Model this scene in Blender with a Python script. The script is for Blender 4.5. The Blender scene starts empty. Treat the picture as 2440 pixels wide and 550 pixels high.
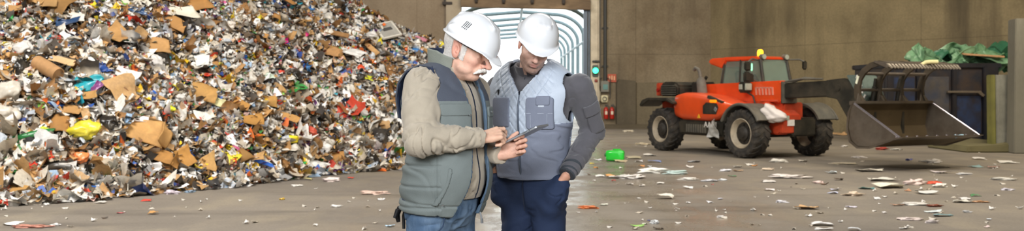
import bpy, bmesh, math, random
import numpy as np
from mathutils import Vector, Matrix, Euler
SC = bpy.context.scene
COL = SC.collection
PI = math.pi
F_PX = 2200.0          # focal length in pixels of the 2440-wide frame
CAM_Z = 1.5
HOR = 220.0            # row of the horizon
def W(px, py, y):      # the point that lies at depth y behind a pixel of the photograph
    return Vector(((px-1220.0)*y/F_PX, y, CAM_Z+(HOR-py)*y/F_PX))
def floor_pt(px, py):
    y = F_PX*CAM_Z/(py-HOR)
    return Vector(((px-1220.0)*y/F_PX, y, 0.0))
def lin(c):
    if isinstance(c, str):
        c = [int(c[i:i+2], 16)/255 for i in (0, 2, 4)]
    return tuple((v/12.92 if v <= 0.04045 else ((v+0.055)/1.055)**2.4) for v in c[:3])
# ------------------------------------------------------------------ materials
MATS = {}
def nd(nt, t, **kw):
    n = nt.nodes.new(t)
    for k, v in kw.items():
        if k in n.inputs.keys(): n.inputs[k].default_value = v
        else: setattr(n, k, v)
    return n
def mat(name, col='808080', rough=0.6, metal=0.0, var=0.12, scale=8.0, bump=0.0, bscale=60.0, emit=None, es=0.0,
        spec=0.5, trans=0.0, alpha=1.0, attr=None, coat=0.0, sheen=0.0, dirt=None, dirt_amt=0.0, dirt_scale=2.0, stretch=None, rough_var=0.0):
    if name in MATS: return MATS[name]
    m = bpy.data.materials.new(name); m.use_nodes = True
    nt = m.node_tree; L = nt.links
    b = nt.nodes['Principled BSDF']
    c = lin(col)
    b.inputs['Roughness'].default_value = rough
    b.inputs['Metallic'].default_value = metal
    b.inputs['Specular IOR Level'].default_value = spec
    b.inputs['Transmission Weight'].default_value = trans
    b.inputs['Alpha'].default_value = alpha
    b.inputs['Coat Weight'].default_value = coat
    b.inputs['Sheen Weight'].default_value = sheen
    tc = nd(nt, 'ShaderNodeTexCoord')
    mp = nd(nt, 'ShaderNodeMapping')
    L.new(tc.outputs['Object'], mp.inputs['Vector'])
    if stretch: mp.inputs['Scale'].default_value = stretch
    nz = nd(nt, 'ShaderNodeTexNoise', Scale=scale, Detail=5.0, Roughness=0.6)
    L.new(mp.outputs[0], nz.inputs['Vector'])
    if attr:
        at = nd(nt, 'ShaderNodeAttribute', attribute_name=attr)
        base = at.outputs['Color']
    else:
        rgb = nd(nt, 'ShaderNodeRGB'); rgb.outputs[0].default_value = (*c, 1)
        base = rgb.outputs[0]
    mr = nd(nt, 'ShaderNodeMapRange'); mr.inputs[1].default_value = 0.3; mr.inputs[2].default_value = 0.7
    mr.inputs[3].default_value = 1-var; mr.inputs[4].default_value = 1+var
    L.new(nz.outputs[0], mr.inputs[0])
    mx = nd(nt, 'ShaderNodeVectorMath', operation='MULTIPLY')
    L.new(base, mx.inputs[0]); L.new(mr.outputs[0], mx.inputs[1])
    out = mx.outputs[0]
    if dirt:
        n2 = nd(nt, 'ShaderNodeTexNoise', Scale=dirt_scale, Detail=7.0, Roughness=0.65)
        L.new(mp.outputs[0], n2.inputs['Vector'])
        m2 = nd(nt, 'ShaderNodeMapRange'); m2.inputs[1].default_value = 0.42; m2.inputs[2].default_value = 0.68
        m2.inputs[3].default_value = 0; m2.inputs[4].default_value = dirt_amt
        L.new(n2.outputs[0], m2.inputs[0])
        mm = nd(nt, 'ShaderNodeMix', data_type='RGBA')
        L.new(m2.outputs[0], mm.inputs[0]); L.new(out, mm.inputs[6]); mm.inputs[7].default_value = (*lin(dirt), 1)
        out = mm.outputs[2]
    L.new(out, b.inputs['Base Color'])
    if rough_var:
        m3 = nd(nt, 'ShaderNodeMapRange'); m3.inputs[1].default_value = 0.35; m3.inputs[2].default_value = 0.65
        m3.inputs[3].default_value = rough-rough_var; m3.inputs[4].default_value = rough+rough_var
        L.new(nz.outputs[0], m3.inputs[0]); L.new(m3.outputs[0], b.inputs['Roughness'])
    if bump:
        n4 = nd(nt, 'ShaderNodeTexNoise', Scale=bscale, Detail=3.0)
        L.new(mp.outputs[0], n4.inputs['Vector'])
        bp = nd(nt, 'ShaderNodeBump', Strength=bump, Distance=0.01)
        L.new(n4.outputs[0], bp.inputs['Height']); L.new(bp.outputs[0], b.inputs['Normal'])
    if emit:
        b.inputs['Emission Color'].default_value = (*lin(emit), 1)
        b.inputs['Emission Strength'].default_value = es
    MATS[name] = m
    return m
# ------------------------------------------------------------------ objects
def tag(o, label=None, cat=None, group=None, kind=None):
    if label: o['label'] = label
    if cat: o['category'] = cat
    if group: o['group'] = group
    if kind: o['kind'] = kind
    return o
def empty(name, loc=(0,0,0), rz=0.0, label=None, cat=None, group=None):
    o = bpy.data.objects.new(name, None); COL.objects.link(o)
    o.empty_display_size = 0.1
    o.location = loc; o.rotation_euler = (0, 0, rz)
    return tag(o, label, cat, group)
def link_mesh(name, me, m=None, parent=None, smooth=False):
    if m is not None:
        for x in (m if isinstance(m, (list, tuple)) else [m]): me.materials.append(x)
    if smooth:
        me.polygons.foreach_set('use_smooth', np.ones(len(me.polygons), dtype=bool))
    o = bpy.data.objects.new(name, me); COL.objects.link(o)
    if parent is not None: o.parent = parent
    return o
def np_mesh(name, V, Fq, m=None, parent=None, smooth=True, col=None, fmat=None):
    """V (n,3), Fq (m,4) or (m,3) arrays"""
    V = np.asarray(V, dtype=np.float32); Fq = np.asarray(Fq, dtype=np.int32)
    me = bpy.data.meshes.new(name)
    me.vertices.add(len(V)); me.vertices.foreach_set('co', V.ravel())
    k = Fq.shape[1]
    me.loops.add(Fq.size); me.loops.foreach_set('vertex_index', Fq.ravel())
    me.polygons.add(len(Fq)); me.polygons.foreach_set('loop_start', np.arange(len(Fq), dtype=np.int32)*k)
    if fmat is not None: me.polygons.foreach_set('material_index', np.asarray(fmat, dtype=np.int32))
    me.update(calc_edges=True)
    if col is not None:
        a = me.color_attributes.new('Col', 'FLOAT_COLOR', 'POINT')
        c4 = np.ones((len(V), 4), dtype=np.float32); c4[:, :3] = col
        a.data.foreach_set('color', c4.ravel())
    return link_mesh(name, me, m, parent, smooth)
class MB:
    """collects shapes into one mesh"""
    def __init__(s): s.bm = bmesh.new(); s.smooth = False
    def box(s, c, d, rot=None, bev=0.0):
        r = bmesh.ops.create_cube(s.bm, size=1.0)
        vs = r['verts']
        M = Matrix.Translation(Vector(c)) @ (rot.to_4x4() if rot is not None else Matrix.Identity(4)) @ Matrix.Diagonal((*d, 1))
        bmesh.ops.transform(s.bm, matrix=M, verts=vs)
        if bev > 0:
            es = list({e for v in vs for e in v.link_edges})
            bmesh.ops.bevel(s.bm, geom=es, offset=bev, segments=2, affect='EDGES', clamp_overlap=True)
        return s
    def poly(s, pts):
        vs = [s.bm.verts.new(Vector(p)) for p in pts]
        s.bm.faces.new(vs); return s
    def prism(s, pts, vec, bev=0.0):
        """closed outline pts (3D) extruded along vec"""
        a = [s.bm.verts.new(Vector(p)) for p in pts]
        b = [s.bm.verts.new(Vector(p)+Vector(vec)) for p in pts]
        n = len(a); fs = [s.bm.faces.new(a[::-1]), s.bm.faces.new(b)]
        for i in range(n): fs.append(s.bm.faces.new((a[i], a[(i+1) % n], b[(i+1) % n], b[i])))
        bmesh.ops.recalc_face_normals(s.bm, faces=fs)
        if bev > 0:
            es = list({e for v in a+b for e in v.link_edges})
            bmesh.ops.bevel(s.bm, geom=es, offset=bev, segments=2, affect='EDGES', clamp_overlap=True)
        return s
    def rod(s, a, b, r, r2=None, n=12, cap=True):
        a = Vector(a); b = Vector(b); d = b-a
        q = Vector((0, 0, 1)).rotation_difference(d.normalized()).to_matrix().to_4x4()
        M = Matrix.Translation((a+b)/2) @ q
        bmesh.ops.create_cone(s.bm, cap_ends=cap, segments=n, radius1=r, radius2=r if r2 is None else r2, depth=d.length, matrix=M)
        return s
    def tube(s, pts, r, n=10, cap=True):
        pts = [Vector(p) for p in pts]; rs = r if isinstance(r, (list, tuple)) else [r]*len(pts)
        rings = []; up = None
        for i, p in enumerate(pts):
            d = (pts[min(i+1, len(pts)-1)]-pts[max(i-1, 0)]).normalized()
            if up is None: up = d.orthogonal().normalized()
            up = (up - d*up.dot(d)).normalized(); sd = d.cross(up)
            rings.append([s.bm.verts.new(p+(up*math.cos(2*PI*k/n)+sd*math.sin(2*PI*k/n))*rs[i]) for k in range(n)])
        for i in range(len(rings)-1):
            for k in range(n):
                s.bm.faces.new((rings[i][k], rings[i][(k+1) % n], rings[i+1][(k+1) % n], rings[i+1][k]))
        if cap: s.bm.faces.new(rings[0][::-1]); s.bm.faces.new(rings[-1])
        return s
    def lathe(s, prof, c=(0,0,0), axis='Z', n=32, close=False):
        """prof: (radius, height) pairs"""
        rings = []
        for (r, h) in prof:
            ring = []
            for k in range(n):
                a = 2*PI*k/n
                p = {'Z': (r*math.cos(a), r*math.sin(a), h), 'Y': (r*math.cos(a), h, r*math.sin(a)), 'X': (h, r*math.cos(a), r*math.sin(a))}[axis]
                ring.append(s.bm.verts.new(Vector(p)+Vector(c)))
            rings.append(ring)
        m = len(rings)
        for i in range(m if close else m-1):
            for k in range(n):
                s.bm.faces.new((rings[i][k], rings[i][(k+1) % n], rings[(i+1) % m][(k+1) % n], rings[(i+1) % m][k]))
        if not close: s.bm.faces.new(rings[0][::-1]); s.bm.faces.new(rings[-1])
        return s
    def ball(s, c, r, d=(1,1,1), n=16):
        M = Matrix.Translation(Vector(c)) @ Matrix.Diagonal((*d, 1))
        bmesh.ops.create_uvsphere(s.bm, u_segments=n, v_segments=max(6, n//2), radius=r, matrix=M); return s
    def build(s, name, m=None, parent=None, smooth=False, mods=None):
        bmesh.ops.recalc_face_normals(s.bm, faces=s.bm.faces)
        me = bpy.data.meshes.new(name); s.bm.to_mesh(me); s.bm.free()
        o = link_mesh(name, me, m, parent, False)
        if smooth:
            me.polygons.foreach_set('use_smooth', np.ones(len(me.polygons), dtype=bool))
            me.set_sharp_from_angle(angle=math.radians(38))
        return o
def structure(o): o['kind'] = 'structure'; return o
# ------------------------------------------------------------------ implicit surfaces
def surface_nets(F, xs, ys, zs):
    S = F < 0
    act = np.zeros(tuple(n-1 for n in F.shape), dtype=np.int8)
    for dx in (0, 1):
        for dy in (0, 1):
            for dz in (0, 1):
                act += S[dx:S.shape[0]-1+dx, dy:S.shape[1]-1+dy, dz:S.shape[2]-1+dz]
    I, J, K = np.nonzero((act > 0) & (act < 8))
    idx = np.full(act.shape, -1, dtype=np.int32); idx[I, J, K] = np.arange(len(I))
    corners = [(a, b, c) for a in (0, 1) for b in (0, 1) for c in (0, 1)]
    val = {c: F[I+c[0], J+c[1], K+c[2]] for c in corners}
    acc = np.zeros((len(I), 3)); cnt = np.zeros(len(I))
    for c in corners:
        for ax in range(3):
            if c[ax] == 0:
                d = list(c); d[ax] = 1; d = tuple(d)
                a, b = val[c], val[d]; m = (a < 0) != (b < 0)
                t = np.where(m, a/np.where(np.abs(a-b) < 1e-12, 1, a-b), 0)
                p = np.tile(np.array(c, float), (len(I), 1)); p[:, ax] = t
                acc[m] += p[m]; cnt[m] += 1
    q = acc/cnt[:, None]
    hx = xs[1]-xs[0]; hy = ys[1]-ys[0]; hz = zs[1]-zs[0]
    V = np.stack([xs[I]+q[:, 0]*hx, ys[J]+q[:, 1]*hy, zs[K]+q[:, 2]*hz], 1)
    quads = []
    for ax in range(3):
        sl0 = [slice(None)]*3; sl1 = [slice(None)]*3
        sl0[ax] = slice(0, -1); sl1[ax] = slice(1, None)
        for o in range(3):
            if o != ax: sl0[o] = slice(1, -1); sl1[o] = slice(1, -1)
        A = S[tuple(sl0)]; B = S[tuple(sl1)]
        for flip, msk in ((0, A & ~B), (1, ~A & B)):
            i, j, k = np.nonzero(msk)
            P = [i, j, k]
            for o in range(3):
                if o != ax: P[o] = P[o]+1
            u, v = [(1, 2), (2, 0), (0, 1)][ax]
            def cell(du, dv):
                Q = [P[0], P[1], P[2]]; Q[u] = Q[u]-du; Q[v] = Q[v]-dv
                return idx[Q[0], Q[1], Q[2]]
            qd = np.stack([cell(1, 1), cell(0, 1), cell(0, 0), cell(1, 0)], 1)
            quads.append(qd[:, ::-1] if flip else qd)
    return V, np.concatenate(quads)
class Field:
    def __init__(s, lo, hi, h):
        s.h = h; s.lo = np.array(lo, float); hi = np.array(hi, float)
        n = np.ceil((hi-s.lo)/h).astype(int)+1
        s.xs, s.ys, s.zs = [s.lo[i]+h*np.arange(n[i]) for i in range(3)]
        s.F = np.full(tuple(n), 1.0, dtype=np.float32)
    def block(s, lo, hi, pad):
        r = []
        for i, ax in enumerate((s.xs, s.ys, s.zs)):
            a = int(np.searchsorted(ax, lo[i]-pad)); b = int(np.searchsorted(ax, hi[i]+pad))
            if b-a < 1: return None
            r.append(slice(a, b))
        X = s.xs[r[0]][:, None, None]; Y = s.ys[r[1]][None, :, None]; Z = s.zs[r[2]][None, None, :]
        return tuple(r), X, Y, Z
    def comb(s, sl, d, k, sub):
        a = s.F[sl]
        if sub: a = -a
        if k > 0:
            hh = np.maximum(k-np.abs(a-d), 0)/k
            v = np.minimum(a, d)-hh*hh*k*0.25
        else: v = np.minimum(a, d)
        s.F[sl] = -v if sub else v
    def cone(s, a, b, r1, r2=None, k=0.01, sub=False, sq=None):
        """round cone from a to b; sq = (axis, factor) flattens it along an axis"""
        a = np.array(a, float); b = np.array(b, float); r2 = r1 if r2 is None else r2
        R = max(r1, r2)
        B = s.block(np.minimum(a, b)-R, np.maximum(a, b)+R, k+3*s.h)
        if B is None: return s
        sl, X, Y, Z = B
        d = b-a; L2 = max(float(d @ d), 1e-12)
        px, py, pz = X-a[0], Y-a[1], Z-a[2]
        t = np.clip((px*d[0]+py*d[1]+pz*d[2])/L2, 0, 1)
        qx, qy, qz = px-t*d[0], py-t*d[1], pz-t*d[2]
        q2 = qx*qx+qy*qy+qz*qz
        if sq is not None:
            n = np.array(sq[0], float); n /= np.linalg.norm(n)
            e = qx*n[0]+qy*n[1]+qz*n[2]
            q2 = q2 + e*e*(sq[1]**2-1)
        D = np.sqrt(q2)-(r1+(r2-r1)*t)
        if sq is not None: D = D/max(1.0, (1+sq[1])/2)
        s.comb(sl, D, k, sub); return s
    def tube(s, pts, rs, k=0.01, fold=None, sub=False):
        """limb along a polyline; fold = (amp, wavelength, s_centre, width, seed) rings of creases"""
        P = [np.array(p, float) for p in pts]; R = max(rs)+0.01
        lo = np.min(P, axis=0)-R; hi = np.max(P, axis=0)+R
        B = s.block(lo, hi, k+3*s.h)
        if B is None: return s
        sl, X, Y, Z = B; best = None; s0 = 0.0
        for i in range(len(P)-1):
            a, b = P[i], P[i+1]; d = b-a; L = np.linalg.norm(d)
            px, py, pz = X-a[0], Y-a[1], Z-a[2]
            t = np.clip((px*d[0]+py*d[1]+pz*d[2])/(L*L), 0, 1)
            qx, qy, qz = px-t*d[0], py-t*d[1], pz-t*d[2]
            r = rs[i]+(rs[i+1]-rs[i])*t
            if fold is not None:
                for (amp, wl, sc, wd, sd) in fold:
                    ss = s0+t*L
                    ph = 2*PI*ss/wl+sd+1.9*np.sin(ss*29+sd*2)+2.2*np.sin(16*qx+sd)+2.4*np.cos(15*qz+2*sd)+1.8*np.sin(21*qy)
                    md = np.clip(0.55+0.75*np.sin(31*qx-24*qz+18*qy+23*ss+sd*3), 0, 1.2)
                    r = r+1.9*amp*md*(np.abs(np.sin(ph*0.5))**0.55-0.5)*np.exp(-((ss-sc)/wd)**2)
            D = np.sqrt(qx*qx+qy*qy+qz*qz)-r
            if best is None: best = D
            else:
                kk = 0.02; hh = np.maximum(kk-np.abs(best-D), 0)/kk
                best = np.minimum(best, D)-hh*hh*kk*0.25
            s0 += L
        s.comb(sl, best, k, sub); return s
    def ell(s, c, r, R=None, k=0.01, sub=False):
        c = np.array(c, float); r = np.array(r, float); m = float(r.max())
        B = s.block(c-m, c+m, k+3*s.h)
        if B is None: return s
        sl, X, Y, Z = B
        px, py, pz = X-c[0], Y-c[1], Z-c[2]
        if R is not None:
            R = np.array(R, float)      # columns = local axes
            px, py, pz = (px*R[0, i]+py*R[1, i]+pz*R[2, i] for i in range(3))
        k0 = np.sqrt((px/r[0])**2+(py/r[1])**2+(pz/r[2])**2)
        k1 = np.sqrt((px/r[0]**2)**2+(py/r[1]**2)**2+(pz/r[2]**2)**2)+1e-9
        s.comb(sl, k0*(k0-1)/k1, k, sub); return s
    def grid(s):
        return s.xs[:, None, None], s.ys[None, :, None], s.zs[None, None, :]
    def mesh(s): return surface_nets(s.F, s.xs, s.ys, s.zs)
def normals(V, Q):
    a, b, c, d = V[Q[:, 0]], V[Q[:, 1]], V[Q[:, 2]], V[Q[:, 3]]
    n = np.cross(c-a, d-b); N = np.zeros_like(V)
    for i in range(4): np.add.at(N, Q[:, i], n)
    return N/(np.linalg.norm(N, axis=1, keepdims=True)+1e-12)
def smooth_mesh(V, Q, it=2, lam=0.5):
    for _ in range(it):
        A = np.zeros_like(V); C = np.zeros(len(V))
        for i in range(4):
            j = (i+1) % 4
            np.add.at(A, Q[:, i], V[Q[:, j]]); np.add.at(C, Q[:, i], 1)
            np.add.at(A, Q[:, j], V[Q[:, i]]); np.add.at(C, Q[:, j], 1)
        V = V+(A/C[:, None]-V)*lam
    return V
def wnoise(P, freq, seed, n=5):
    """smooth warped noise in -1..1"""
    rng = np.random.RandomState(seed); out = np.zeros(len(P)); P = P*freq
    for i in range(n):
        k = rng.normal(size=3); k /= np.linalg.norm(k); k2 = rng.normal(size=3)
        out += np.sin(P @ k*(1+0.35*i)+rng.rand()*6.3+1.4*np.sin(P @ k2*0.7+rng.rand()*6))
    return out/n
# ================================================================== THE HALL
def concrete(name, c1, c2, stain, pan=(3.4, 2.6), bumpy=0.25, rough=0.85, stain_amt=0.75):
    m = bpy.data.materials.new(name); m.use_nodes = True; nt = m.node_tree; L = nt.links
    b = nt.nodes['Principled BSDF']; b.inputs['Roughness'].default_value = rough
    tc = nd(nt, 'ShaderNodeTexCoord')
    def noise(sc, det, stretch=(1, 1, 1), rough=0.6):
        mp = nd(nt, 'ShaderNodeMapping'); mp.inputs['Scale'].default_value = stretch
        L.new(tc.outputs['Object'], mp.inputs[0])
        n = nd(nt, 'ShaderNodeTexNoise', Scale=sc, Detail=det, Roughness=rough); L.new(mp.outputs[0], n.inputs['Vector']); return n
    def ramp(src, a, bb, lo=0.0, hi=1.0):
        r = nd(nt, 'ShaderNodeMapRange'); r.inputs[1].default_value = a; r.inputs[2].default_value = bb
        r.inputs[3].default_value = lo; r.inputs[4].default_value = hi; L.new(src, r.inputs[0]); return r.outputs[0]
    def mix(f, a, bb):
        x = nd(nt, 'ShaderNodeMix', data_type='RGBA')
        L.new(f, x.inputs[0])
        for i, v in ((6, a), (7, bb)):
            if isinstance(v, str): x.inputs[i].default_value = (*lin(v), 1)
            else: L.new(v, x.inputs[i])
        return x.outputs[2]
    n1 = noise(0.45, 8.0, rough=0.68); n2 = noise(0.8, 5.0, (1.0, 1.0, 0.12)); n3 = noise(14.0, 6.0); n5 = noise(0.16, 3.0)
    base = mix(ramp(n1.outputs[0], 0.35, 0.65), c1, c2)
    st = nd(nt, 'ShaderNodeMath', operation='MULTIPLY')
    L.new(ramp(n2.outputs[0], 0.44, 0.66), st.inputs[0]); L.new(ramp(n5.outputs[0], 0.4, 0.6, 0.15, stain_amt), st.inputs[1])
    base = mix(st.outputs[0], base, stain)
    base = mix(ramp(n3.outputs[0], 0.3, 0.75, 0, 0.35), base, stain)
    if pan:
        br = nd(nt, 'ShaderNodeTexBrick')
        br.offset = 0.0; br.inputs['Scale'].default_value = 1.0
        br.inputs['Brick Width'].default_value = pan[0]; br.inputs['Row Height'].default_value = pan[1]
        br.inputs['Mortar Size'].default_value = 0.012; br.inputs['Mortar Smooth'].default_value = 0.5
        mp = nd(nt, 'ShaderNodeMapping'); mp.inputs['Rotation'].default_value = (PI/2, 0, 0)
        L.new(tc.outputs['Object'], mp.inputs[0]); L.new(mp.outputs[0], br.inputs['Vector'])
        f = ramp(br.outputs['Fac'], 0, 1, 0, 0.6)
        base = mix(f, base, stain)
    L.new(base, b.inputs['Base Color'])
    bp = nd(nt, 'ShaderNodeBump', Strength=bumpy, Distance=0.03)
    L.new(n3.outputs[0], bp.inputs['Height']); L.new(bp.outputs[0], b.inputs['Normal'])
    return m
M_wall_l = concrete('concrete_pale', 'a3927a', '8c7a63', '6a5a48', pan=(4.0, 3.2), stain_amt=0.35)
M_wall_b = concrete('concrete_back', '9a8c74', '7d6e57', '3d3429', pan=(5.2, 3.1), stain_amt=1.0)
M_wall_r = concrete('concrete_right', '948564', '776a4e', '463d2c', pan=(4.6, 3.3), stain_amt=0.85)
M_ceil = mat('ceiling_sheet', '6b655a', 0.8)
# floor: worn asphalt, damp and glossier in a long patch in front of the gate
def floor_mat():
    m = bpy.data.materials.new('worn_floor'); m.use_nodes = True; nt = m.node_tree; L = nt.links
    b = nt.nodes['Principled BSDF']
    tc = nd(nt, 'ShaderNodeTexCoord')
    def N(sc, det, st=(1, 1, 1)):
        mp = nd(nt, 'ShaderNodeMapping'); mp.inputs['Scale'].default_value = st
        L.new(tc.outputs['Object'], mp.inputs[0])
        n = nd(nt, 'ShaderNodeTexNoise', Scale=sc, Detail=det, Roughness=0.62); L.new(mp.outputs[0], n.inputs['Vector']); return n.outputs[0]
    def R(src, a, bb, lo, hi):
        r = nd(nt, 'ShaderNodeMapRange'); r.inputs[1].default_value = a; r.inputs[2].default_value = bb
        r.inputs[3].default_value = lo; r.inputs[4].default_value = hi; r.interpolation_type = 'SMOOTHSTEP'; L.new(src, r.inputs[0]); return r.outputs[0]
    def mix(f, a, bb):
        x = nd(nt, 'ShaderNodeMix', data_type='RGBA'); L.new(f, x.inputs[0])
        for i, v in ((6, a), (7, bb)):
            if isinstance(v, str): x.inputs[i].default_value = (*lin(v), 1)
            else: L.new(v, x.inputs[i])
        return x.outputs[2]
    big = N(0.35, 4.0); mid = N(1.1, 6.0, (1.0, 0.6, 1)); fine = N(30.0, 3.0); sweep = N(0.9, 5.0, (0.25, 1.3, 1))
    c = mix(R(big, 0.35, 0.65, 0, 1), '8a8175', '7c746a')
    c = mix(R(mid, 0.45, 0.7, 0, 0.55), c, 'a0947f')
    c = mix(R(sweep, 0.52, 0.7, 0, 0.55), c, '5a544c')
    c = mix(R(fine, 0.45, 0.75, 0, 0.35), c, '5e574d')
    # light dust drifted along the foot of the heap (left) and at the far walls
    L.new(c, b.inputs['Base Color'])
    # wet zone: distance from the line that runs from the gate towards the camera
    sx = nd(nt, 'ShaderNodeSeparateXYZ'); L.new(tc.outputs['Object'], sx.inputs[0])
    ad = nd(nt, 'ShaderNodeMath', operation='SUBTRACT'); L.new(sx.outputs[0], ad.inputs[0]); ad.inputs[1].default_value = 0.7
    ab = nd(nt, 'ShaderNodeMath', operation='ABSOLUTE'); L.new(ad.outputs[0], ab.inputs[0])
    wet = R(ab.outputs[0], 1.2, 4.6, 1.0, 0.0)
    wn = nd(nt, 'ShaderNodeMath', operation='MULTIPLY'); L.new(wet, wn.inputs[0]); L.new(R(mid, 0.36, 0.6, 0.25, 1.0), wn.inputs[1])
    rr = nd(nt, 'ShaderNodeMapRange'); rr.inputs[3].default_value = 0.60; rr.inputs[4].default_value = 0.13; L.new(wn.outputs[0], rr.inputs[0])
    ra = nd(nt, 'ShaderNodeMath', operation='MULTIPLY_ADD'); L.new(fine, ra.inputs[0]); ra.inputs[1].default_value = 0.12; L.new(rr.outputs[0], ra.inputs[2])
    L.new(ra.outputs[0], b.inputs['Roughness'])
    b.inputs['Specular IOR Level'].default_value = 0.55
    bp = nd(nt, 'ShaderNodeBump', Strength=0.5, Distance=0.02)
    sm = nd(nt, 'ShaderNodeMath', operation='MULTIPLY_ADD'); L.new(fine, sm.inputs[0]); sm.inputs[1].default_value = 0.3; L.new(mid, sm.inputs[2])
    L.new(sm.outputs[0], bp.inputs['Height']); L.new(bp.outputs[0], b.inputs['Normal'])
    return m
M_floor = floor_mat()
YB = 38.8
XL, XR = -17.0, 17.2
DX0, DX1, DZ = -2.13, 3.17, 5.05       # the gate opening
H = 9.6
structure(MB().box((0, 30, -0.1), (60, 90, 0.2)).build('floor', M_floor))
# back wall: three slabs round the gate in one shell
CX, CY = 8.35, 38.8                       # corner with the right-hand wall
structure(MB().box(((XL+DX0)/2, YB+0.25, H/2), (DX0-XL, 0.5, H)).build('wall_back_left', M_wall_l))
structure(MB().box(((DX1+CX)/2+0.3, YB+0.25, H/2), (CX-DX1+0.6, 0.5, H)).build('wall_back_right', M_wall_b))
structure(MB().box(((DX0+DX1)/2, YB+0.25, (DZ+0.35+H)/2), (DX1-DX0, 0.5, H-DZ-0.35)).build('wall_above_gate', M_wall_l))
rdir = Vector((8.85, -11.5, 0)); rl = rdir.length; rang = math.atan2(rdir.y, rdir.x)
wr = MB().box((rl/2, 0.25, H/2), (rl, 0.5, H)).build('wall_right', M_wall_r); wr.location = (CX, CY, 0); wr.rotation_euler = (0, 0, rang); structure(wr)
structure(MB().box((XR+0.25, (CY-11.5-9)/2, H/2), (0.5, CY-11.5+9, H)).build('wall_right_front', M_wall_r))
structure(MB().box((XL-0.25, (YB-9)/2, H/2), (0.5, YB+9, H)).build('wall_left', M_wall_l))
structure(MB().box((0, -9.25, H/2), (XR-XL+1, 0.5, H)).build('wall_front', M_wall_l))
structure(MB().box((0, (YB-9)/2, H+0.1), (XR-XL+1, YB+10, 0.2)).build('ceiling', M_ceil))
# gate frame
M_jamb = mat('gate_jamb_paint', 'cbbfa8', 0.55, dirt='8b7c63', dirt_amt=0.5, scale=3)
M_guide = mat('gate_guide_steel', '56606e', 0.45, metal=0.4, var=0.25, scale=3, stretch=(1, 1, .2))
M_rust = mat('rusty_header', '8b7458', 0.75, var=0.3, scale=3, dirt='4a3a2b', dirt_amt=0.75, dirt_scale=1.6, stretch=(.35, 1, 1.6))
structure(MB().box((DX0-0.32, YB-0.12, 3.1), (0.62, 0.24, 6.2), bev=0.02).build('trim_1', mat('gate_side_concrete', 'b5a791', 0.8, dirt='8b7c63', dirt_amt=.5, scale=2)))
g = MB().box((DX1+0.27, YB-0.1, 3.6), (0.30, 0.28, 7.2), bev=0.015); g.box((DX1+0.45, YB-0.22, 3.6), (0.04, 0.1, 7.2))
structure(g.build('trim_2', M_jamb))
g = MB(); g.box((DX1-0.1, YB-0.16, 2.55), (0.16, 0.2, 5.1), bev=0.01); g.box((DX1+0.05, YB-0.2, 2.55), (0.05, 0.12, 5.1))
structure(g.build('trim_3', M_guide))
# rolled-up gate curtain with its drum and bottom beam
gate = empty('roller_gate', (DX0, YB-0.3, DZ), label='rolled-up steel gate with rusty bottom beam above the bright doorway', cat='gate')
g = MB(); prof = [(0.32, 0.0)]
gl = DX1-DX0+0.1
g.prism([(0, -0.22, 0.0), (gl, -0.22, -0.12), (gl, -0.22, 0.20), (0, -0.22, 0.36)], (0, 0.35, 0), bev=0.02)
g.build('bottom_beam', M_rust, gate)
g = MB()
for i in range(5): g.prism([(0, -0.08, 0.34+i*0.17), (gl, -0.08, 0.16+i*0.17), (gl, -0.08, 0.31+i*0.17), (0, -0.08, 0.49+i*0.17)], (0, 0.1, 0), bev=0.012)
g.build('curtain', M_rust, gate)
for i, t in enumerate((0.12, 0.33, 0.55, 0.79)):
    g = MB(); g.box((gl*t, -0.28, 0.34-0.16*t), (0.14, 0.12, 0.2), bev=0.02); g.rod((gl*t-0.05, -0.28, 0.2-0.1*t), (gl*t+0.05, -0.28, 0.2-0.1*t), 0.05)
    g.build('bracket', mat('dark_iron', '3b342e', 0.6, metal=.5), gate)
# ------------------------------------------------------------------ outside: fabric tunnel on steel hoops
M_hoop = mat('hoop_steel', '64757a', 0.5, metal=0.3)
def canopy_mat():
    m = bpy.data.materials.new('tunnel_fabric'); m.use_nodes = True; nt = m.node_tree; L = nt.links
    for n in list(nt.nodes):
        if n.type == 'BSDF_PRINCIPLED': nt.nodes.remove(n)
    d = nd(nt, 'ShaderNodeBsdfDiffuse'); d.inputs[0].default_value = (*lin('f4f5f5'), 1)
    t = nd(nt, 'ShaderNodeBsdfTranslucent'); t.inputs[0].default_value = (*lin('f6f7f5'), 1)
    x = nd(nt, 'ShaderNodeMixShader'); x.inputs[0].default_value = 0.7
    L.new(d.outputs[0], x.inputs[1]); L.new(t.outputs[0], x.inputs[2]); L.new(x.outputs[0], nt.nodes['Material Output'].inputs[0]); return m
tun = empty('storage_tunnel', (0.45, YB+1.6, 0), label='long white fabric tunnel on curved steel hoops outside the gate', cat='tunnel')
TW, TH, TR, TL = 3.0, 5.25, 1.5, 24.1
def hoop_pts(w, h, r, n=10):
    p = [(-w, 0), (-w, h-r)]
    for i in range(1, n): a = PI-PI/2*i/n; p.append((-w+r+r*math.cos(a), h-r*0.75+r*0.75*math.sin(a)-r*0.0))
    p += [(-w+r, h), (0, h+0.12), (w-r, h)]
    for i in range(1, n): a = PI/2-PI/2*i/n; p.append((w-r+r*math.cos(a), h-r*0.75+r*0.75*math.sin(a)))
    p += [(w, h-r), (w, 0)]; return p
hp = hoop_pts(TW, TH, TR)
k = 0
while k*4.0 <= TL:
    MB().tube([(x, k*4.0+(0.0), z) for x, z in hp], 0.095, n=8).build('hoop', M_hoop, tun, smooth=True); k += 1
for zz, xx in ((3.9, TW), (3.9, -TW), (TH+0.02, 0.0), (1.2, TW), (1.2, -TW)):
    MB().tube([(xx*0.985, 0, zz), (xx*0.985, TL, zz)], 0.065, n=8).build('purlin', M_hoop, tun, smooth=True)
V = []; Q = []
nr = len(hp)
for j, y in enumerate((0.9, TL)):
    for (x, z) in hp: V.append((x*1.035, y, z*1.02+0.02))
for i in range(nr-1): Q.append((i, i+1, nr+i+1, nr+i))
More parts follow.
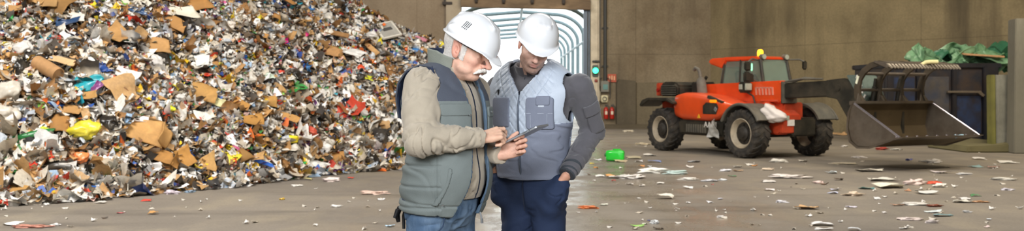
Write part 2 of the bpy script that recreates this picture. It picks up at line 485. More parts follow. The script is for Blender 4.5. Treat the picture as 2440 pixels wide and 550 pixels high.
np_mesh('cover', V, Q, canopy_mat(), tun, smooth=False)
structure(MB().box((0, YB+60, -0.35), (120, 119, 0.5)).build('ground_outside', mat('yard_concrete', 'b9b7b0', 0.8)))
# ------------------------------------------------------------------ things on the back wall right of the gate
M_pipe = mat('cable_pipe', '6d675d', 0.6); M_dkpipe = mat('dark_duct', '3a3a38', 0.6)
def wp(px, py, off=0.12):
    p = W(px, py, YB-off); return p
for px, r, m, lab in ((1430, 0.035, M_pipe, 'thin grey cable pipe running up the wall, nearer the gate'), (1442, 0.075, M_dkpipe, 'thick dark duct running up the wall right of the gate')):
    p = wp(px, 205, 0.1)
    g = MB(); g.tube([(p.x, p.y, 1.75), (p.x, p.y, H-0.05)], r, n=10)
    for z in (2.6, 4.2, 5.8, 7.4): g.box((p.x, p.y+0.04, z), (r*3.2, 0.09, 0.06))
    tag(g.build('wall_pipe', m, smooth=True), lab, 'pipe')
p = wp(1419, 168, 0.3)
t = empty('signal_lamp', p, label='small green signal lamp glowing on the gate jamb', cat='signal lamp')
MB().box((0, 0.05, -0.02), (0.26, 0.1, 0.5), bev=0.03).build('housing', mat('signal_housing', '4d5a4f', .5), t)
MB().lathe([(0.0, -0.07), (0.05, -0.065), (0.10, -0.03), (0.115, 0.0)], axis='Y', n=24).build('lens', mat('signal_green', '3fd79a', .3, emit='2fffa0', es=7.0), t, smooth=True)
g = MB(); g.lathe([(0.13, 0.0), (0.15, 0.0), (0.15, -0.12), (0.13, -0.12)], axis='Y', n=24, close=True); g.build('hood', M_dkpipe, t, smooth=True)
p = wp(1420, 146, 0.26)
t = tag(MB().box(p, (0.3, 0.2, 0.07), bev=0.01).rod(p+Vector((0, 0.0, 0)), p+Vector((0.0, 0.2, 0)), 0.05).build('sensor_bracket', M_dkpipe), 'small dark bracket on the gate jamb above the green lamp', 'bracket')
p = wp(1420, 192, 0.24)
t = tag(MB().lathe([(0.05, 0), (0.07, -0.02), (0.06, -0.07), (0.02, -0.08)], c=p, axis='Y', n=18).build('push_button', mat('button_red', '8c3a2b', .5), smooth=True), 'small reddish push button on the gate jamb below the green lamp', 'button')
p = wp(1441, 206, 0.14)
t = empty('switch_box', p, label='grey control box with teal face on the wall beside the gate', cat='control box')
MB().box((0, 0, 0), (0.34, 0.18, 0.46), bev=0.02).build('housing', mat('switch_grey', '77756a', .5), t)
MB().box((0.02, -0.1, -0.02), (0.2, 0.03, 0.22), bev=0.01).build('face', mat('switch_teal', '5f8a87', .4), t)
g = MB(); g.tube([(-0.25, 0, -0.3), (-0.25, -0.02, 0.3), (-0.12, -0.02, 0.36)], 0.02); g.tube([(0.22, 0, -0.5), (0.24, -0.02, 0.3), (0.1, -0.02, 0.36)], 0.02); g.build('cable', M_dkpipe, t, smooth=True)
p = wp(1440, 235, 0.15)
t = empty('socket_box', p, label='cream socket box on the wall above the extinguishers', cat='socket box')
MB().box((0, 0, 0), (0.28, 0.2, 0.3), bev=0.03).build('housing', mat('socket_cream', 'cfc7a4', .5), t)
MB().lathe([(0.07, -0.1), (0.09, -0.1), (0.09, -0.16), (0.07, -0.16)], axis='Y', close=True, n=18).build('socket_ring', mat('socket_dark', '55564d', .5), t)
p = wp(1425, 228, 0.12)
t = tag(MB().box(p, (0.2, 0.14, 0.42), bev=0.02).build('junction_box', mat('box_pale', 'a59c86', .6)), 'pale junction box close to the gate jamb, left of the socket box', 'junction box')
# red sign
p = wp(1458, 186, 0.06)
t = empty('fire_sign', p, label='small faded red fire sign above the extinguishers', cat='sign')
MB().box((0, 0, 0), (0.36, 0.03, 0.34), bev=0.005).build('plate', mat('sign_red', 'b4533a', .6), t)
g = MB()
for i in range(3): g.box((-0.1+0.1*i, -0.02, 0.02*(i % 2)), (0.045, 0.012, 0.17))
g.build('pictogram', mat('sign_pale', 'd9b58e', .6), t)
# fire extinguishers
def extinguisher(px, lab):
    p = wp(px, 283, 0.2); z0 = p.z
    t = empty('fire_extinguisher', p, label=lab, cat='fire extinguisher', group='fire extinguishers by the gate')
    MB().lathe([(0.085, 0.0), (0.095, 0.02), (0.095, 0.40), (0.075, 0.45), (0.035, 0.48), (0.03, 0.5)], n=20).build('cylinder', mat('ext_red', 'b0281c', .35, var=.1), t, smooth=True)
    g = MB(); g.rod((0, 0, 0.5), (0, 0, 0.55), 0.03); g.box((0.03, 0, 0.56), (0.14, 0.03, 0.03)); g.box((0.03, 0, 0.6), (0.13, 0.03, 0.02), Euler((0, -.2, 0)).to_matrix()); g.build('valve', M_dkpipe, t)
    MB().tube([(0.02, -0.02, 0.54), (0.12, -0.02, 0.52), (0.14, -0.02, 0.35), (0.11, -0.04, 0.15)], 0.014, n=8).build('hose', M_dkpipe, t, smooth=True)
    MB().box((0, -0.092, 0.25), (0.1, 0.015, 0.14), bev=0.004).build('label_plate', mat('ext_label', 'd8cdb8', .5), t)
    MB().box((0, 0.13, 0.3), (0.12, 0.09, 0.05)).build('wall_bracket', M_dkpipe, t)
extinguisher(1444, 'red fire extinguisher on the wall, the one nearer the gate')
extinguisher(1458, 'red fire extinguisher on the wall, the one farther from the gate')
# concrete guard slabs at the foot of the wall
M_slab_d = concrete('slab_dark', '6c6250', '5c5343', '3c352a', pan=None, stain_amt=.6)
M_slab = concrete('slab_mid', '7d725c', '6c624e', '443c2f', pan=None, stain_amt=.6)
a = wp(1470, 305, 0.4); b2 = wp(1516, 305, 0.4); c = wp(1606, 305, 0.4)
g = MB().prism([(a.x, YB-0.35, 0), (b2.x, YB-0.35, 0), (b2.x, YB-0.35, 1.98), (a.x+0.1, YB-0.35, 2.05), (a.x, YB-0.35, 1.9)], (0, 0.34, 0), bev=0.02)
tag(g.build('guard_slab', M_slab_d), 'dark concrete guard slab against the wall beside the fire extinguishers', 'concrete slab')
g = MB().prism([(b2.x+0.02, YB-0.25, 0), (c.x, YB-0.25, 0), (c.x, YB-0.25, 1.95), (b2.x+0.02, YB-0.25, 1.9)], (0, 0.24, 0), bev=0.02)
tag(g.build('guard_slab', M_slab), 'lighter wide concrete guard slab against the wall behind the red machine', 'concrete slab')
g = MB().prism([(a.x-0.5, YB-0.75, 0), (c.x+1.5, YB-0.75, 0), (c.x+1.5, YB-0.5, 0.16), (a.x-0.5, YB-0.5, 0.18)], (0, 0.12, 0))
tag(g.build('kerb_ridge', M_slab_d), 'low dusty concrete kerb along the foot of the back wall', 'kerb')
# wall bracket and channel left of the gate, above the heap
p = W(1066, 8, YB-0.2)
t = empty('wall_hook', p, label='dark iron wall bracket with hanging rod left of the gate', cat='bracket')
g = MB(); g.box((0, 0.05, 0), (0.42, 0.3, 0.12), bev=0.02); g.box((-0.05, 0.1, 0.12), (0.2, 0.2, 0.2), bev=0.03); g.build('arm', mat('dark_iron', '3b342e', .6), t)
MB().tube([(0, 0.08, -0.05), (0.0, 0.1, -0.95)], 0.05, n=8).build('rod', mat('brown_rod', '5f5240', .7), t, smooth=True)
# ------------------------------------------------------------------ right-hand side: skip, concrete blocks
M_conc_blk = mat('block_concrete', '8b897c', 0.85, var=.2, scale=4, dirt='5a5648', dirt_amt=.7, dirt_scale=1.8, bump=.3, bscale=25, stretch=(1, 1, .5))
M_moss = mat('mossy_yellow', '77743a', 0.9, var=.25, scale=6, dirt='5d5a33', dirt_amt=.7, dirt_scale=3)
# L-shaped block, front edge at y 23
yb = 23.3
x0 = W(2364, 0, yb).x; x1 = W(2424, 0, yb).x; zt = W(0, 178, yb).z
t = empty('concrete_block', (x0, yb, 0), label='grey L-shaped concrete block with mossy yellow edge beside the skip', cat='concrete block')
w = x1-x0
MB().prism([(0.12, 0, 0), (w-.10, 0, 0), (w-.10, 0, zt), (0.1, 0, zt)], (0, 0.28, 0), bev=0.02).build('upright', M_conc_blk, t)
MB().prism([(0.0, -0.02, 0), (0.10, -0.02, 0), (0.08, -0.02, zt), (-0.02, -0.02, zt)], (0, 0.28, 0), bev=0.02).build('mossy_edge', M_moss, t)
fx = W(2300, 0, 23).x-x0
MB().prism([(fx, -0.35, 0), (w-.12, -0.35, 0), (w-.12, -0.35, 0.15), (0.4, -0.35, 0.26), (0.0, -0.35, 0.19), (fx+0.05, -0.35, 0.16)], (0, 2.2, 0), bev=0.03).build('foot', mat('block_foot', '6f6848', 0.9, var=.2, scale=4, dirt='4c472f', dirt_amt=.6), t)
MB().prism([(-0.01, -0.03, 0.1), (0.14, -0.03, 0.1), (0.5, -0.12, 0.1), (0.3, -0.2, 0.1)], (0, 0, 0.02)).build('fillet', M_moss, t)
yb = 22.6; x0 = W(2416, 0, yb).x; zt = W(0, 44, yb).z
t = empty('concrete_wall_panel', (x0, yb, 0), label='tall grey concrete wall panel at the right edge of the photo', cat='wall panel')
MB().prism([(0, 0, 0), (1.3, 0, 0), (1.3, 0, zt+0.03), (0.04, 0, zt)], (0.08, 0.5, 0), bev=0.02).build('panel', mat('panel_concrete', '7e7a6c', .85, var=.2, scale=2.5, dirt='4f4b3d', dirt_amt=.7, dirt_scale=1.2, bump=.3, bscale=25, stretch=(1, 1, .3)), t)
MB().box((0.95, 0.2, 0.2), (1.2, 0.7, 0.4), bev=0.05).build('foot', mat('block_foot', '6f6848'), t)
# skip container
M_skip = mat('skip_blue_black', '262830', 0.55, metal=.2, var=.3, scale=2.5, dirt='4b3a2c', dirt_amt=.85, dirt_scale=1.6)
M_skipb = mat('skip_blue', '28395a', 0.5, metal=.2, var=.25, scale=3, dirt='2d241d', dirt_amt=.97, dirt_scale=1.7)
M_skipd = mat('skip_dark', '22242b', 0.5, metal=.3, var=.3, scale=2.5, dirt='453527', dirt_amt=.4, dirt_scale=2)
ys = 26.2
x1 = W(2374, 0, ys).x; x0 = W(2108, 0, ys).x; zt = W(0, 158, ys).z; zb = W(0, 338, ys).z
Ls = x1-x0
t = empty('skip_container', (x0, ys, 0), rz=0.0, label='rusty dark blue steel skip heaped with green plastic, beside the concrete block', cat='skip')
g = MB(); th = 0.06
g.box((Ls/2, 0, (zt+zb)/2), (Ls, th, zt-zb)); g.box((Ls/2, 2.2, (zt+zb)/2), (Ls, th, zt-zb))
g.box((0, 1.1, (zt+zb)/2), (th, 2.2, zt-zb)); g.box((Ls, 1.1, (zt+zb)/2), (th, 2.2, zt-zb)); g.box((Ls/2, 1.1, zb), (Ls, 2.2, 0.08))
g.build('body', M_skip, t)
g = MB(); g.box((Ls/2, -0.03, zt+0.02), (Ls+0.2, 0.16, 0.14), bev=0.02); g.box((Ls/2, 2.2, zt+0.02), (Ls+0.2, 0.16, 0.14), bev=0.02); g.box((0, 1.1, zt+0.02), (0.16, 2.3, 0.14), bev=0.02); g.box((Ls, 1.1, zt+0.02), (0.16, 2.3, 0.14), bev=0.02)
g.build('top_rail', M_skipd, t)
for x, w_ in ((Ls-0.22, 0.42), (Ls-1.25, 0.12), (Ls-2.25, 0.12), (0.1, 0.2)):
    MB().box((x, -0.09, (zt+zb)/2), (w_, 0.14, zt-zb-0.02), bev=0.02).build('rib', M_skipd, t)
MB().box((Ls-0.82, -0.05, zb+0.78), (0.7, 0.06, 1.05), bev=0.01).build('side_panel', M_skipb, t)
MB().box((Ls-2.68, -0.05, zb+1.25), (0.66, 0.06, 1.15), bev=0.01).build('side_panel', M_skipb, t)
MB().box((Ls-1.78, -0.05, zb+1.2), (0.8, 0.06, 1.3), bev=0.01).build('side_panel', mat('skip_rust_panel', '4a443e', .6, var=.3, scale=3, dirt='2b3346', dirt_amt=.8, dirt_scale=2.0), t)
g = MB(); g.box((Ls-1.0, -0.17, zb+1.42), (0.95, 0.1, 0.06), bev=0.01); g.prism([(Ls-0.55, -0.2, zb+1.45), (Ls-0.42, -0.2, zb+1.33), (Ls-0.47, -0.2, zb+1.28), (Ls-0.62, -0.2, zb+1.39)], (0, 0.1, 0))
g.build('hinge_bar', mat('worn_steel', '7b6f60', .5, metal=.5), t)
g = MB(); g.box((Ls/2, 0.1, zb-0.1), (Ls, 0.12, 0.2)); g.box((Ls/2, 2.0, zb-0.1), (Ls, 0.12, 0.2))
for x in (0.3, Ls-1.1, Ls-0.3): g.rod((x, 0.0, 0.13), (x, 0.25, 0.13), 0.13, n=16); g.rod((x, 1.9, 0.13), (x, 2.15, 0.13), 0.13, n=16)
g.build('skid', M_skipd, t)
MB().box((Ls/2, 1.1, zt-0.35), (Ls-0.2, 2.0, 0.1)).build('load_bed', mat('mixed_rubbish_dark', '3c3a2c', .9, var=.5, scale=10), t)
# crushed green plastic on the skip
M_green = mat('green_bin_plastic', '66906a', 0.38, var=.15, scale=2, dirt='9db79a', dirt_amt=.35, dirt_scale=2.5)
M_greend = mat('green_bin_dark', '31664a', 0.4, var=.2, scale=3)
def crushed(name, c, size, rot, m, lab, seed, amp=0.25, group=None, dents=2.2, tilt=0.0):
    rng = np.random.RandomState(seed)
    n = 22; u = np.linspace(-1, 1, n)
    V = []; Q = []
    # open box of five thin faces crumpled by folds
    bm = bmesh.new(); bmesh.ops.create_cube(bm, size=2.0)
    f = [f for f in bm.faces if f.normal.z > 0.9]; bmesh.ops.delete(bm, geom=f, context='FACES')
    bmesh.ops.subdivide_edges(bm, edges=bm.edges[:], cuts=9, use_grid_fill=True)
    P = np.array([v.co[:] for v in bm.verts])
    D = np.stack([wnoise(P, dents, seed+i, 4) for i in range(3)], 1)
    D2 = np.stack([np.abs(wnoise(P, dents*1.8, seed+9+i, 3)) for i in range(3)], 1)
    P = P*np.array(size)/2*(1-0.12*(P[:, 2:3] < 0)) + D*amp*np.array(size).mean() - D2*amp*0.3
    for v, p in zip(bm.verts, P): v.co = p
    me = bpy.data.meshes.new(name); bm.to_mesh(me); bm.free()
    o = link_mesh(name, me, m, None, False)
    md = o.modifiers.new('Solidify', 'SOLIDIFY'); md.thickness = 0.018
    o.location = c; o.rotation_euler = rot
    return tag(o, lab, 'crushed bin' if 'bin' in name else 'plastic', group)
zz = zt
def gp(px, py, y): return W(px, py, y)
crushed('crushed_bin', gp(2205, 142, 26.6), (0.75, 0.7, 0.5), (0.5, 0.5, 0.3), M_green, 'crushed pale green bin at the left end of the skip load, mouth tipped up', 3, 0.16)
crushed('crushed_bin', gp(2268, 136, 26.9), (1.0, 0.7, 0.45), (0.4, -0.45, 0.2), M_green, 'crushed light green bin peaking highest in the middle of the skip load', 5, 0.18)
crushed('crushed_bin', gp(2238, 150, 27.2), (0.8, 0.8, 0.4), (2.5, 0.3, 0.8), M_greend, 'crushed dark green bin lying low between the two paler ones', 7, 0.18)
crushed('crushed_bin', gp(2345, 142, 26.9), (1.0, 0.8, 0.4), (2.8, 0.25, 0.1), M_green, 'crushed green bin lying flat under the orange-edged board on the skip', 11, 0.16)
crushed('crushed_bin', gp(2392, 137, 27.2), (0.8, 0.8, 0.45), (0.3, 0.75, 0.2), M_greend, 'dark green bin tilted at the right end of the skip load', 13, 0.15)
crushed('crushed_bin', gp(2300, 150, 26.7), (0.7, 0.5, 0.35), (0.9, 0.2, 0.5), M_green, 'small crushed green bin beside the white bag on the skip', 17, 0.2)
p = gp(2337, 131, 26.6)
o = MB().box((0, 0, 0), (1.15, 0.5, 0.05), bev=0.01).build('flat_board', mat('board_tan', 'c59a70', .7)); o.location = p; o.rotation_euler = (0.12, 0.06, 0.05); tag(o, 'tan board with orange edge lying on the green plastic in the skip', 'board')
p = gp(2213, 151, 18.15)
o = MB().tube([(-0.18, -.02, -0.04), (-0.06, 0, 0.02), (0.03, 0.01, 0.03), (0.18, 0.02, 0.03)], [0.03, 0.04, 0.042, 0.042], n=14).build('foam_tube', mat('cream_foam', 'd9cf9a', .8), smooth=True); o.location = p; tag(o, 'cream foam tube lying across the serrated teeth of the raised grapple', 'foam tube')
# ================================================================== TELEHANDLER (local: +X forward, +Y its left, origin under the front axle)
tel = empty('telehandler', (6.25, 21.55, 0), rz=math.radians(-63.25), label='orange-red telehandler with amber beacon and grey grapple bucket raised off the floor', cat='telehandler')
M_red = mat('machine_red', 'ea521e', 0.36, var=.08, scale=2, dirt='8f3a1c', dirt_amt=.3, dirt_scale=1.5, coat=.3)
M_redd = mat('machine_red_dusty', 'cf4520', 0.55, var=.15, scale=3, dirt='5a3a2a', dirt_amt=.5, dirt_scale=2)
M_blk = mat('machine_black', '26251f', 0.5, var=.25, scale=4, dirt='5d5343', dirt_amt=.45, dirt_scale=2.5)
M_grey = mat('machine_dust_grey', '57554d', 0.6, var=.2, scale=4, dirt='7a705f', dirt_amt=.5)
M_tyre = mat('tyre_rubber', '2c2a27', 0.85, var=.2, scale=10, dirt='5a5145', dirt_amt=.6, dirt_scale=6)
M_rim = mat('rim_pale', 'b9ab93', 0.55, var=.15, scale=6, dirt='6a5f4e', dirt_amt=.6, dirt_scale=5)
M_hub = mat('hub_dark', '3a3630', 0.6, metal=.3, var=.3, scale=12)
M_steel = mat('bucket_steel', '7d7469', 0.42, metal=.65, var=.2, scale=3, dirt='5a4c3e', dirt_amt=.6, dirt_scale=2.5, bump=.1, bscale=20)
M_steelin = mat('bucket_inside', '6b5c44', 0.55, metal=.4, var=.3, scale=4, dirt='3e3222', dirt_amt=.7, dirt_scale=2)
M_edge = mat('bright_edge', 'd9d4e0', 0.22, metal=.9, var=.1, scale=20)
M_glass = mat('cab_glass', '8fa89a', 0.05, trans=.0, alpha=.30, spec=.8)
M_white = mat('white_paint', 'e6e1d8', 0.5)
M_amber = mat('amber_lens', 'ff9a20', 0.3, emit='ff9410', es=9.0)
M_lamp = mat('lamp_glass', '9ba092', 0.15, emit='fff3d0', es=0.05)
def wheel(x, y, r, w, steer=0.0):
    wh = empty('wheel', (x, y, r)); wh.rotation_euler = (0, 0, steer); wh.parent = tel
    s = 1 if y > 0 else -1                     # outer side
    prof = [(r*0.60, -w*0.42), (r*0.72, -w*0.5), (r*0.90, -w*0.5), (r*0.955, -w*0.42), (r*0.965, 0), (r*0.955, w*0.42), (r*0.90, w*0.5), (r*0.72, w*0.5), (r*0.60, w*0.42)]
    g = MB(); g.lathe(prof, axis='Y', n=48, close=True)
    nl = 20
    for i in range(nl):                         # chevron lugs
        for sd in (-1, 1):
            a0 = 2*PI*(i+(0.5 if sd > 0 else 0))/nl
            pts = []
            for (yy, da, rr) in ((0.02, 0.16, r), (w*0.28, 0.02, r), (w*0.5, -0.06, r*0.965), (w*0.53, -0.06, r*0.86)):
                a = a0+da
                for dd in (-0.048, 0.048): pts.append((Vector((math.cos(a+dd)*rr, sd*yy, math.sin(a+dd)*rr)), Vector((math.cos(a+dd*1.25)*(rr-0.07), sd*(yy*0.96), math.sin(a+dd*1.25)*(rr-0.07)))))
            top = [g.bm.verts.new(p[0]) for p in pts]; bot = [g.bm.verts.new(p[1]) for p in pts]
            for j in range(3):
                a_, b_, c_, d_ = 2*j, 2*j+1, 2*j+3, 2*j+2
                g.bm.faces.new((top[a_], top[b_], top[c_], top[d_]))
                g.bm.faces.new((top[a_], top[d_], bot[d_], bot[a_])); g.bm.faces.new((top[b_], bot[b_], bot[c_], top[c_]))
            g.bm.faces.new((top[0], bot[0], bot[1], top[1])); g.bm.faces.new((top[6], top[7], bot[7], bot[6]))
    g.build('tyre', M_tyre, wh)
    g = MB(); g.lathe([(r*0.61, s*w*0.44), (r*0.585, s*w*0.455), (r*0.55, s*w*0.40), (r*0.50, s*w*0.26), (r*0.46, s*w*0.22), (r*0.44, s*w*0.16), (r*0.46, s*w*0.1), (r*0.52, -s*w*0.2), (r*0.60, -s*w*0.42), (r*0.62, -s*w*0.42)], axis='Y', n=40, close=True)
    g.build('rim', M_rim, wh, smooth=True)
    g = MB(); g.lathe([(r*0.47, s*w*0.12), (r*0.47, s*w*0.19), (r*0.30, s*w*0.2), (r*0.29, s*w*0.30), (r*0.22, s*w*0.36), (r*0.19, s*w*0.44), (r*0.08, s*w*0.47)], axis='Y', n=24)
    for i in range(8):
        a = 2*PI*i/8; g.rod((math.cos(a)*r*0.36, s*w*0.18, math.sin(a)*r*0.36), (math.cos(a)*r*0.36, s*w*0.27, math.sin(a)*r*0.36), 0.022, n=8)
    g.build('hub', M_hub, wh)
wheel(0, -0.98, 0.565, 0.44, 0.02); wheel(0, 0.98, 0.565, 0.44, -0.14)
wheel(-3.1, -0.98, 0.555, 0.42); wheel(-3.1, 0.98, 0.555, 0.42)
def P_(name, g, m, smooth=False, parent=None): return g.build(name, m, parent or tel, smooth)
# chassis
g = MB(); g.box((-1.5, 0, 0.72), (4.6, 0.7, 0.42), bev=0.04); g.rod((0, -0.8, 0.56), (0, 0.8, 0.56), 0.1); g.rod((-3.1, -0.8, 0.56), (-3.1, 0.8, 0.56), 0.1); g.box((-1.5, 0.75, 0.7), (1.6, 0.5, 0.45), bev=.04)
P_('chassis', g, M_blk)
# front nose: red frame between the front wheels
nose = MB().prism([(0.1, -0.62, 0.55), (0.62, -0.62, 0.55), (0.72, -0.62, 0.62), (0.72, -0.62, 0.98), (0.5, -0.62, 1.1), (0.1, -0.62, 1.3)], (0, 0.62, 0), bev=0.03)
nose.prism([(0.66, -0.64, 0.58), (0.78, -0.64, 0.58), (0.78, -0.64, 0.99), (0.66, -0.64, 0.99)], (0, 0.56, 0), bev=0.02)
nose.box((0.25, -0.05, 1.02), (0.5, 0.6, 0.5), bev=0.03)
P_('front_frame', nose, M_redd)
MB().box((0.79, -0.36, 0.82), (0.02, 0.30, 0.14), bev=0.004).build('number_plate', M_white, tel)
lm = MB().box((0.79, -0.52, 0.93), (0.04, 0.12, 0.1), bev=0.01).build('front_light', M_lamp, tel)
# side engine hood
def hood():
    secs = []  # (x, z_bottom, z_top, y_out)
    data = [(-2.72, 0.98, 1.30, -1.00), (-2.62, 0.86, 1.45, -1.06), (-2.3, 0.80, 1.50, -1.10), (-1.8, 0.80, 1.49, -1.12), (-1.3, 0.79, 1.44, -1.12), (-0.9, 0.84, 1.36, -1.12), (-0.62, 0.98, 1.27, -1.10), (-0.42, 1.12, 1.22, -1.05)]
    g = MB(); rings = []
    for (x, zb_, zt_, yo) in data:
        ring = []; yi = -0.40; cz = (zb_+zt_)/2; hz = (zt_-zb_)/2; cy = (yo+yi)/2; hy = (yi-yo)/2
        for k in range(28):
            a = 2*PI*k/28; e = 0.42
            cc, ss = math.cos(a), math.sin(a)
            ring.append(g.bm.verts.new((x, cy+hy*math.copysign(abs(cc)**e, cc), cz+hz*math.copysign(abs(ss)**(e*1.1), ss))))
        rings.append(ring)
    for i in range(len(rings)-1):
        for k in range(28): g.bm.faces.new((rings[i][k], rings[i][(k+1) % 28], rings[i+1][(k+1) % 28], rings[i+1][k]))
    g.bm.faces.new(rings[0]); g.bm.faces.new(rings[-1][::-1]); return g
P_('engine_hood', hood(), M_red, True)
g = MB().prism([(-1.42, -1.13, 0.98), (-0.92, -1.13, 0.98), (-0.84, -1.13, 1.14), (-0.9, -1.13, 1.24), (-1.30, -1.13, 1.26), (-1.42, -1.13, 1.18)], (0, 0.05, 0), bev=0.01); P_('hood_grille', g, M_blk)
g = MB().prism([(-1.28, -1.11, 1.36), (-0.72, -1.11, 1.24), (-0.70, -1.11, 1.28), (-1.26, -1.11, 1.43)], (0, 0.09, 0), bev=0.008); P_('hood_vent', g, M_blk)
P_('side_indicator', MB().box((-1.02, -1.13, 1.29), (0.24, 0.05, 0.07), bev=0.015), mat('orange_lens', 'ff9a1a', .3, emit='ff8a10', es=.7))
P_('pale_plate', MB().box((-0.93, -1.135, 1.1), (0.1, 0.03, 0.1), Euler((0, .6, 0)).to_matrix(), bev=.01), mat('pale_metal', 'd6dbe0', .2, metal=.8))  # small tilted pale metallic plate on the hood side
P_('warning_triangle', MB().prism([(-1.62, -1.135, 0.88), (-1.5, -1.135, 0.88), (-1.56, -1.135, 0.98)], (0, 0.01, 0)), mat('sticker_yellow', 'e8b427', .5))
P_('step_box', MB().prism([(-2.45, -1.06, 0.45), (-0.75, -1.06, 0.45), (-0.66, -1.06, 0.82), (-2.5, -1.06, 0.82)], (0, 0.6, 0), bev=0.05), M_blk)
g = MB()
for i in range(9): g.box((-2.1+i*0.09, -1.075, 0.62), (0.05, 0.02, 0.2))
P_('side_grille', g, M_grey)
cu = bpy.data.curves.new('t', 'FONT'); cu.body = 'AANI'; cu.size = 0.2; cu.extrude = 0.004
to = bpy.data.objects.new('t', cu); COL.objects.link(to)
dg = bpy.context.evaluated_depsgraph_get(); me = bpy.data.meshes.new_from_object(to.evaluated_get(dg)); bpy.data.objects.remove(to)
me.transform(Matrix.Translation((-1.42, -1.085, 0.66)) @ Matrix.Rotation(PI/2, 4, 'X'))
link_mesh('side_lettering', me, M_white, tel)
# fenders
def fender(x, y0, y1, r, a0, a1, m, lip=0.06, n=14, zc=0.56, flat=0.0):
    g = MB(); out = []; inn = []
    for i in range(n+1):
        a = math.radians(a0+(a1-a0)*i/n)
        cx_, cz_ = x+r*math.cos(a), zc+(r-flat*abs(math.cos(a))*0)*math.sin(a)
        out.append((cx_, cz_)); inn.append((x+(r-0.05)*math.cos(a), zc+(r-0.05)*math.sin(a)))
    pts = out+inn[::-1]
    a_ = [g.bm.verts.new((p[0], y0, p[1])) for p in pts]; b_ = [g.bm.verts.new((p[0], y1, p[1])) for p in pts]
    L_ = len(pts)
    for i in range(L_): g.bm.faces.new((a_[i], a_[(i+1) % L_], b_[(i+1) % L_], b_[i]))
    for i in range(n):
        g.bm.faces.new((a_[i], a_[L_-1-i], a_[L_-2-i], a_[i+1])); g.bm.faces.new((b_[i], b_[i+1], b_[L_-2-i], b_[L_-1-i]))
    # lip rolled down on the outer side
    ys_ = y0 if abs(y0) > abs(y1) else y1
    g.tube([(x+r*math.cos(math.radians(a0+(a1-a0)*i/n)), ys_, zc+r*math.sin(math.radians(a0+(a1-a0)*i/n))-0.02) for i in range(n+1)], 0.035, n=8)
    return g
P_('fender', fender(0, -1.2, -0.62, 0.69, 28, 155, M_blk), M_grey, True)
P_('fender', fender(0, 1.2, 0.62, 0.69, 28, 150, M_blk), M_grey, True)
P_('fender', fender(-3.1, 1.2, 0.62, 0.70, 30, 160, M_blk), M_blk, True)
g = MB().prism([(-3.98, -1.22, 1.16), (-3.86, -1.22, 1.30), (-3.6, -1.22, 1.36), (-2.75, -1.22, 1.36), (-2.5, -1.22, 1.25), (-2.5, -1.22, 1.2), (-2.8, -1.22, 1.28), (-3.55, -1.22, 1.28), (-3.9, -1.22, 1.12)], (0, 0.62, 0), bev=0.02)
P_('rear_fender', g, M_blk)
P_('fender_bracket', MB().box((-3.45, -0.62, 1.1), (0.5, 0.1, 0.35), bev=.02), M_redd)
# rear radiator housing + red box
g = MB().prism([(-3.55, -0.85, 1.40), (-2.75, -0.85, 1.40), (-2.75, -0.85, 1.66), (-2.9, -0.85, 1.77), (-3.42, -0.85, 1.78), (-3.55, -0.85, 1.68)], (0, 0.85, 0), bev=0.05)
P_('radiator_housing', g, M_blk)
g = MB()
for i in range(5): g.box((-3.15, -0.865, 1.45+i*0.055), (0.6, 0.03, 0.022))
P_('radiator_grille', g, M_grey)
P_('rear_light_box', MB().box((-3.62, -0.72, 1.58), (0.12, 0.3, 0.34), bev=.02), M_redd)
P_('rear_light', MB().rod((-3.60, -0.89, 1.56), (-3.60, -0.86, 1.56), 0.05, n=14), mat('rear_red_lens', 'a02018', .3))
g = MB(); g.box((-2.5, -0.25, 1.62), (0.35, 0.5, 0.3), bev=.03); g.rod((-2.6, -0.45, 1.7), (-2.3, -0.45, 1.8), 0.05); g.rod((-2.75, -0.1, 1.7), (-2.55, -0.1, 1.9), 0.04)
P_('boom_pivot', g, M_blk)
# exhaust
g = MB(); g.tube([(-2.05, -0.62, 1.4), (-2.12, -0.62, 1.8), (-2.14, -0.62, 1.86)], [0.13, 0.115, 0.07], n=16); g.tube([(-2.14, -0.62, 1.84), (-2.16, -0.62, 1.98), (-2.22, -0.62, 2.08), (-2.34, -0.62, 2.12), (-2.40, -0.62, 2.06)], 0.045, n=12)
P_('exhaust', g, mat('exhaust_dusty', '6a645a', .7, var=.2), True)
# boom
by0, by1 = -0.40, 0.0
bm_ = MB().prism([(-2.35, by0, 1.28), (0.42, by0, 1.24), (0.50, by0, 1.30), (0.50, by0, 1.73), (0.42, by0, 1.77), (-2.35, by0, 1.70)], (0, by1-by0, 0), bev=0.03)
boom = P_('boom', bm_, M_red)
g = MB().prism([(0.48, by0+0.05, 1.36), (2.05, by0+0.05, 1.42), (2.05, by0+0.05, 1.76), (0.48, by0+0.05, 1.71)], (0, by1-by0-0.1, 0), bev=0.02)
inner = g.build('inner_boom', M_blk, boom)
g = MB()
for x in (0.5, 0.52): g.box((x, -0.2, 1.5), (0.02, 0.46, 0.5), bev=.01)
g.build('boom_collar', M_grey, boom)
g = MB()
for i in range(6): g.prism([(-0.36+i*0.11, by0-0.012, 1.44), (-0.31+i*0.11, by0-0.012, 1.44), (-0.33+i*0.11, by0-0.012, 1.62), (-0.38+i*0.11, by0-0.012, 1.62)], (0, 0.02, 0))
for i in range(5): g.box((-0.31+i*0.11, by0-0.003, 1.61), (0.12, 0.018, 0.03))
g.build('boom_lettering', mat('faded_letter', 'e08f78', .6), boom)
hs = MB(); hs.tube([(0.6, by0, 1.74), (1.1, by0, 1.80), (1.7, by0+.03, 1.79)], 0.022); hs.tube([(0.55, by0+.3, 1.75), (0.9, by0+.3, 1.82), (1.2, by0+.3, 1.8)], 0.03); hs.build('hose', M_grey, boom, True)
g = MB(); g.rod((-0.15, by0-0.03, 1.30), (0.42, by0-0.03, 1.30), 0.03); g.box((-0.4, by0-.02, 1.26), (0.7, .05, .08)); g.build('boom_rail', M_redd, boom)
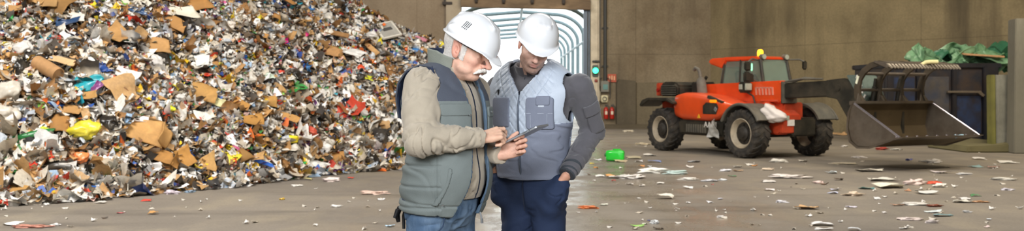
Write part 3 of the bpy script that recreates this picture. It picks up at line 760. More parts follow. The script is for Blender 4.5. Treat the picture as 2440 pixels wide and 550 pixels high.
# side headlamp on a bracket
hl = P_('headlamp', MB().box((-0.55, -0.56, 1.62), (0.2, 0.26, 0.26), bev=0.03), M_blk)
g = MB(); g.box((-0.44, -0.56, 1.63), (0.03, 0.2, 0.16), bev=.01); g.rod((-0.44, -0.6, 1.63), (-0.41, -0.6, 1.63), .06, n=14); g.box((-0.55, -0.70, 1.63), (0.12, 0.02, 0.12), bev=.005); g.build('headlamp_glass', M_lamp, hl)
MB().tube([(-0.55, -0.5, 1.5), (-0.35, -0.5, 1.42), (-0.3, -0.48, 1.25)], 0.02).build('headlamp_arm', M_blk, hl, True)
# gooseneck head
g = MB().prism([(1.85, -0.44, 1.76), (2.35, -0.44, 1.80), (2.60, -0.44, 1.72), (2.95, -0.44, 1.15), (3.02, -0.44, 0.62), (2.75, -0.44, 0.62), (2.45, -0.44, 0.95), (2.15, -0.44, 1.36), (1.85, -0.44, 1.40)], (0, 0.08, 0), bev=0.015)
g.prism([(1.85, -0.04, 1.76), (2.35, -0.04, 1.80), (2.60, -0.04, 1.72), (2.95, -0.04, 1.15), (3.02, -0.04, 0.62), (2.75, -0.04, 0.62), (2.45, -0.04, 0.95), (2.15, -0.04, 1.36), (1.85, -0.04, 1.40)], (0, 0.08, 0), bev=0.015)
g.box((2.1, -0.2, 1.58), (0.5, 0.4, 0.3), bev=.02); g.rod((2.85, -0.5, 1.1), (2.85, 0.1, 1.1), 0.06); g.rod((2.9, -0.5, 0.72), (2.9, 0.1, 0.72), 0.06); g.rod((2.2, -0.46, 1.6), (2.2, 0.08, 1.6), 0.07)
gn = P_('boom_head', g, M_blk)
g = MB().prism([(2.42, -0.46, 1.86), (2.78, -0.46, 1.86), (3.02, -0.46, 1.38), (2.86, -0.46, 1.22)], (0, 0.5, 0), bev=0.02); g.build('tilt_link', mat('link_greygreen', '6c7a72', .5, metal=.3, var=.2), gn)
g = MB()
for i in range(5): g.box((2.74+i*0.05, -0.475, 1.82-i*0.1), (0.035, 0.02, 0.07), Euler((0, .5, 0)).to_matrix())
g.build('reflective_marks', M_white, gn)
# ---- bucket
bk = empty('bucket', (0.06, 0.0, 0)); bk.parent = tel
HW = 1.11
side = [(3.10, 1.25), (3.02, 1.1), (2.98, 0.80), (3.05, 0.52), (3.25, 0.40), (3.55, 0.41), (4.28, 0.645), (4.27, 0.67), (3.22, 1.27)]
for s_ in (-1, 1):
    MB().prism([(x, s_*HW, z) for x, z in side], (0, -s_*0.03, 0), bev=0.006).build('side_plate', M_steel, bk)
    a0 = Vector((3.20, s_*HW, 1.28)); a1 = Vector((4.28, s_*HW, 0.66))
    MB().tube([a0, a1], 0.022, n=8).build('bright_rim', M_edge, bk, True)
shell = [(3.16, 1.30), (3.08, 1.12), (3.03, 0.8), (3.1, 0.55), (3.27, 0.435), (3.55, 0.44), (4.26, 0.65)]
g = MB()
inn = [(x+0.025, z+0.02) for x, z in shell]
g.prism([(x, -HW, z) for x, z in shell]+[(x, -HW, z) for x, z in inn[::-1]], (0, 2*HW, 0)); g.build('shell', M_steelin, bk)
g = MB().prism([(4.1, -HW-.02, 0.60), (4.36, -HW-.02, 0.655), (4.36, -HW-.02, 0.675), (4.1, -HW-.02, 0.625)], (0, 2*HW+.04, 0)); g.build('cutting_edge', M_steel, bk)
g = MB()
for i in range(9): g.rod((4.2, -1.1+i*0.275, 0.655), (4.2, -1.1+i*0.275, 0.685), 0.022, n=8)
g.build('edge_bolts', M_edge, bk)
g = MB().prism([(3.06, -HW, 1.24), (3.24, -HW, 1.27), (3.24, -HW, 1.33), (3.06, -HW, 1.33)], (0, 2*HW, 0), bev=0.01); g.build('top_beam', M_steel, bk)
for y in (-0.45, 0.35): MB().prism([(2.7, y, 1.0), (3.1, y, 1.3), (3.1, y, 0.5), (2.8, y, 0.6)], (0, 0.06, 0)).build('hitch_plate', M_blk, bk)
MB().box((3.3, 1.28, 0.55), (0.5, 0.02, 0.2)).build('wear_strip', M_steel, bk)
# ---- grapple: curved tines on the top beam, serrated front bar
gr = empty('grapple', (0.06, 0.0, 0)); gr.parent = tel
arc = [(3.12, 1.28), (3.04, 1.42), (3.03, 1.60), (3.08, 1.77), (3.20, 1.92), (3.38, 2.03), (3.58, 2.07), (3.80, 2.02)]
def tine(y, th, wdt=0.07):
    n = len(arc); g = MB(); a_ = []
    for i, (x, z) in enumerate(arc):
        p0 = Vector(arc[max(i-1, 0)]); p1 = Vector(arc[min(i+1, n-1)]); d = (p1-p0).normalized(); nn = Vector((-d.y, d.x))
        w_ = wdt*(1.15-0.5*i/(n-1)); a_.append(((x+nn.x*w_, z+nn.y*w_), (x-nn.x*w_, z-nn.y*w_)))
    pts = [p[0] for p in a_]+[p[1] for p in a_[::-1]]
    g.prism([(x, y-th/2, z) for x, z in pts], (0, th, 0)); return g
M_tine = mat('grapple_iron', '4f473c', .55, metal=.4, var=.25, scale=5, dirt='6f604b', dirt_amt=.5)
for y in (-0.84, -0.26, 0.36, 0.97): tine(y, 0.05).build('tine', M_tine, gr)
for (x, z) in ((3.03, 1.55), (3.16, 1.87)):
    MB().rod((x, -0.84, z), (x, 0.97, z), 0.032, n=10).build('crossbar', M_steel, gr, True)
g = MB().prism([(3.76, -0.9, 1.98), (3.83, -0.9, 1.96), (3.83, -0.9, 2.06), (3.5, -0.9, 2.12), (3.46, -0.9, 2.09)], (0, 2.0, 0), bev=0.006); g.build('front_bar', M_steel, gr)
g = MB()
for i in range(22):
    y = -0.88+i*0.092
    g.prism([(3.82, y-0.035, 2.06), (3.82, y+0.035, 2.06), (3.92, y+0.01, 1.965)], (-0.03, 0, -0.01))
    g.prism([(3.82, y-0.035, 2.0), (3.82, y+0.035, 2.0), (3.92, y+0.01, 1.965)], (-0.03, 0, 0.01))
g.build('serrated_teeth', mat('worn_teeth', 'b0a594', .45, metal=.5), gr)
for y in (-0.35, 0.35):
    g = MB(); g.rod((2.95, y, 1.2), (3.02, y, 1.62), 0.05); g.rod((2.98, y, 1.45), (3.04, y, 1.78), 0.03); g.build('ram', M_blk, gr, True)
MB().box((3.055, -0.875, 1.75), (0.05, 0.01, 0.16), Euler((0, .35, 0)).to_matrix()).build('reflector', mat('reflector_white', 'e9ead0', .4), gr)
g = MB()
for i in range(4):
    y = -0.84+i*0.60; MB().prism([(3.12, y-0.13, 1.32), (3.12, y+0.13, 1.32), (3.05, y, 1.52)], (0.02, 0, 0)).build('gusset', M_steel, gr)
# ---- cab
cab = empty('cab', (0, 0, 0)); cab.parent = tel
cy0, cy1 = 0.04, 0.92; cx0, cx1 = -2.12, -0.60; zf = 1.15; zg = 1.72; zr = 2.30
def pillar(pts, r=0.035): return MB().tube(pts, r, n=8)
corners = {'rn': [(cx0, cy0, zf), (cx0, cy0, zg), (cx0+0.10, cy0+0.03, zr)], 'rf': [(cx0, cy1, zf), (cx0, cy1, zg), (cx0+0.10, cy1-0.03, zr)],
           'fn': [(cx1, cy0, zf), (cx1+0.02, cy0, zg-.1), (cx1-0.14, cy0+0.03, zr)], 'ff': [(cx1, cy1, zf), (cx1+0.02, cy1, zg-.1), (cx1-0.14, cy1-0.03, zr)]}
for c in corners.values(): pillar(c, 0.042).build('pillar', M_blk, cab, True)
pillar([((cx0+cx1)/2-.1, cy0, zf), ((cx0+cx1)/2-.06, cy0+.02, zr)], 0.03).build('pillar', M_blk, cab, True)
g = MB().box(((cx0+cx1)/2, (cy0+cy1)/2, 1.3), (cx1-cx0, cy1-cy0, 0.5), bev=.03); g.build('cab_base', M_red, cab)
g = MB().box(((cx0+cx1)/2, (cy0+cy1)/2, zg-0.1), (0.001+cx1-cx0, cy1-cy0, 0.06)); g.build('sill', M_blk, cab)
def pane(name, pts):
    g = MB(); n = (Vector(pts[1])-Vector(pts[0])).cross(Vector(pts[2])-Vector(pts[0])).normalized()*0.008
    g.prism(pts, n); return g.build(name, M_glass, cab)
pane('side_window', [(cx0, cy0, zg-.1), (cx1, cy0, zg-.1), (cx1-0.14, cy0+.03, zr), (cx0+0.1, cy0+.03, zr)])
pane('windscreen', [(cx1, cy0, zg-.1), (cx1, cy1, zg-.1), (cx1-0.14, cy1-.03, zr), (cx1-0.14, cy0+.03, zr)])
pane('rear_window', [(cx0, cy0, zg-.1), (cx0, cy1, zg-.1), (cx0+0.10, cy1-.03, zr), (cx0+0.10, cy0+.03, zr)])
pane('side_window', [(cx0, cy1, zg-.1), (cx1, cy1, zg-.1), (cx1-0.14, cy1-.03, zr), (cx0+0.1, cy1-.03, zr)])
g = MB().prism([(cx0+0.0, cy0-.02, zr-0.02), (cx1-0.12, cy0-.02, zr-0.02), (cx1-0.10, cy0-.02, zr+0.03), (cx1-0.25, cy0-.02, zr+0.075), (cx0+0.1, cy0-.02, zr+0.09), (cx0-0.05, cy0-.02, zr+0.06)], (0, cy1-cy0+.04, 0), bev=0.03); g.build('roof', M_red, cab)
g = MB().prism([(cx0+0.25, cy0-.03, zr+0.08), (cx0-0.42, cy0-.03, zr+0.07), (cx0-0.50, cy0-.03, zr+0.02), (cx0-0.48, cy0-.03, zr-0.06), (cx0+0.04, cy0-.03, zr-0.2), (cx0+0.18, cy0-.03, zr-0.02)], (0, cy1-cy0+.06, 0), bev=0.03); g.build('rear_visor', M_red, cab)
bx, by = -1.05, 0.35
be = MB(); be.lathe([(0.085, 0), (0.085, 0.03), (0.07, 0.04)], c=(bx, by, zr+0.06), n=20); be = be.build('beacon', M_blk, cab, True)
g = MB(); g.lathe([(0.068, 0), (0.072, 0.06), (0.066, 0.12), (0.04, 0.145), (0.01, 0.15)], c=(bx, by, zr+0.10), n=20); g.build('beacon_lens', M_amber, be, True)
for (x, y, z) in ((-0.72, 0.12, 2.36), (-0.72, 0.84, 2.36)):
    g = MB(); g.rod((x-.05, y, z), (x+0.06, y, z), 0.07, n=16); g.rod((x, y, z-.07), (x, y, z-0.12), 0.02); wl = g.build('work_lamp', M_grey, cab, True)
    MB().rod((x+0.06, y, z), (x+0.075, y, z), 0.06, n=16).build('work_lamp_glass', M_lamp, wl)
def mirror(pts, c, d):
    g = MB(); g.tube(pts, 0.02, n=8); mm = g.build('mirror', M_grey, cab, True)
    MB().box(c, d, bev=.03).build('mirror_head', M_blk, mm)
mirror([(-0.75, 0.0, 2.28), (-0.6, -0.3, 2.3), (-0.58, -0.48, 2.2), (-0.58, -0.48, 1.95)], (-0.56, -0.48, 2.12), (0.08, 0.2, 0.22))
mirror([(-0.75, 0.0, 1.75), (-0.6, -0.4, 1.85), (-0.58, -0.48, 2.0)], (-0.56, -0.5, 1.87), (0.1, 0.18, 0.24))
mirror([(-0.75, 0.0, 1.6), (-0.65, -0.35, 1.7)], (-0.66, -0.36, 1.82), (0.14, 0.24, 0.26))
mirror([(-0.72, 0.92, 2.3), (-0.5, 1.1, 2.3), (-0.46, 1.2, 2.25)], (-0.46, 1.22, 2.16), (0.06, 0.16, 0.22))
# inside: seat, wheel column, headrest
g = MB(); g.box((-1.62, 0.48, 1.45), (0.45, 0.46, 0.14), bev=.05); g.box((-1.84, 0.48, 1.75), (0.13, 0.44, 0.6), Euler((0, -.12, 0)).to_matrix(), bev=.05); g.build('driver_seat', mat('seat_black', '2a2a2a', .8), cab)
g = MB(); g.rod((-1.0, 0.48, 1.3), (-1.18, 0.48, 1.72), 0.035); g.lathe([(0.17, -.015), (0.19, 0), (0.17, .015), (0.155, 0)], c=(-1.2, .48, 1.74), n=24, close=True); g.box((-0.85, .48, 1.5), (.3, .7, .3), bev=.05); g.build('steering_column', M_blk, cab)
MB().box((-1.45, 0.12, 1.66), (0.25, 0.04, 0.14), Euler((0, .3, 0)).to_matrix(), bev=.01).build('hi_vis_cloth', mat('hivis', 'b9d418', .7), cab)
MB().box((-1.12, 0.14, 2.12), (0.05, 0.05, 0.2), bev=.02).build('cab_emissive_bar', mat('cab_green_emission', 'c8ffd8', .3, emit='9dffc0', es=2.5), cab)  # pale green emissive bar high inside the cab
# ================================================================== THE HEAP OF WASTE
PXs = np.array([-700, -300, 0, 150, 300, 480, 600, 700, 760, 850, 940, 1060, 1160, 1260], float)
TOE = np.array([10.6, 11.8, 12.9, 13.2, 13.7, 14.9, 15.4, 16.4, 17.1, 17.7, 18.3, 19.2, 20.2, 21.5])
CPX = np.array([-700, 500, 600, 700, 800, 850, 900, 960, 1000, 1050, 1075, 1110, 1150, 1200], float)
CRE = np.array([6.2, 6.0, 5.4, 4.6, 3.85, 3.45, 3.08, 2.86, 2.76, 2.55, 2.3, 1.4, 0.45, 0.0])
def vnoise2(x, y, seed, fr):
    P = np.stack([np.ravel(x), np.ravel(y), np.zeros(np.size(x))], 1)
    return wnoise(P, fr, seed, 6).reshape(np.shape(x))
def pile_z(px, d):
    """height of the heap at column px and distance d behind its toe"""
    T = np.interp(px, PXs, TOE); C = np.interp(px, CPX, CRE)
    x = (px-1220)/F_PX*(T+d); y = T+d
    s = 1.02*d*(1+0.0*d)
    s = s*(1-np.exp(-np.maximum(d, 0)/0.35)*0.7)
    n = vnoise2(x, y, 5, 1.1)*0.26+vnoise2(x, y, 8, 2.9)*0.13
    s = s+n*np.clip(d/1.2, 0, 1)
    C2 = C*1.0-0.12*np.maximum(d-C, 0)
    k = 0.35; hh = np.maximum(k-np.abs(s-C2), 0)/k
    z = np.minimum(s, C2)-hh*hh*k*0.25
    z = z+n*0.35*np.clip(C, 0, 1)
    return np.where(d <= 0, 0.0, np.maximum(z, 0.0)), x, y
gx = np.arange(-420, 1215, 9.0); gd = np.concatenate([np.arange(0, 7, 0.14), np.arange(7, 15, 0.5)])
GX, GD = np.meshgrid(gx, gd, indexing='ij')
Z, X, Y = pile_z(GX, GD)
V = np.stack([np.maximum(X, -16.6), Y, Z-0.03], -1).reshape(-1, 3)
nx, nyy = Z.shape
ii = np.arange(nx*nyy).reshape(nx, nyy)
Q = np.stack([ii[:-1, :-1], ii[1:, :-1], ii[1:, 1:], ii[:-1, 1:]], -1).reshape(-1, 4)
heap = np_mesh('waste_heap', V, Q, mat('heap_core', '4a4038', 0.9, var=.5, scale=12), None, False)
tag(heap, 'towering heap of loose mixed paper, plastic and packaging waste on the left', 'waste heap', kind='stuff')
def pile_normal(px, d):
    e = 0.08
    z0, x0_, y0_ = pile_z(px, d); z1, x1_, y1_ = pile_z(px+4, d); z2, x2_, y2_ = pile_z(px, d+e)
    a = np.stack([x1_-x0_, y1_-y0_, z1-z0], -1); b = np.stack([x2_-x0_, y2_-y0_, z2-z0], -1)
    n = np.cross(a, b); return n/np.linalg.norm(n, axis=-1, keepdims=True), np.stack([x0_, y0_, z0], -1)
# px, py, width px, height px, kind, colour, rotation, name, category, label
NOTABLE = [
 (115, 14, 42, 40, 'card', 'b08a56', 20, 'cardboard_sheet', 'cardboard', 'squarish cardboard sheet near the top left of the heap, left of the dark folded one'),
 (148, 20, 50, 60, 'card', '96703f', -15, 'cardboard_sheet', 'cardboard', 'darker cardboard sheet near the top left of the heap, behind the squarish one'),
 (44, 40, 30, 26, 'card', 'b88d58', 5, 'cardboard_sheet', 'cardboard', 'small cardboard square near the top left corner of the heap'),
 (285, 92, 46, 52, 'card', 'b98d55', 60, 'cardboard_sheet', 'cardboard', 'upright bent cardboard flap in the upper left heap, left of the wide tan one'),
 (374, 120, 62, 40, 'card', 'bd9059', 5, 'cardboard_sheet', 'cardboard', 'wide tan cardboard lying flat below the cream sheet in the upper heap'),
 (420, 66, 56, 34, 'card', 'b5854c', -25, 'cardboard_sheet', 'cardboard', 'brown cardboard flap beneath the cream curved sheet'),
 (432, 42, 66, 34, 'paper', 'e9e0cc', 12, 'paper_sheet', 'paper', 'cream curved sheet above the brown flap in the upper heap'),
 (468, 18, 60, 44, 'card', 'b68347', 35, 'cardboard_sheet', 'cardboard', 'brown cardboard at the top edge of the photo right of the cream sheet'),
 (185, 52, 46, 24, 'paper', 'ece5d6', -12, 'paper_sheet', 'paper', 'white paper square in front of the dark blue patch near the top left'),
 (165, 68, 60, 26, 'film', '2c4a70', 8, 'plastic_sheet', 'plastic', 'dark blue plastic patch under the white paper square at top left'),
 (330, 38, 40, 18, 'film', '32567f', 0, 'plastic_sheet', 'plastic', 'blue plastic scrap among dark rubbish in the upper heap'),
 (118, 174, 66, 30, 'card', 'b58a5c', -30, 'cardboard_tube', 'cardboard tube', 'fat brown cardboard tube lying slantwise left of the turquoise film'),
 (150, 156, 60, 20, 'card', 'cfae80', -8, 'cardboard_sheet', 'cardboard', 'pale cardboard strip just above the fat brown tube'),
 (211, 216, 62, 40, 'film', '1fa0ad', 15, 'plastic_film', 'plastic film', 'bright turquoise plastic film in the left middle of the heap'),
 (238, 222, 20, 34, 'film', '8c4b86', -20, 'plastic_film', 'plastic film', 'purple plastic strip at the right side of the turquoise film'),
 (212, 244, 46, 24, 'card', 'b98e52', 5, 'cardboard_sheet', 'cardboard', 'cardboard piece directly below the turquoise film'),
 (140, 300, 48, 64, 'card', 'a9793f', 15, 'cardboard_sheet', 'cardboard', 'tall brown cardboard sheet left of the crumpled yellow bag'),
 (178, 274, 44, 22, 'card', 'b48850', -10, 'cardboard_sheet', 'cardboard', 'cardboard flap bridging over the dark gap left of the crumpled yellow bag'),
 (200, 322, 74, 44, 'film', 'e0d13a', 10, 'plastic_bag', 'plastic bag', 'crumpled pale yellow plastic bag low in the left part of the heap'),
 (68, 336, 92, 22, 'film', '1f7a3c', 28, 'plastic_bag', 'plastic bag', 'long twisted dark green plastic bag at the lower left of the heap'),
 (108, 316, 26, 14, 'film', 'c9dd2a', 10, 'plastic_scrap', 'plastic', 'lime yellow scrap at the right end of the twisted green bag'),
 (22, 354, 26, 14, 'film', 'c9d22f', -20, 'plastic_scrap', 'plastic', 'lime yellow scrap at the left end of the twisted green bag'),
 (20, 284, 56, 44, 'film', 'd8cfc0', 0, 'plastic_bag', 'plastic bag', 'pale crumpled bag at the left edge of the photo, above the twisted green bag'),
 (28, 232, 60, 50, 'film', 'cfc8ba', 30, 'plastic_bag', 'plastic bag', 'greyish white bag at the left edge, level with the turquoise film'),
 (332, 318, 110, 58, 'card', 'c8995c', -4, 'cardboard_box', 'cardboard box', 'biggest torn open cardboard box in the heap with white paper inside'),
 (338, 298, 30, 16, 'paper', 'efe6e2', 10, 'paper_scrap', 'paper', 'white paper scrap lying inside the biggest cardboard box'),
 (374, 378, 78, 34, 'card', 'b07e3f', -12, 'cardboard_box', 'cardboard box', 'flattened brown carton just below the biggest cardboard box'),
 (364, 348, 52, 12, 'film', 'e6d51f', 4, 'plastic_strip', 'plastic', 'bright yellow strip between the biggest box and the flattened carton'),
 (398, 268, 36, 18, 'film', 'dfe02a', 5, 'plastic_bag', 'plastic bag', 'bright yellow-green plastic curl right of the black rubbish in the middle of the heap'),
 (262, 302, 44, 36, 'film', '262220', 10, 'plastic_bag', 'plastic bag', 'crumpled black bag between the yellow bag and the biggest cardboard box'),
 (484, 226, 82, 44, 'card', 'c09353', -20, 'cardboard_sheet', 'cardboard', 'big torn tan cardboard slab standing out in the middle of the heap'),
 (520, 256, 22, 34, 'paper', 'ddd9a6', 70, 'paper_sheet', 'paper', 'pale yellow card leaning below the right end of the torn tan slab'),
 (300, 194, 52, 32, 'paper', 'eae4dc', -10, 'paper_sheet', 'paper', 'white paper with small orange print above and right of the turquoise film'),
 (310, 218, 46, 18, 'card', 'bc9058', -18, 'cardboard_sheet', 'cardboard', 'cardboard strip beneath the white paper with orange print'),
 (484, 158, 32, 34, 'paper', 'eef0ea', 20, 'paper_sheet', 'paper', 'clean white paper leaf leaning in the upper middle of the heap'),
 (573, 262, 42, 26, 'card', 'b78644', -30, 'cardboard_sheet', 'cardboard', 'small brown cardboard right of the pale yellow card'),
 (640, 190, 26, 22, 'paper', 'cfe0cc', 4, 'paper_sheet', 'paper', 'white carton with green edges in the upper middle of the heap'),
 (673, 113, 18, 14, 'film', 'e0218a', 0, 'plastic_scrap', 'plastic', 'magenta plastic scrap high in the heap'),
 (730, 94, 13, 13, 'film', 'd92f7e', 0, 'plastic_scrap', 'plastic', 'small pink scrap next to the blue ones high in the heap'),
 (694, 340, 28, 22, 'film', 'f0dc22', 0, 'plastic_bag', 'plastic bag', 'round bright yellow bag in the lower right part of the heap'),
 (546, 361, 20, 13, 'film', 'f0d321', 0, 'plastic_scrap', 'plastic', 'small bright yellow scrap low in the middle of the heap'),
 (330, 452, 34, 16, 'film', 'f2c81a', 5, 'plastic_bag', 'plastic bag', 'orange-yellow bag at the foot of the heap'),
 (50, 467, 38, 24, 'card', 'b78b4c', 3, 'cardboard_box', 'cardboard box', 'little cardboard box at the foot of the heap in the lower left corner'),
 (22, 463, 24, 12, 'film', 'e0622c', 10, 'plastic_scrap', 'plastic', 'orange scrap touching the little box in the lower left corner'),
 (212, 460, 52, 8, 'film', '1f5fb0', 2, 'plastic_strip', 'plastic', 'flat blue strip on the floor at the foot of the heap'),
 (446, 436, 44, 24, 'paper', 'f3f0ea', 4, 'paper_sheet', 'paper', 'big white packaging sheet at the foot of the heap right of the cardboard pile'),
 (130, 405, 84, 28, 'film', '3a3732', 14, 'plastic_sheet', 'plastic', 'dark rubber-like sheet slanting near the foot of the heap at the left'),
 (85, 408, 22, 20, 'film', 'e8402a', 30, 'plastic_scrap', 'plastic', 'red crumpled wrapper with white stripes near the lower left foot of the heap'),
 (196, 392, 38, 34, 'film', 'ef8a4e', -30, 'plastic_wrapper', 'wrapper', 'orange and white wrapper right of the dark slanting sheet'),
 (492, 404, 46, 38, 'card', 'c3995c', 25, 'cardboard_sheet', 'cardboard', 'light cardboard flap leaning at the foot of the heap, right of the flattened carton'),
 (440, 392, 40, 52, 'card', 'b98743', 50, 'cardboard_sheet', 'cardboard', 'brown cardboard panel standing on edge left of the light leaning flap'),
 (404, 432, 60, 16, 'card', 'c39a66', -4, 'cardboard_sheet', 'cardboard', 'long cardboard strip lying at the very foot of the heap left of the white sheet'),
 (578, 380, 36, 36, 'card', '9b7440', -35, 'cardboard_sheet', 'cardboard', 'dark brown cardboard leaf in the lower middle of the heap'),
 (624, 398, 58, 12, 'film', '2b66c4', -8, 'plastic_strip', 'plastic', 'long blue and white wrapper at the foot of the heap in the middle'),
 (600, 300, 50, 34, 'card', 'b58440', 25, 'cardboard_sheet', 'cardboard', 'cardboard flap in the middle of the heap above the dark brown leaf'),
 (690, 290, 44, 18, 'card', 'c08f50', -8, 'cardboard_sheet', 'cardboard', 'flat cardboard strip in the heap above the round yellow bag'),
 (640, 246, 34, 26, 'card', 'c0924e', 10, 'cardboard_sheet', 'cardboard', 'cardboard square in the heap between two white crumpled bags'),
 (800, 380, 36, 32, 'card', 'b07f42', 12, 'cardboard_sheet', 'cardboard', 'cardboard sheet at the foot of the heap with a dark gap beside it'),
 (836, 320, 16, 50, 'card', '8c6c46', 80, 'cardboard_strip', 'cardboard', 'narrow brown cardboard strip standing upright in the lower right of the heap'),
 (905, 335, 44, 44, 'film', '35312e', 20, 'plastic_bag', 'plastic bag', 'big black bag at the right foot of the heap beside the older man'),
 (914, 304, 26, 34, 'card', 'c49d6c', 20, 'cardboard_sheet', 'cardboard', 'upright tan cardboard behind the big black bag'),
 (745, 398, 80, 18, 'film', 'e6e4dc', 3, 'plastic_sheet', 'plastic', 'long white plastic sheet lying at the foot of the heap right of the middle'),
 (716, 402, 22, 8, 'film', '2fb04a', 30, 'plastic_scrap', 'plastic', 'green scrap at the left end of the long white plastic sheet'),
 (790, 128, 40, 28, 'card', 'bf905c', -5, 'cardboard_box', 'cardboard box', 'small cardboard box with green edge high in the heap'),
 (809, 131, 6, 26, 'film', '2f9a52', 0, 'plastic_strip', 'plastic', 'green stripe on the right end of the small high box'),
 (836, 133, 60, 22, 'film', 'd9d6d0', -16, 'plastic_sheet', 'plastic', 'pale grey slab slanting right of the small high box'),
 (876, 120, 62, 12, 'card', 'c89c66', -42, 'wood_strip', 'wood', 'tan wooden strip slanting down in the upper right of the heap'),
 (796, 88, 64, 12, 'card', '9c7448', -6, 'wood_strip', 'wood', 'brown strip lying level above the small high box'),
 (920, 84, 44, 44, 'paper', 'aaa79f', 35, 'framed_panel', 'panel', 'grey panel with pale frame leaning near the crest of the heap'),
 (904, 106, 16, 22, 'film', 'e8d326', 20, 'plastic_scrap', 'plastic', 'yellow scrap at the lower left of the grey framed panel'),
 (884, 34, 44, 10, 'paper', 'd6dce4', -4, 'paper_sheet', 'paper', 'white and blue magazine sticking out of the crest of the heap'),
 (1000, 103, 30, 13, 'film', 'd98da0', -20, 'plastic_scrap', 'plastic', 'pink plastic lying near the right crest of the heap'),
 (990, 92, 30, 10, 'film', 'c93f33', -14, 'plastic_scrap', 'plastic', 'red plastic lying just above the pink one near the crest'),
 (990, 130, 30, 14, 'film', '2e7cc0', 5, 'plastic_bag', 'plastic bag', 'blue plastic lump in the heap left of the older man helmet'),
 (1010, 128, 84, 9, 'card', 'b58a4e', -26, 'wood_strip', 'wood', 'long thin wooden batten slanting under the pink plastic'),
 (878, 196, 22, 12, 'film', 'cfd21f', 0, 'plastic_scrap', 'plastic', 'yellow-green scrap in a dark gap on the right of the heap'),
 (622, 94, 30, 14, 'card', 'b8874a', 0, 'cardboard_scrap', 'cardboard', 'round brown cardboard scrap near the top middle of the heap'),
 (654, 46, 22, 20, 'card', 'b5854a', 20, 'cardboard_scrap', 'cardboard', 'roundish cardboard scrap below the brown roll at the top of the heap'),
 (686, 12, 34, 18, 'card', 'b07c42', -28, 'cardboard_scrap', 'cardboard', 'brown bent card roll at the top edge of the photo above the heap'),
 (552, 72, 24, 18, 'film', 'd8cdc0', 0, 'plastic_tub', 'plastic tub', 'round whitish tub in the upper middle of the heap'),
 (730, 246, 30, 16, 'film', 'd95a2b', 0, 'plastic_scrap', 'plastic', 'orange scrap in the right middle of the heap'),
 (860, 168, 18, 12, 'film', 'e2512a', 0, 'plastic_scrap', 'plastic', 'orange-red scrap in the upper right of the heap'),
 (736, 322, 34, 20, 'film', 'cf5a45', -12, 'plastic_wrapper', 'wrapper', 'faded red packet low in the heap right of the round yellow bag'),
]
# palette: (weight, base colour)
PAL = [(20, 'f4f0e8'), (15, 'e4dccd'), (11, 'd2c8b6'), (8, 'b3a692'), (9, 'faf8f4'), (6, 'bb8f5b'), (5, 'caa06a'), (3, '9a6f3f'), (4, '6d5c4a'), (4, '3f3934'), (3, '2b2826'),
       (4, '9a9896'), (4, 'c3cad2'), (2.4, '9db9d4'), (2.0, 'd8432a'), (2.0, 'e8702a'), (2.4, 'f0c22c'), (0.9, 'f2de3a'), (1.4, '2f62b5'), (0.7, '1c3f86'), (1.2, '3f9a4c'), (0.4, '8ed052'), (0.4, 'e0609a'), (0.35, '6c3f78'),
       (0.5, '2c9cb0'), (1.4, 'f0c8bc'), (1.4, 'e8c09c'), (0.7, '7a2c24')]
PW = np.array([p[0] for p in PAL]); PW = PW/PW.sum(); PC = np.array([lin(p[1]) for p in PAL])
PWB = PW*np.array([1]*13+[0.25]*(len(PAL)-13)); PWB[5:8] *= 2.0; PWB = PWB/PWB.sum()
RS = np.random.RandomState(42)
def rotmats(n, rs, normal=None, spread=1.0):
    """random frames whose third axis leans towards normal"""
    v = rs.normal(size=(n, 3)); v /= np.linalg.norm(v, axis=1, keepdims=True)
    if normal is not None: v = normal+v*spread; v /= np.linalg.norm(v, axis=1, keepdims=True)
    t = rs.normal(size=(n, 3)); t -= v*(t*v).sum(1, keepdims=True); t /= np.linalg.norm(t, axis=1, keepdims=True)
    return np.stack([t, np.cross(v, t), v], 2)
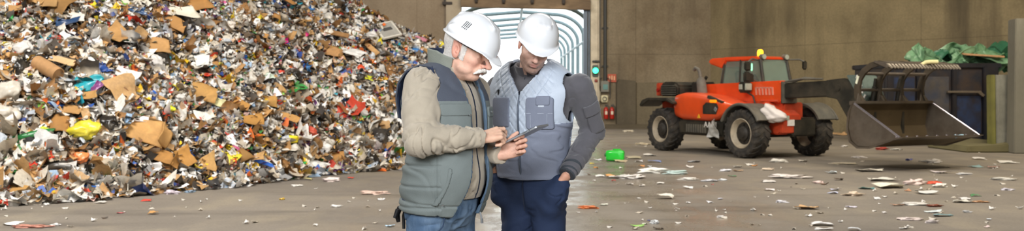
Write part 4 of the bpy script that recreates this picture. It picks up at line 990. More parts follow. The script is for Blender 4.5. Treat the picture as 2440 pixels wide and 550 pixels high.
def scraps(n, centre, normal, size, rs, spread=0.9, aspect=(0.35, 1.0), gu=4, gv=3, crum=0.13, cols=None, pw=None):
    """n crumpled scraps, each its own gu x gv patch; returns V, Q, colours"""
    u = np.linspace(-0.5, 0.5, gu); v = np.linspace(-0.5, 0.5, gv)
    U, Vv = np.meshgrid(u, v, indexing='ij'); U = U.ravel(); Vv = Vv.ravel(); m = gu*gv
    asp = rs.uniform(*aspect, size=(n, 1))
    x = U[None]*np.ones((n, 1)); y = Vv[None]*asp
    x = x*(1+rs.uniform(-.3, .3, (n, 1))*Vv[None]*2); y = y*(1+rs.uniform(-.3, .3, (n, 1))*U[None]*2)
    x = x+rs.normal(size=(n, m))*0.03; y = y+rs.normal(size=(n, m))*0.03
    z = rs.normal(size=(n, 1))*0.6*U[None]**2+rs.normal(size=(n, 1))*0.6*Vv[None]**2+rs.normal(size=(n, 1))*0.35*U[None]*Vv[None]+rs.normal(size=(n, m))*crum*rs.uniform(0.2, 1.4, (n, 1))
    # a fold across one in three
    fold = (rs.rand(n, 1) < 0.35)*rs.uniform(0.3, 1.0, (n, 1))
    z = z+fold*np.abs(U[None]-rs.uniform(-.2, .2, (n, 1)))
    P = np.stack([x, y, z], 2)*size[:, None, None]
    R = rotmats(n, rs, normal, spread)
    P = np.einsum('nij,nmj->nmi', R, P)+centre[:, None, :]
    idx = np.arange(m).reshape(gu, gv)
    q = np.stack([idx[:-1, :-1], idx[1:, :-1], idx[1:, 1:], idx[:-1, 1:]], -1).reshape(-1, 4)
    Q = (q[None]+(np.arange(n)*m)[:, None, None]).reshape(-1, 4)
    ci = rs.choice(len(PC), n, p=PW if pw is None else pw) if cols is None else None
    dk = rs.rand(n) < np.clip(wnoise(centre*np.array([1, 1, 1.6]), 3.1, 21)*1.3-0.15, 0, .75)   # drifts of darker rubbish, also painting in the shade of gaps
    ci[dk] = rs.choice([6, 7, 8, 9, 10, 11, 3], dk.sum(), p=[.12, .18, .2, .2, .12, .1, .08])
    C = PC[ci] if cols is None else cols
    C = np.clip(C*rs.uniform(0.82, 1.12, (n, 1)), 0, 0.93)
    C = np.repeat(C[:, None, :], m, axis=1)
    # printed patch on some
    prn = (rs.rand(n) < 0.28); c2 = PC[rs.choice(len(PC), n, p=PW)]
    half = U > rs.choice([-0.1, 0.1])
    C[prn[:, None] & half[None, :]] = np.repeat(c2[:, None, :], m, 1)[prn[:, None] & half[None, :]]
    return P.reshape(-1, 3), Q, C.reshape(-1, 3)
def scrap_mat(name, rough, spec):
    return mat(name, rough=rough, spec=spec, attr='Col', var=0.16, scale=22, dirt='6b5c49', dirt_amt=0.35, dirt_scale=3.0, bump=0.25, bscale=30)
M_scrap = scrap_mat('loose_scraps', 0.5, 0.4)
def scatter(n, smin, smax, lift, seed, dmax_extra=1.2, name='loose_scraps', spread=0.9, gu=4, gv=3, power=1.6, pw=None, crum=0.13):
    rs = np.random.RandomState(seed)
    px = rs.uniform(-160, 1175, n*3); C = np.interp(px, CPX, CRE)
    d = rs.uniform(-0.15, 1, n*3)*(np.minimum(C, 5.2)+dmax_extra)
    T = np.interp(px, PXs, TOE)
    keep = (rs.rand(n*3) < (T+d)/24) & ((d > -0.05) | (rs.rand(n*3) < 0.15))
    T2 = T+d; zz_, _x, _y = pile_z(px, np.maximum(d, 0)); pyy = HOR-(zz_+lift*0.5-CAM_Z)*F_PX/T2
    for q in NOTABLE:
        keep &= ~((((px-q[0])/(q[2]*0.5))**2+((pyy-q[1])/(q[3]*0.5))**2 < 0.8) & (zz_ < 4.0))
    px, d = px[keep][:n], d[keep][:n]
    N, P = pile_normal(px, np.maximum(d, 0.0)); flat = d <= 0.05
    P[flat, 1] += d[flat]; N[flat] = (0, 0, 1)
    N[N[:, 2] < 0] *= -1
    size = smin+(smax-smin)*rs.rand(len(px))**power
    size = size*(1+0.25*(d < 1.5))
    P = P+N*(rs.rand(len(px), 1)**1.5*lift)+np.array([0, 0, 0.008])
    N = N*0.55+np.array([0, 0, 0.75]); N /= np.linalg.norm(N, axis=1, keepdims=True)
    return scraps(len(px), P, N, size, rs, spread=spread, gu=gu, gv=gv, pw=pw, crum=crum)
for (n, a, b, lift, seed, nm, sp, gu, gv, pw_, pq) in ((40000, 0.05, 0.20, 0.10, 1, 'loose_scraps', 0.62, 4, 3, 1.5, PW), (5200, 0.14, 0.36, 0.10, 2, 'loose_wrappers', 0.6, 6, 5, 2.0, PWB), (16000, 0.03, 0.09, 0.16, 3, 'small_confetti_scraps', 1.1, 3, 2, 1.0, PW)):
    V, Q, C = scatter(n, a, b, lift, seed, spread=sp, gu=gu, gv=gv, power=pw_, pw=pq, crum=0.09 if gu > 4 else 0.13)
    V[:, 2] = np.maximum(V[:, 2], 0.004)
    o = np_mesh(nm, V, Q, M_scrap, heap, nm == 'loose_wrappers', col=C); o['kind'] = 'stuff'
# ------------------------------------------------------------------ the pieces one can single out
def hit(px, py):
    """where the line of sight of a pixel meets the heap"""
    T = float(np.interp(px, PXs, TOE)); prev = 0.0
    for d in np.arange(0.0, 6.5, 0.02):
        z, x, y = pile_z(np.array([float(px)]), np.array([d]))
        ray = CAM_Z+(HOR-py)*(T+d)/F_PX
        if z[0] >= ray: break
        prev = d
    N, P = pile_normal(np.array([float(px)]), np.array([max(prev, 0.02)]))
    n = N[0]; n = n if n[2] > 0 else -n
    return Vector(P[0]), Vector(n), T+prev
def sheet(name, w, h, seed, m, thick=0.006, crum=0.5, n=14, jag=0.10, curl=0.25, col=None):
    rs = np.random.RandomState(seed)
    u = np.linspace(-.5, .5, n); U, Vv = np.meshgrid(u, u, indexing='ij')
    x = U*w; y = Vv*h
    edge = np.maximum(np.abs(U), np.abs(Vv))*2
    P = np.stack([U.ravel()*2, Vv.ravel()*2, np.zeros(U.size)], 1)
    nn = lambda f, s: wnoise(P, f, seed*7+s, 4).reshape(U.shape)
    sc = 1-jag*(0.5+nn(2.2, 1))*edge**3-jag*0.6*np.abs(nn(6, 2))*edge**4
    kx, ky, kz = rs.uniform(-.25, .25, 3)
    x = x*sc*(1+kx*2*Vv); y = y*sc*(1+ky*2*U)
    m_ = min(w, h)
    z = curl*m_*(rs.normal()*U**2*2+rs.normal()*Vv**2*2+rs.normal()*U*Vv*2)+crum*m_*0.12*nn(2.5, 3)+crum*m_*0.07*np.abs(nn(5, 4))
    z = z+rs.uniform(0.1, .5)*m_*np.maximum(U*math.cos(kz*8)+Vv*math.sin(kz*8)-0.12, 0)*rs.choice([-1, 1])
    V = np.stack([x, y, z], -1).reshape(-1, 3); k = n*n
    idx = np.arange(k).reshape(n, n); q = np.stack([idx[:-1, :-1], idx[1:, :-1], idx[1:, 1:], idx[:-1, 1:]], -1).reshape(-1, 4)
    V2 = V-np.array([0, 0, thick]); q2 = q[:, ::-1]+k
    b = np.concatenate([idx[:, 0], idx[-1, 1:], idx[-2::-1, -1], idx[0, -2:0:-1]])
    bn = np.roll(b, -1); qs = np.stack([b, b+k, bn+k, bn], 1)
    return np_mesh(name, np.concatenate([V, V2]), np.concatenate([q, q2, qs]), m, None, False)
def blob(name, w, h, t, seed, m, amp=0.3, fr=2.2, smooth=True):
    n, k = 26, 18
    th = np.linspace(0, 2*PI, n, endpoint=False); ph = np.linspace(-PI/2+.12, PI/2-.12, k)
    TH, PH = np.meshgrid(th, ph, indexing='ij')
    P = np.stack([np.cos(TH)*np.cos(PH), np.sin(TH)*np.cos(PH), np.sin(PH)], -1).reshape(-1, 3)
    r = 1+amp*wnoise(P, fr, seed, 5)-amp*0.55*np.abs(wnoise(P, fr*2.2, seed+3, 5))*1.3
    P = P*r[:, None]; P = P+0.12*np.stack([wnoise(P, 3, seed+i, 4) for i in (5, 6, 7)], 1)
    V = P*np.array([w/2, h/2, t/2])
    idx = np.arange(n*k).reshape(n, k); nxt = np.roll(idx, -1, 0)
    q = np.stack([idx[:, :-1], nxt[:, :-1], nxt[:, 1:], idx[:, 1:]], -1).reshape(-1, 4)
    V = np.concatenate([V, [V[idx[:, 0]].mean(0)], [V[idx[:, -1]].mean(0)]])
    a = n*k; caps = []
    for i in range(n):
        caps.append((a, nxt[i, 0], idx[i, 0], idx[i, 0])) if False else None
    o = np_mesh(name, V, q, m, None, smooth)
    bm = bmesh.new(); bm.from_mesh(o.data); bmesh.ops.holes_fill(bm, edges=bm.edges[:], sides=0); bmesh.ops.recalc_face_normals(bm, faces=bm.faces); bm.to_mesh(o.data); bm.free()
    if smooth: o.data.polygons.foreach_set('use_smooth', np.ones(len(o.data.polygons), dtype=bool))
    return o
def place(o, px, py, rot=0.0, lean=0.35, lift=0.03, tilt=0.0, ground=None, up=None):
    if ground is None:
        p, n, y = hit(px, py)
        n = (n*(1-lean)+Vector((0, -0.75, 0.66))*lean).normalized()
    else: p = ground; n = Vector((0, 0, 1)); y = p.y
    if up is not None: n = Vector(up).normalized()
    z = n; x = Vector((1, 0, 0)); x = (x-z*x.dot(z)).normalized(); yv = z.cross(x)
    R = Matrix((x, yv, z)).transposed()
    R = R @ Matrix.Rotation(math.radians(rot), 3, 'Z') @ Matrix.Rotation(tilt, 3, 'X')
    o.location = p+n*lift; o.rotation_euler = R.to_euler()
    return o
def cmat(c, kind='card'):
    k = kind+c
    if k in MATS: return MATS[k]
    if kind == 'card': return mat(k, c, .8, var=.14, scale=9, dirt='7c5a34', dirt_amt=.4, dirt_scale=3, bump=.15, bscale=40)
    if kind == 'film': return mat(k, c, .28, var=.2, scale=6, dirt='857864', dirt_amt=.25, dirt_scale=4, bump=.5, bscale=9)
    return mat(k, c, .6, var=.12, scale=9, dirt='8a7b66', dirt_amt=.3, dirt_scale=4, bump=.2, bscale=14)
def S(y): return y/F_PX    # metres per pixel of the photograph at depth y
pr = random.Random(9)
def make_kind(kind, name, w, h, c, seed):
    mt = cmat(c, kind)
    if name in ('plastic_bag', 'plastic_tub', 'plastic_wrapper'):
        return blob(name, w, h, min(w, h)*0.75, seed, mt, 0.45, 2.4)
    if name == 'plastic_scrap': return sheet(name, w, h*1.2, seed, mt, 0.004, 0.9, 9, 0.5, 0.4)
    if name == 'cardboard_tube':
        g = MB(); r = h/2; g.lathe([(r*0.86, -w/2), (r, -w/2), (r*1.03, 0), (r, w/2), (r*.86, w/2), (r*.86, w/2-0.02)], axis='X', n=24, close=False)
        o = g.build(name, mt, None, True); return o
    if name == 'wood_strip':
        return MB().box((0, 0, 0), (w, h, 0.03), bev=0.004).build(name, mt)
    if name == 'cardboard_box':
        o = sheet(name, w, h, seed, mt, 0.008, 0.5, 14, 0.12, 0.15)
        f1 = sheet('flap', w*0.92, h*0.45, seed+1, cmat('8f6a3a', 'card'), 0.006, 0.5, 10, 0.15, 0.15); f1.parent = o; f1.location = (0, h*0.50, -0.08*1); f1.rotation_euler = (0.9, 0, 0)
        f2 = sheet('flap', w*0.35, h*0.9, seed+2, mt, 0.006, 0.5, 10, 0.15, 0.15); f2.parent = o; f2.location = (w*0.52, 0, -0.05); f2.rotation_euler = (0, 1.0, 0)
        return o
    if name == 'framed_panel':
        o = MB().box((0, 0, 0), (w, h, 0.03), bev=0.005).build(name, mt)
        g = MB()
        for s_ in (-1, 1): g.box((0, s_*h/2, 0.01), (w*1.06, 0.045, 0.05), bev=.006); g.box((s_*w/2, 0, 0.01), (0.045, h*1.06, 0.05), bev=.006)
        g.build('frame', cmat('ddd8cc', 'paper'), o); MB().box((0.02, 0.03, 0.02), (w*0.5, h*0.2, 0.012)).build('dark_inset', cmat('4e4c4a', 'paper'), o); return o
    if name in ('plastic_film', 'plastic_sheet') : return sheet(name, w, h, seed, mt, 0.004, 1.4, 18, 0.25, 0.35)
    if name == 'paper_sheet': return sheet(name, w, h, seed, mt, 0.003, 0.5, 12, 0.12, 0.25)
    return sheet(name, w, h, seed, mt, 0.007, 0.45, 12, 0.14, 0.22)
for i, (px, py, w, h, kind, c, rot, name, cat, lab) in enumerate(NOTABLE):
    p, n, y = hit(px, py); s = S(y)
    o = make_kind(kind, name, w*s*1.08, h*s*1.12, c, 100+i)
    place(o, px, py, rot, lean=0.62, lift=0.15 if name not in ('plastic_bag', 'cardboard_tube') else 0.12, up=None)
    tag(o, lab, cat)
# repeats of the same everyday packaging, shared labels
def hgroup(n, seed, name, cat, lab, group, kind, cols, wr, hr, pxr=(-60, 1090), dr=(0.1, 4.6)):
    rs = random.Random(seed); protos = []
    for i in range(7): protos.append(make_kind(kind, name, 1.0*0.3, rs.uniform(0.5, 1.0)*0.3, cols[i % len(cols)], seed*13+i))
    made = 0
    for i in range(n):
        for _try in range(40):
            px = rs.uniform(*pxr); C = float(np.interp(px, CPX, CRE)); d = rs.uniform(dr[0], min(C, dr[1]))
            if C < 0.8: continue
            N_, P_p = pile_normal(np.array([px]), np.array([d])); P0 = P_p[0]
            py = HOR-(P0[2]-CAM_Z)*F_PX/P0[1]
            if py < -4: continue
            if all(abs(px-q[0]) > q[2]*0.55+10 or abs(py-q[1]) > q[3]*0.55+10 for q in NOTABLE): break
        src = protos[i % 7]; o = src if i < 7 else src.copy()
        if i >= 7:
            COL.objects.link(o)
            for ch in src.children: cc = ch.copy(); COL.objects.link(cc); cc.parent = o
        nn = Vector(N_[0]); nn = nn if nn.z > 0 else -nn
        nn = (nn+Vector((rs.uniform(-.5, .5), rs.uniform(-.6, .1), rs.uniform(-.3, .6)))).normalized()
        place(o, 0, 0, rs.uniform(0, 360), ground=Vector(P0), up=nn, lift=rs.uniform(0.04, 0.13))
        sc = rs.uniform(*wr)/0.3; o.scale = (sc, sc*rs.uniform(*hr), sc)
        tag(o, lab, cat, group); made += 1
hgroup(120, 3, 'cardboard_scrap', 'cardboard', 'small torn brown cardboard scrap half buried in the waste heap', 'small cardboard scraps in the heap', 'card', ['c09355', 'ad7d43', 'c9a068', '93693a', 'b98a50', 'a87b48', 'c89a60'], (0.14, 0.42), (0.7, 1.2))
hgroup(110, 4, 'paper_scrap', 'paper', 'small crumpled white paper scrap lying loose in the waste heap', 'white paper scraps in the heap', 'paper', ['f0ece4', 'e4dccd', 'f6f4f0', 'ddd5c5', 'ece8e2', 'efe9dc', 'e9e6e4'], (0.14, 0.34), (0.6, 1.2))
hgroup(70, 5, 'plastic_bag', 'plastic bag', 'small crumpled whitish plastic bag wedged in the waste heap', 'whitish plastic bags in the heap', 'film', ['e3ded4', 'd4cdc0', 'eeebe6', 'c9c4ba', 'dcd8d2', 'cfd4d8', 'e8e4da'], (0.14, 0.34), (0.6, 1.1))
hgroup(26, 6, 'plastic_bag', 'plastic bag', 'small crumpled black plastic bag wedged in the waste heap', 'black plastic bags in the heap', 'film', ['2a2724', '35312d', '1f1d1c'], (0.18, 0.42), (0.6, 1.1))
hgroup(34, 7, 'plastic_scrap', 'plastic', 'little red or orange plastic scrap in the waste heap', 'red and orange scraps in the heap', 'film', ['d9412a', 'e66a2c', 'c23a2c', 'e87f3c'], (0.10, 0.22), (0.6, 1.1))
hgroup(26, 8, 'plastic_scrap', 'plastic', 'little yellow plastic scrap in the waste heap', 'yellow scraps in the heap', 'film', ['efc825', 'e7d53a', 'f0b422'], (0.10, 0.24), (0.6, 1.1))
hgroup(26, 10, 'plastic_scrap', 'plastic', 'little blue plastic scrap in the waste heap', 'blue scraps in the heap', 'film', ['2f66b8', '4d8ccc', '21488f'], (0.10, 0.24), (0.6, 1.1))
hgroup(16, 11, 'plastic_scrap', 'plastic', 'little green plastic scrap in the waste heap', 'green scraps in the heap', 'film', ['2f9a4c', '5cbf4a', '1f7048'], (0.09, 0.2), (0.6, 1.1))
# ================================================================== LITTER ON THE FLOOR
# px, py, width px, height px, kind, colour, label
LIT = [
 (1586, 473, 44, 14, 'paper', 'efe9da', 'white folded paper flake alone on the open floor right of the younger man'),
 (1400, 496, 48, 10, 'bag', 'e0783a', 'white and orange flattened packet on the floor beside the younger man trouser leg'),
 (1438, 489, 22, 4, 'paper', 'cfcfc0', 'thin pale strip just above the orange packet'),
 (1458, 424, 34, 10, 'card', 'd09c60', 'tan oval card scrap at the left end of the white litter cluster'),
 (1462, 433, 12, 5, 'film', 'd8352c', 'red scrap under the tan oval card'),
 (1500, 425, 70, 16, 'bag', 'e9e4de', 'white crumpled film left in the litter cluster behind the green canister'),
 (1552, 412, 62, 18, 'bag', 'f1efe6', 'white crumpled film in the middle of the litter cluster near the canister'),
 (1610, 414, 56, 12, 'bag', 'c8dcd8', 'pale teal film at the right of the litter cluster near the canister'),
 (1640, 428, 40, 8, 'bag', 'e6e2da', 'white film strip right of the litter cluster near the canister'),
 (1430, 421, 28, 5, 'paper', 'f0eee8', 'white paper strip left of the tan oval card'),
 (1404, 417, 8, 6, 'card', '54463a', 'dark crumb near the younger man elbow'),
 (1420, 402, 12, 8, 'card', 'd08a3c', 'small orange crumb below the green canister'),
 (1411, 391, 12, 4, 'film', 'e8cf2a', 'small yellow flake left of the green canister'),
 (1426, 382, 18, 6, 'paper', 'eceaf0', 'white flake touching the left of the green canister'),
 (1480, 386, 34, 6, 'card', 'cbb89a', 'beige card strip in front of the green canister'),
 (1510, 377, 44, 6, 'paper', 'bfb597', 'greenish beige card behind the green canister on its right'),
 (1523, 386, 22, 7, 'paper', 'e6e2e0', 'white flake right of the beige card strip'),
 (1548, 371, 34, 6, 'paper', 'd8d4cc', 'pale magazine scrap between the canister and the machine rear wheel'),
 (1560, 386, 32, 6, 'film', '7f8fb8', 'bluish film strip with red spot right of the canister'),
 (1530, 397, 14, 7, 'card', 'd09660', 'small orange-brown cup scrap above the litter cluster'),
 (1548, 397, 12, 8, 'paper', 'dfe6ec', 'small pale blue flake above the litter cluster'),
 (1644, 399, 24, 6, 'paper', 'eae6e0', 'white flake in the open floor in front of the machine rear wheel'),
 (1652, 386, 36, 5, 'paper', 'c8ccd4', 'long pale blue-grey sheet in front of the machine'),
 (1584, 351, 22, 7, 'bag', 'ece8e2', 'white scrap at the foot of the machine rear wheel'),
 (1690, 432, 42, 8, 'bag', 'c9c9cc', 'grey film strip left of the two open floor flakes'),
 (1722, 430, 20, 8, 'bag', 'd6d9dc', 'grey-white film knot at the right of the grey film strip'),
 (1728, 408, 30, 10, 'bag', 'dfdfe4', 'white film lump on the floor in front of the near front wheel'),
 (1760, 408, 24, 5, 'card', 'c9a98a', 'pinkish card strip beside the film lump in front of the wheel'),
 (1758, 398, 26, 5, 'paper', 'd4cfc4', 'pale strip behind the white film lump'),
 (1786, 394, 22, 6, 'paper', 'e9e4da', 'white scrap under the near front wheel'),
 (1798, 396, 14, 5, 'film', 'e8963a', 'orange scrap beside the near front wheel scrap'),
 (1745, 421, 24, 4, 'film', '56946a', 'green strip on the open floor right of the litter cluster'),
 (1640, 449, 24, 6, 'paper', 'edeae6', 'white square flake in the middle of the open floor'),
 (1500, 440, 20, 5, 'paper', 'e4dfd8', 'small white flake below the litter cluster, the one on the left'),
 (1530, 444, 16, 5, 'paper', 'e4dfd8', 'small white flake below the litter cluster, the one on the right'),
 (1574, 438, 24, 4, 'paper', 'd9d4cc', 'thin white strip below the litter cluster'),
 (1834, 454, 26, 7, 'paper', 'e8dfdf', 'pinkish white flake below the long white drift of litter'),
 (1857, 386, 40, 12, 'bag', 'e0dbcf', 'white crumpled paper lump in front of the far front wheel'),
 (1830, 405, 30, 9, 'bag', 'd8c6b0', 'orange and white wrapper left of the long white drift'),
 (1880, 424, 84, 14, 'bag', 'e6ddd6', 'long white drift of crumpled film in front of the machine'),
 (1832, 434, 40, 6, 'paper', 'd8d3ce', 'pale strip under the left end of the long white drift'),
 (1862, 482, 30, 8, 'bag', 'dddce2', 'greyish white flake left of the tan envelope'),
 (1925, 497, 56, 9, 'card', 'cfa87a', 'tan flattened envelope lying at the lower right of the floor'),
 (1955, 536, 52, 10, 'paper', 'eceae8', 'white crumpled sheet near the bottom edge below the tan envelope'),
 (1960, 547, 54, 6, 'paper', 'e8e6e2', 'white sheet cut by the bottom edge of the photo'),
 (2034, 548, 36, 6, 'paper', 'dde0e4', 'pale blue sheet cut by the bottom edge right of the white one'),
 (2168, 524, 56, 10, 'bag', 'e4d4ce', 'pinkish white crumpled bag low on the right of the floor'),
 (2219, 531, 32, 14, 'bag', 'dcd2d0', 'grey-white crumpled bag with dark hole right of the pinkish one'),
 (2151, 545, 18, 8, 'paper', 'ece8e2', 'small white flake under the pinkish crumpled bag'),
 (2350, 542, 14, 8, 'paper', 'e4cfcb', 'pinkish flake at the bottom right of the floor'),
 (2356, 524, 12, 10, 'paper', 'dce2e8', 'pale blue upright flake at the bottom right of the floor'),
 (2180, 488, 62, 11, 'bag', 'e4e0d8', 'white crumpled plastic in the middle of the right floor, left of the dark red rag'),
 (2226, 492, 38, 8, 'bag', '8a4a38', 'dark red-brown rag on the right floor'),
 (2138, 490, 40, 5, 'card', 'caa084', 'pinkish card strip left of the white crumpled plastic on the right'),
 (2226, 506, 42, 7, 'paper', 'd4dcdc', 'white sheet with dark edge below the dark red rag'),
 (2246, 515, 54, 7, 'film', '8fb4b8', 'pale teal wrapper below the white sheet with dark edge'),
 (2120, 447, 76, 13, 'paper', 'ebe6d2', 'long cream flattened carton in the scatter in front of the bucket'),
 (2068, 450, 46, 7, 'film', '6a9a9a', 'dull teal strip left of the cream flattened carton'),
 (2178, 440, 48, 22, 'bag', 'e6d0c8', 'white and pink crumpled heap right of the cream flattened carton'),
 (2218, 437, 44, 7, 'film', 'e2492c', 'bright red-orange strip on the floor in front of the bucket'),
 (2240, 446, 36, 14, 'bag', 'e9e4da', 'white crumpled bag under the red-orange strip'),
 (2205, 461, 52, 10, 'paper', 'dfe0dc', 'white flattened sheet below the pink and white heap'),
 (2162, 455, 16, 14, 'card', 'b98a6a', 'brown torn scrap at the lower left of the pink and white heap'),
 (2100, 430, 62, 8, 'paper', 'ddd9ce', 'pale flattened sheet behind the cream carton'),
 (2072, 408, 68, 9, 'paper', 'dad4c4', 'long pale cardboard sheet in the shadow of the bucket'),
 (1984, 413, 30, 9, 'paper', 'dfe8ea', 'white flake with teal rim left of the bucket shadow'),
 (2222, 388, 44, 14, 'bag', 'd8d2cb', 'crumpled white film in the right part of the bucket shadow'),
 (2244, 412, 44, 8, 'paper', 'd8cdcd', 'pinkish white strip right of the bucket shadow'),
 (2300, 416, 34, 8, 'bag', 'e4e2e0', 'white crumpled film on the right floor beyond the scatter'),
 (2390, 428, 64, 8, 'bag', 'dcd9d0', 'wide white film near the right edge of the photo'),
 (2402, 388, 44, 6, 'paper', 'e0dcd4', 'white strip near the concrete block'),
 (2334, 380, 34, 6, 'paper', 'e6e2dc', 'white strip on the floor in front of the skip'),
 (2365, 400, 28, 5, 'film', 'd59a90', 'faded pink strip near the concrete block'),
 (2324, 398, 36, 5, 'film', 'a8ccd0', 'pale turquoise strip on the floor in front of the skip'),
 (2400, 453, 34, 8, 'bag', 'cfcbd4', 'lilac-grey wrapper on the far right floor'),
 (2322, 467, 24, 5, 'film', '4f8a5c', 'green strip on the far right floor'),
 (2336, 482, 36, 7, 'bag', 'b98a62', 'brown crumpled wrapper on the far right floor'),
 (2290, 482, 52, 7, 'paper', 'd0ccc0', 'grey-white flat film left of the brown crumpled wrapper'),
 (2300, 475, 28, 5, 'paper', 'e2dfdd', 'white strip above the grey-white flat film'),
 (2034, 466, 46, 14, 'bag', 'd8c4ac', 'orange and white crumpled wrapper left of the scatter'),
 (1990, 453, 28, 5, 'paper', 'c9c9dc', 'lilac strip left of the scatter, the upper one'),
 (1986, 461, 28, 5, 'paper', 'bcc0d4', 'lilac strip left of the scatter, the lower one'),
 (1950, 437, 24, 11, 'bag', 'e0c8c0', 'white and red crumpled wrapper right of the long white drift'),
 (1964, 440, 18, 7, 'card', '6c5646', 'brown scrap touching the white and red wrapper'),
 (2000, 429, 20, 5, 'card', '4a3c33', 'dark brown scrap behind the lilac strips'),
 (2090, 475, 20, 8, 'paper', 'dfe0e0', 'small white flake below the dull teal strip'),
 (2030, 494, 26, 5, 'paper', 'd4cfdc', 'pale lilac flake right of the tan envelope'),
 (2108, 508, 12, 6, 'paper', 'e2dedc', 'little white crumb left of the pinkish white bag'),
 (2304, 506, 22, 5, 'bag', 'c9c9c9', 'grey flake low on the far right floor'),
 (1915, 385, 24, 6, 'paper', 'd0c9bb', 'pale flake between the front wheels and the drift'),
 (2167, 383, 14, 6, 'film', '4d58b0', 'small blue-violet scrap in the bucket shadow'),
 (2010, 391, 60, 6, 'bag', 'cfc0a4', 'yellowish crumb line in front of the bucket'),
 (2050, 376, 34, 7, 'bag', 'e0d8d2', 'white crumple just in front of the bucket side'),
 (2012, 350, 16, 7, 'bag', 'd9d4ce', 'white lump behind the machine front wheel beside the bucket'),
 (2000, 322, 40, 12, 'card', 'd0a878', 'pale cardboard piece far back under the boom head'),
 (2100, 357, 30, 10, 'bag', 'a8382e', 'dark red crumpled bag on the floor under the bucket'),
 (2136, 357, 26, 6, 'bag', 'd8d4cc', 'white crumple right of the dark red bag under the bucket'),
 (892, 462, 74, 12, 'bag', 'e2c4b4', 'red, white and blue folded magazine on the floor left of the older man'),
 (802, 493, 28, 9, 'bag', 'efece6', 'white crumpled tissue on the open floor left of the older man'),
 (673, 476, 12, 8, 'bag', 'd8b446', 'small yellow crumpled wrapper on the open floor before the heap'),
 (709, 444, 24, 9, 'bag', 'e4dfd6', 'white crumpled paper on the floor below the heap foot'),
 (753, 450, 8, 5, 'paper', 'efebe4', 'tiny white flake right of the crumpled paper below the heap'),
 (703, 424, 20, 7, 'film', 'd86a34', 'orange flake at the foot of the heap right of the middle'),
 (735, 428, 22, 5, 'paper', 'd8cf8e', 'pale yellow flake right of the orange flake at the heap foot'),
 (790, 432, 44, 14, 'bag', 'ecdcd6', 'white and pink crumpled tissue at the heap foot'),
 (835, 425, 16, 5, 'film', 'd8402f', 'little red scrap at the right of the heap foot'),
 (930, 540, 22, 9, 'paper', 'bcd8ec', 'light blue and white packet on the floor left of the older man jeans'),
 (908, 476, 20, 4, 'paper', 'e0dede', 'thin white flake below the folded magazine'),
 (752, 538, 14, 4, 'paper', 'e4e0da', 'thin white flake near the bottom edge left of the older man'),
 (364, 510, 24, 8, 'card', 'c9985c', 'tan crumpled scrap on the open floor at lower left'),
 (286, 508, 16, 5, 'film', 'd0606a', 'small reddish flake left of the tan crumpled scrap'),
 (248, 521, 14, 9, 'card', '4c4640', 'dark scrap on the open floor at lower left'),
 (28, 536, 46, 8, 'paper', 'efece8', 'white strip in the bottom left corner'),
 (72, 541, 84, 9, 'bag', 'c98a78', 'long red and white magazine in the bottom left corner'),
 (132, 537, 22, 7, 'bag', 'e8e6e2', 'white crumple right of the long magazine in the bottom left corner'),
 (156, 481, 32, 7, 'bag', 'e8e5de', 'white flake on the floor below the heap at lower left'),
 (110, 489, 14, 9, 'bag', 'ece9e2', 'white crumpled ball on the floor below the heap at lower left'),
 (241, 484, 26, 5, 'paper', 'e4e0d8', 'white strip on the floor below the blue strip'),
 (18, 484, 30, 6, 'paper', 'ded8cc', 'white strip at the left edge below the heap'),
 (350, 479, 26, 5, 'film', 'd83a2c', 'red flake at the foot of the heap below the orange-yellow bag'),
 (408, 462, 34, 15, 'bag', 'd8cbd4', 'clear lilac bag lying at the foot of the heap left of the small bottle'),
 (452, 459, 24, 10, 'bag', '8aa0b4', 'small greyish blue bottle lying at the foot of the heap'),
 (1190, 484, 18, 10, 'bag', 'c8c83a', 'yellow and orange crumpled packet on the floor between the two men'),
 (1378, 507, 10, 5, 'paper', 'e8e4dc', 'little white flake touching the younger man trouser leg'),
 (1560, 533, 20, 14, 'bag', 'dfe2e4', 'white crumpled film near the bottom edge left of the middle of the floor'),
 (1520, 540, 34, 5, 'film', '9fd070', 'light green strip near the bottom edge of the floor'),
 (1570, 546, 26, 5, 'card', '3e3832', 'dark strip cut by the bottom edge of the photo'),
 (1536, 534, 14, 5, 'paper', 'd8dcc4', 'small pale green flake near the bottom edge'),
 (1546, 528, 8, 6, 'film', '3a4690', 'small navy scrap above the light green strip'),
 (1720, 518, 22, 4, 'bag', 'd4d0cc', 'thin pale flake on the lower open floor'),
 (1716, 475, 14, 5, 'paper', 'dcdcea', 'pale lilac crumb on the open floor'),
 (1692, 483, 14, 4, 'paper', 'dddde2', 'pale crumb left of the lilac crumb on the open floor'),
 (1698, 440, 6, 4, 'film', 'd86a6a', 'tiny red crumb on the open floor right of the grey film strip'),
 (1522, 473, 10, 4, 'paper', 'e2e0dc', 'tiny white crumb left of the folded paper flake'),
 (1640, 484, 12, 5, 'paper', 'e2e0e0', 'tiny white crumb right of the folded paper flake'),
 (1498, 314, 24, 8, 'bag', 'dcd2bc', 'white crumpled scrap at the foot of the back wall near the guard slab'),
 (1530, 345, 34, 8, 'bag', 'cdbfa2', 'beige crumpled scrap on the floor behind the canister'),
]
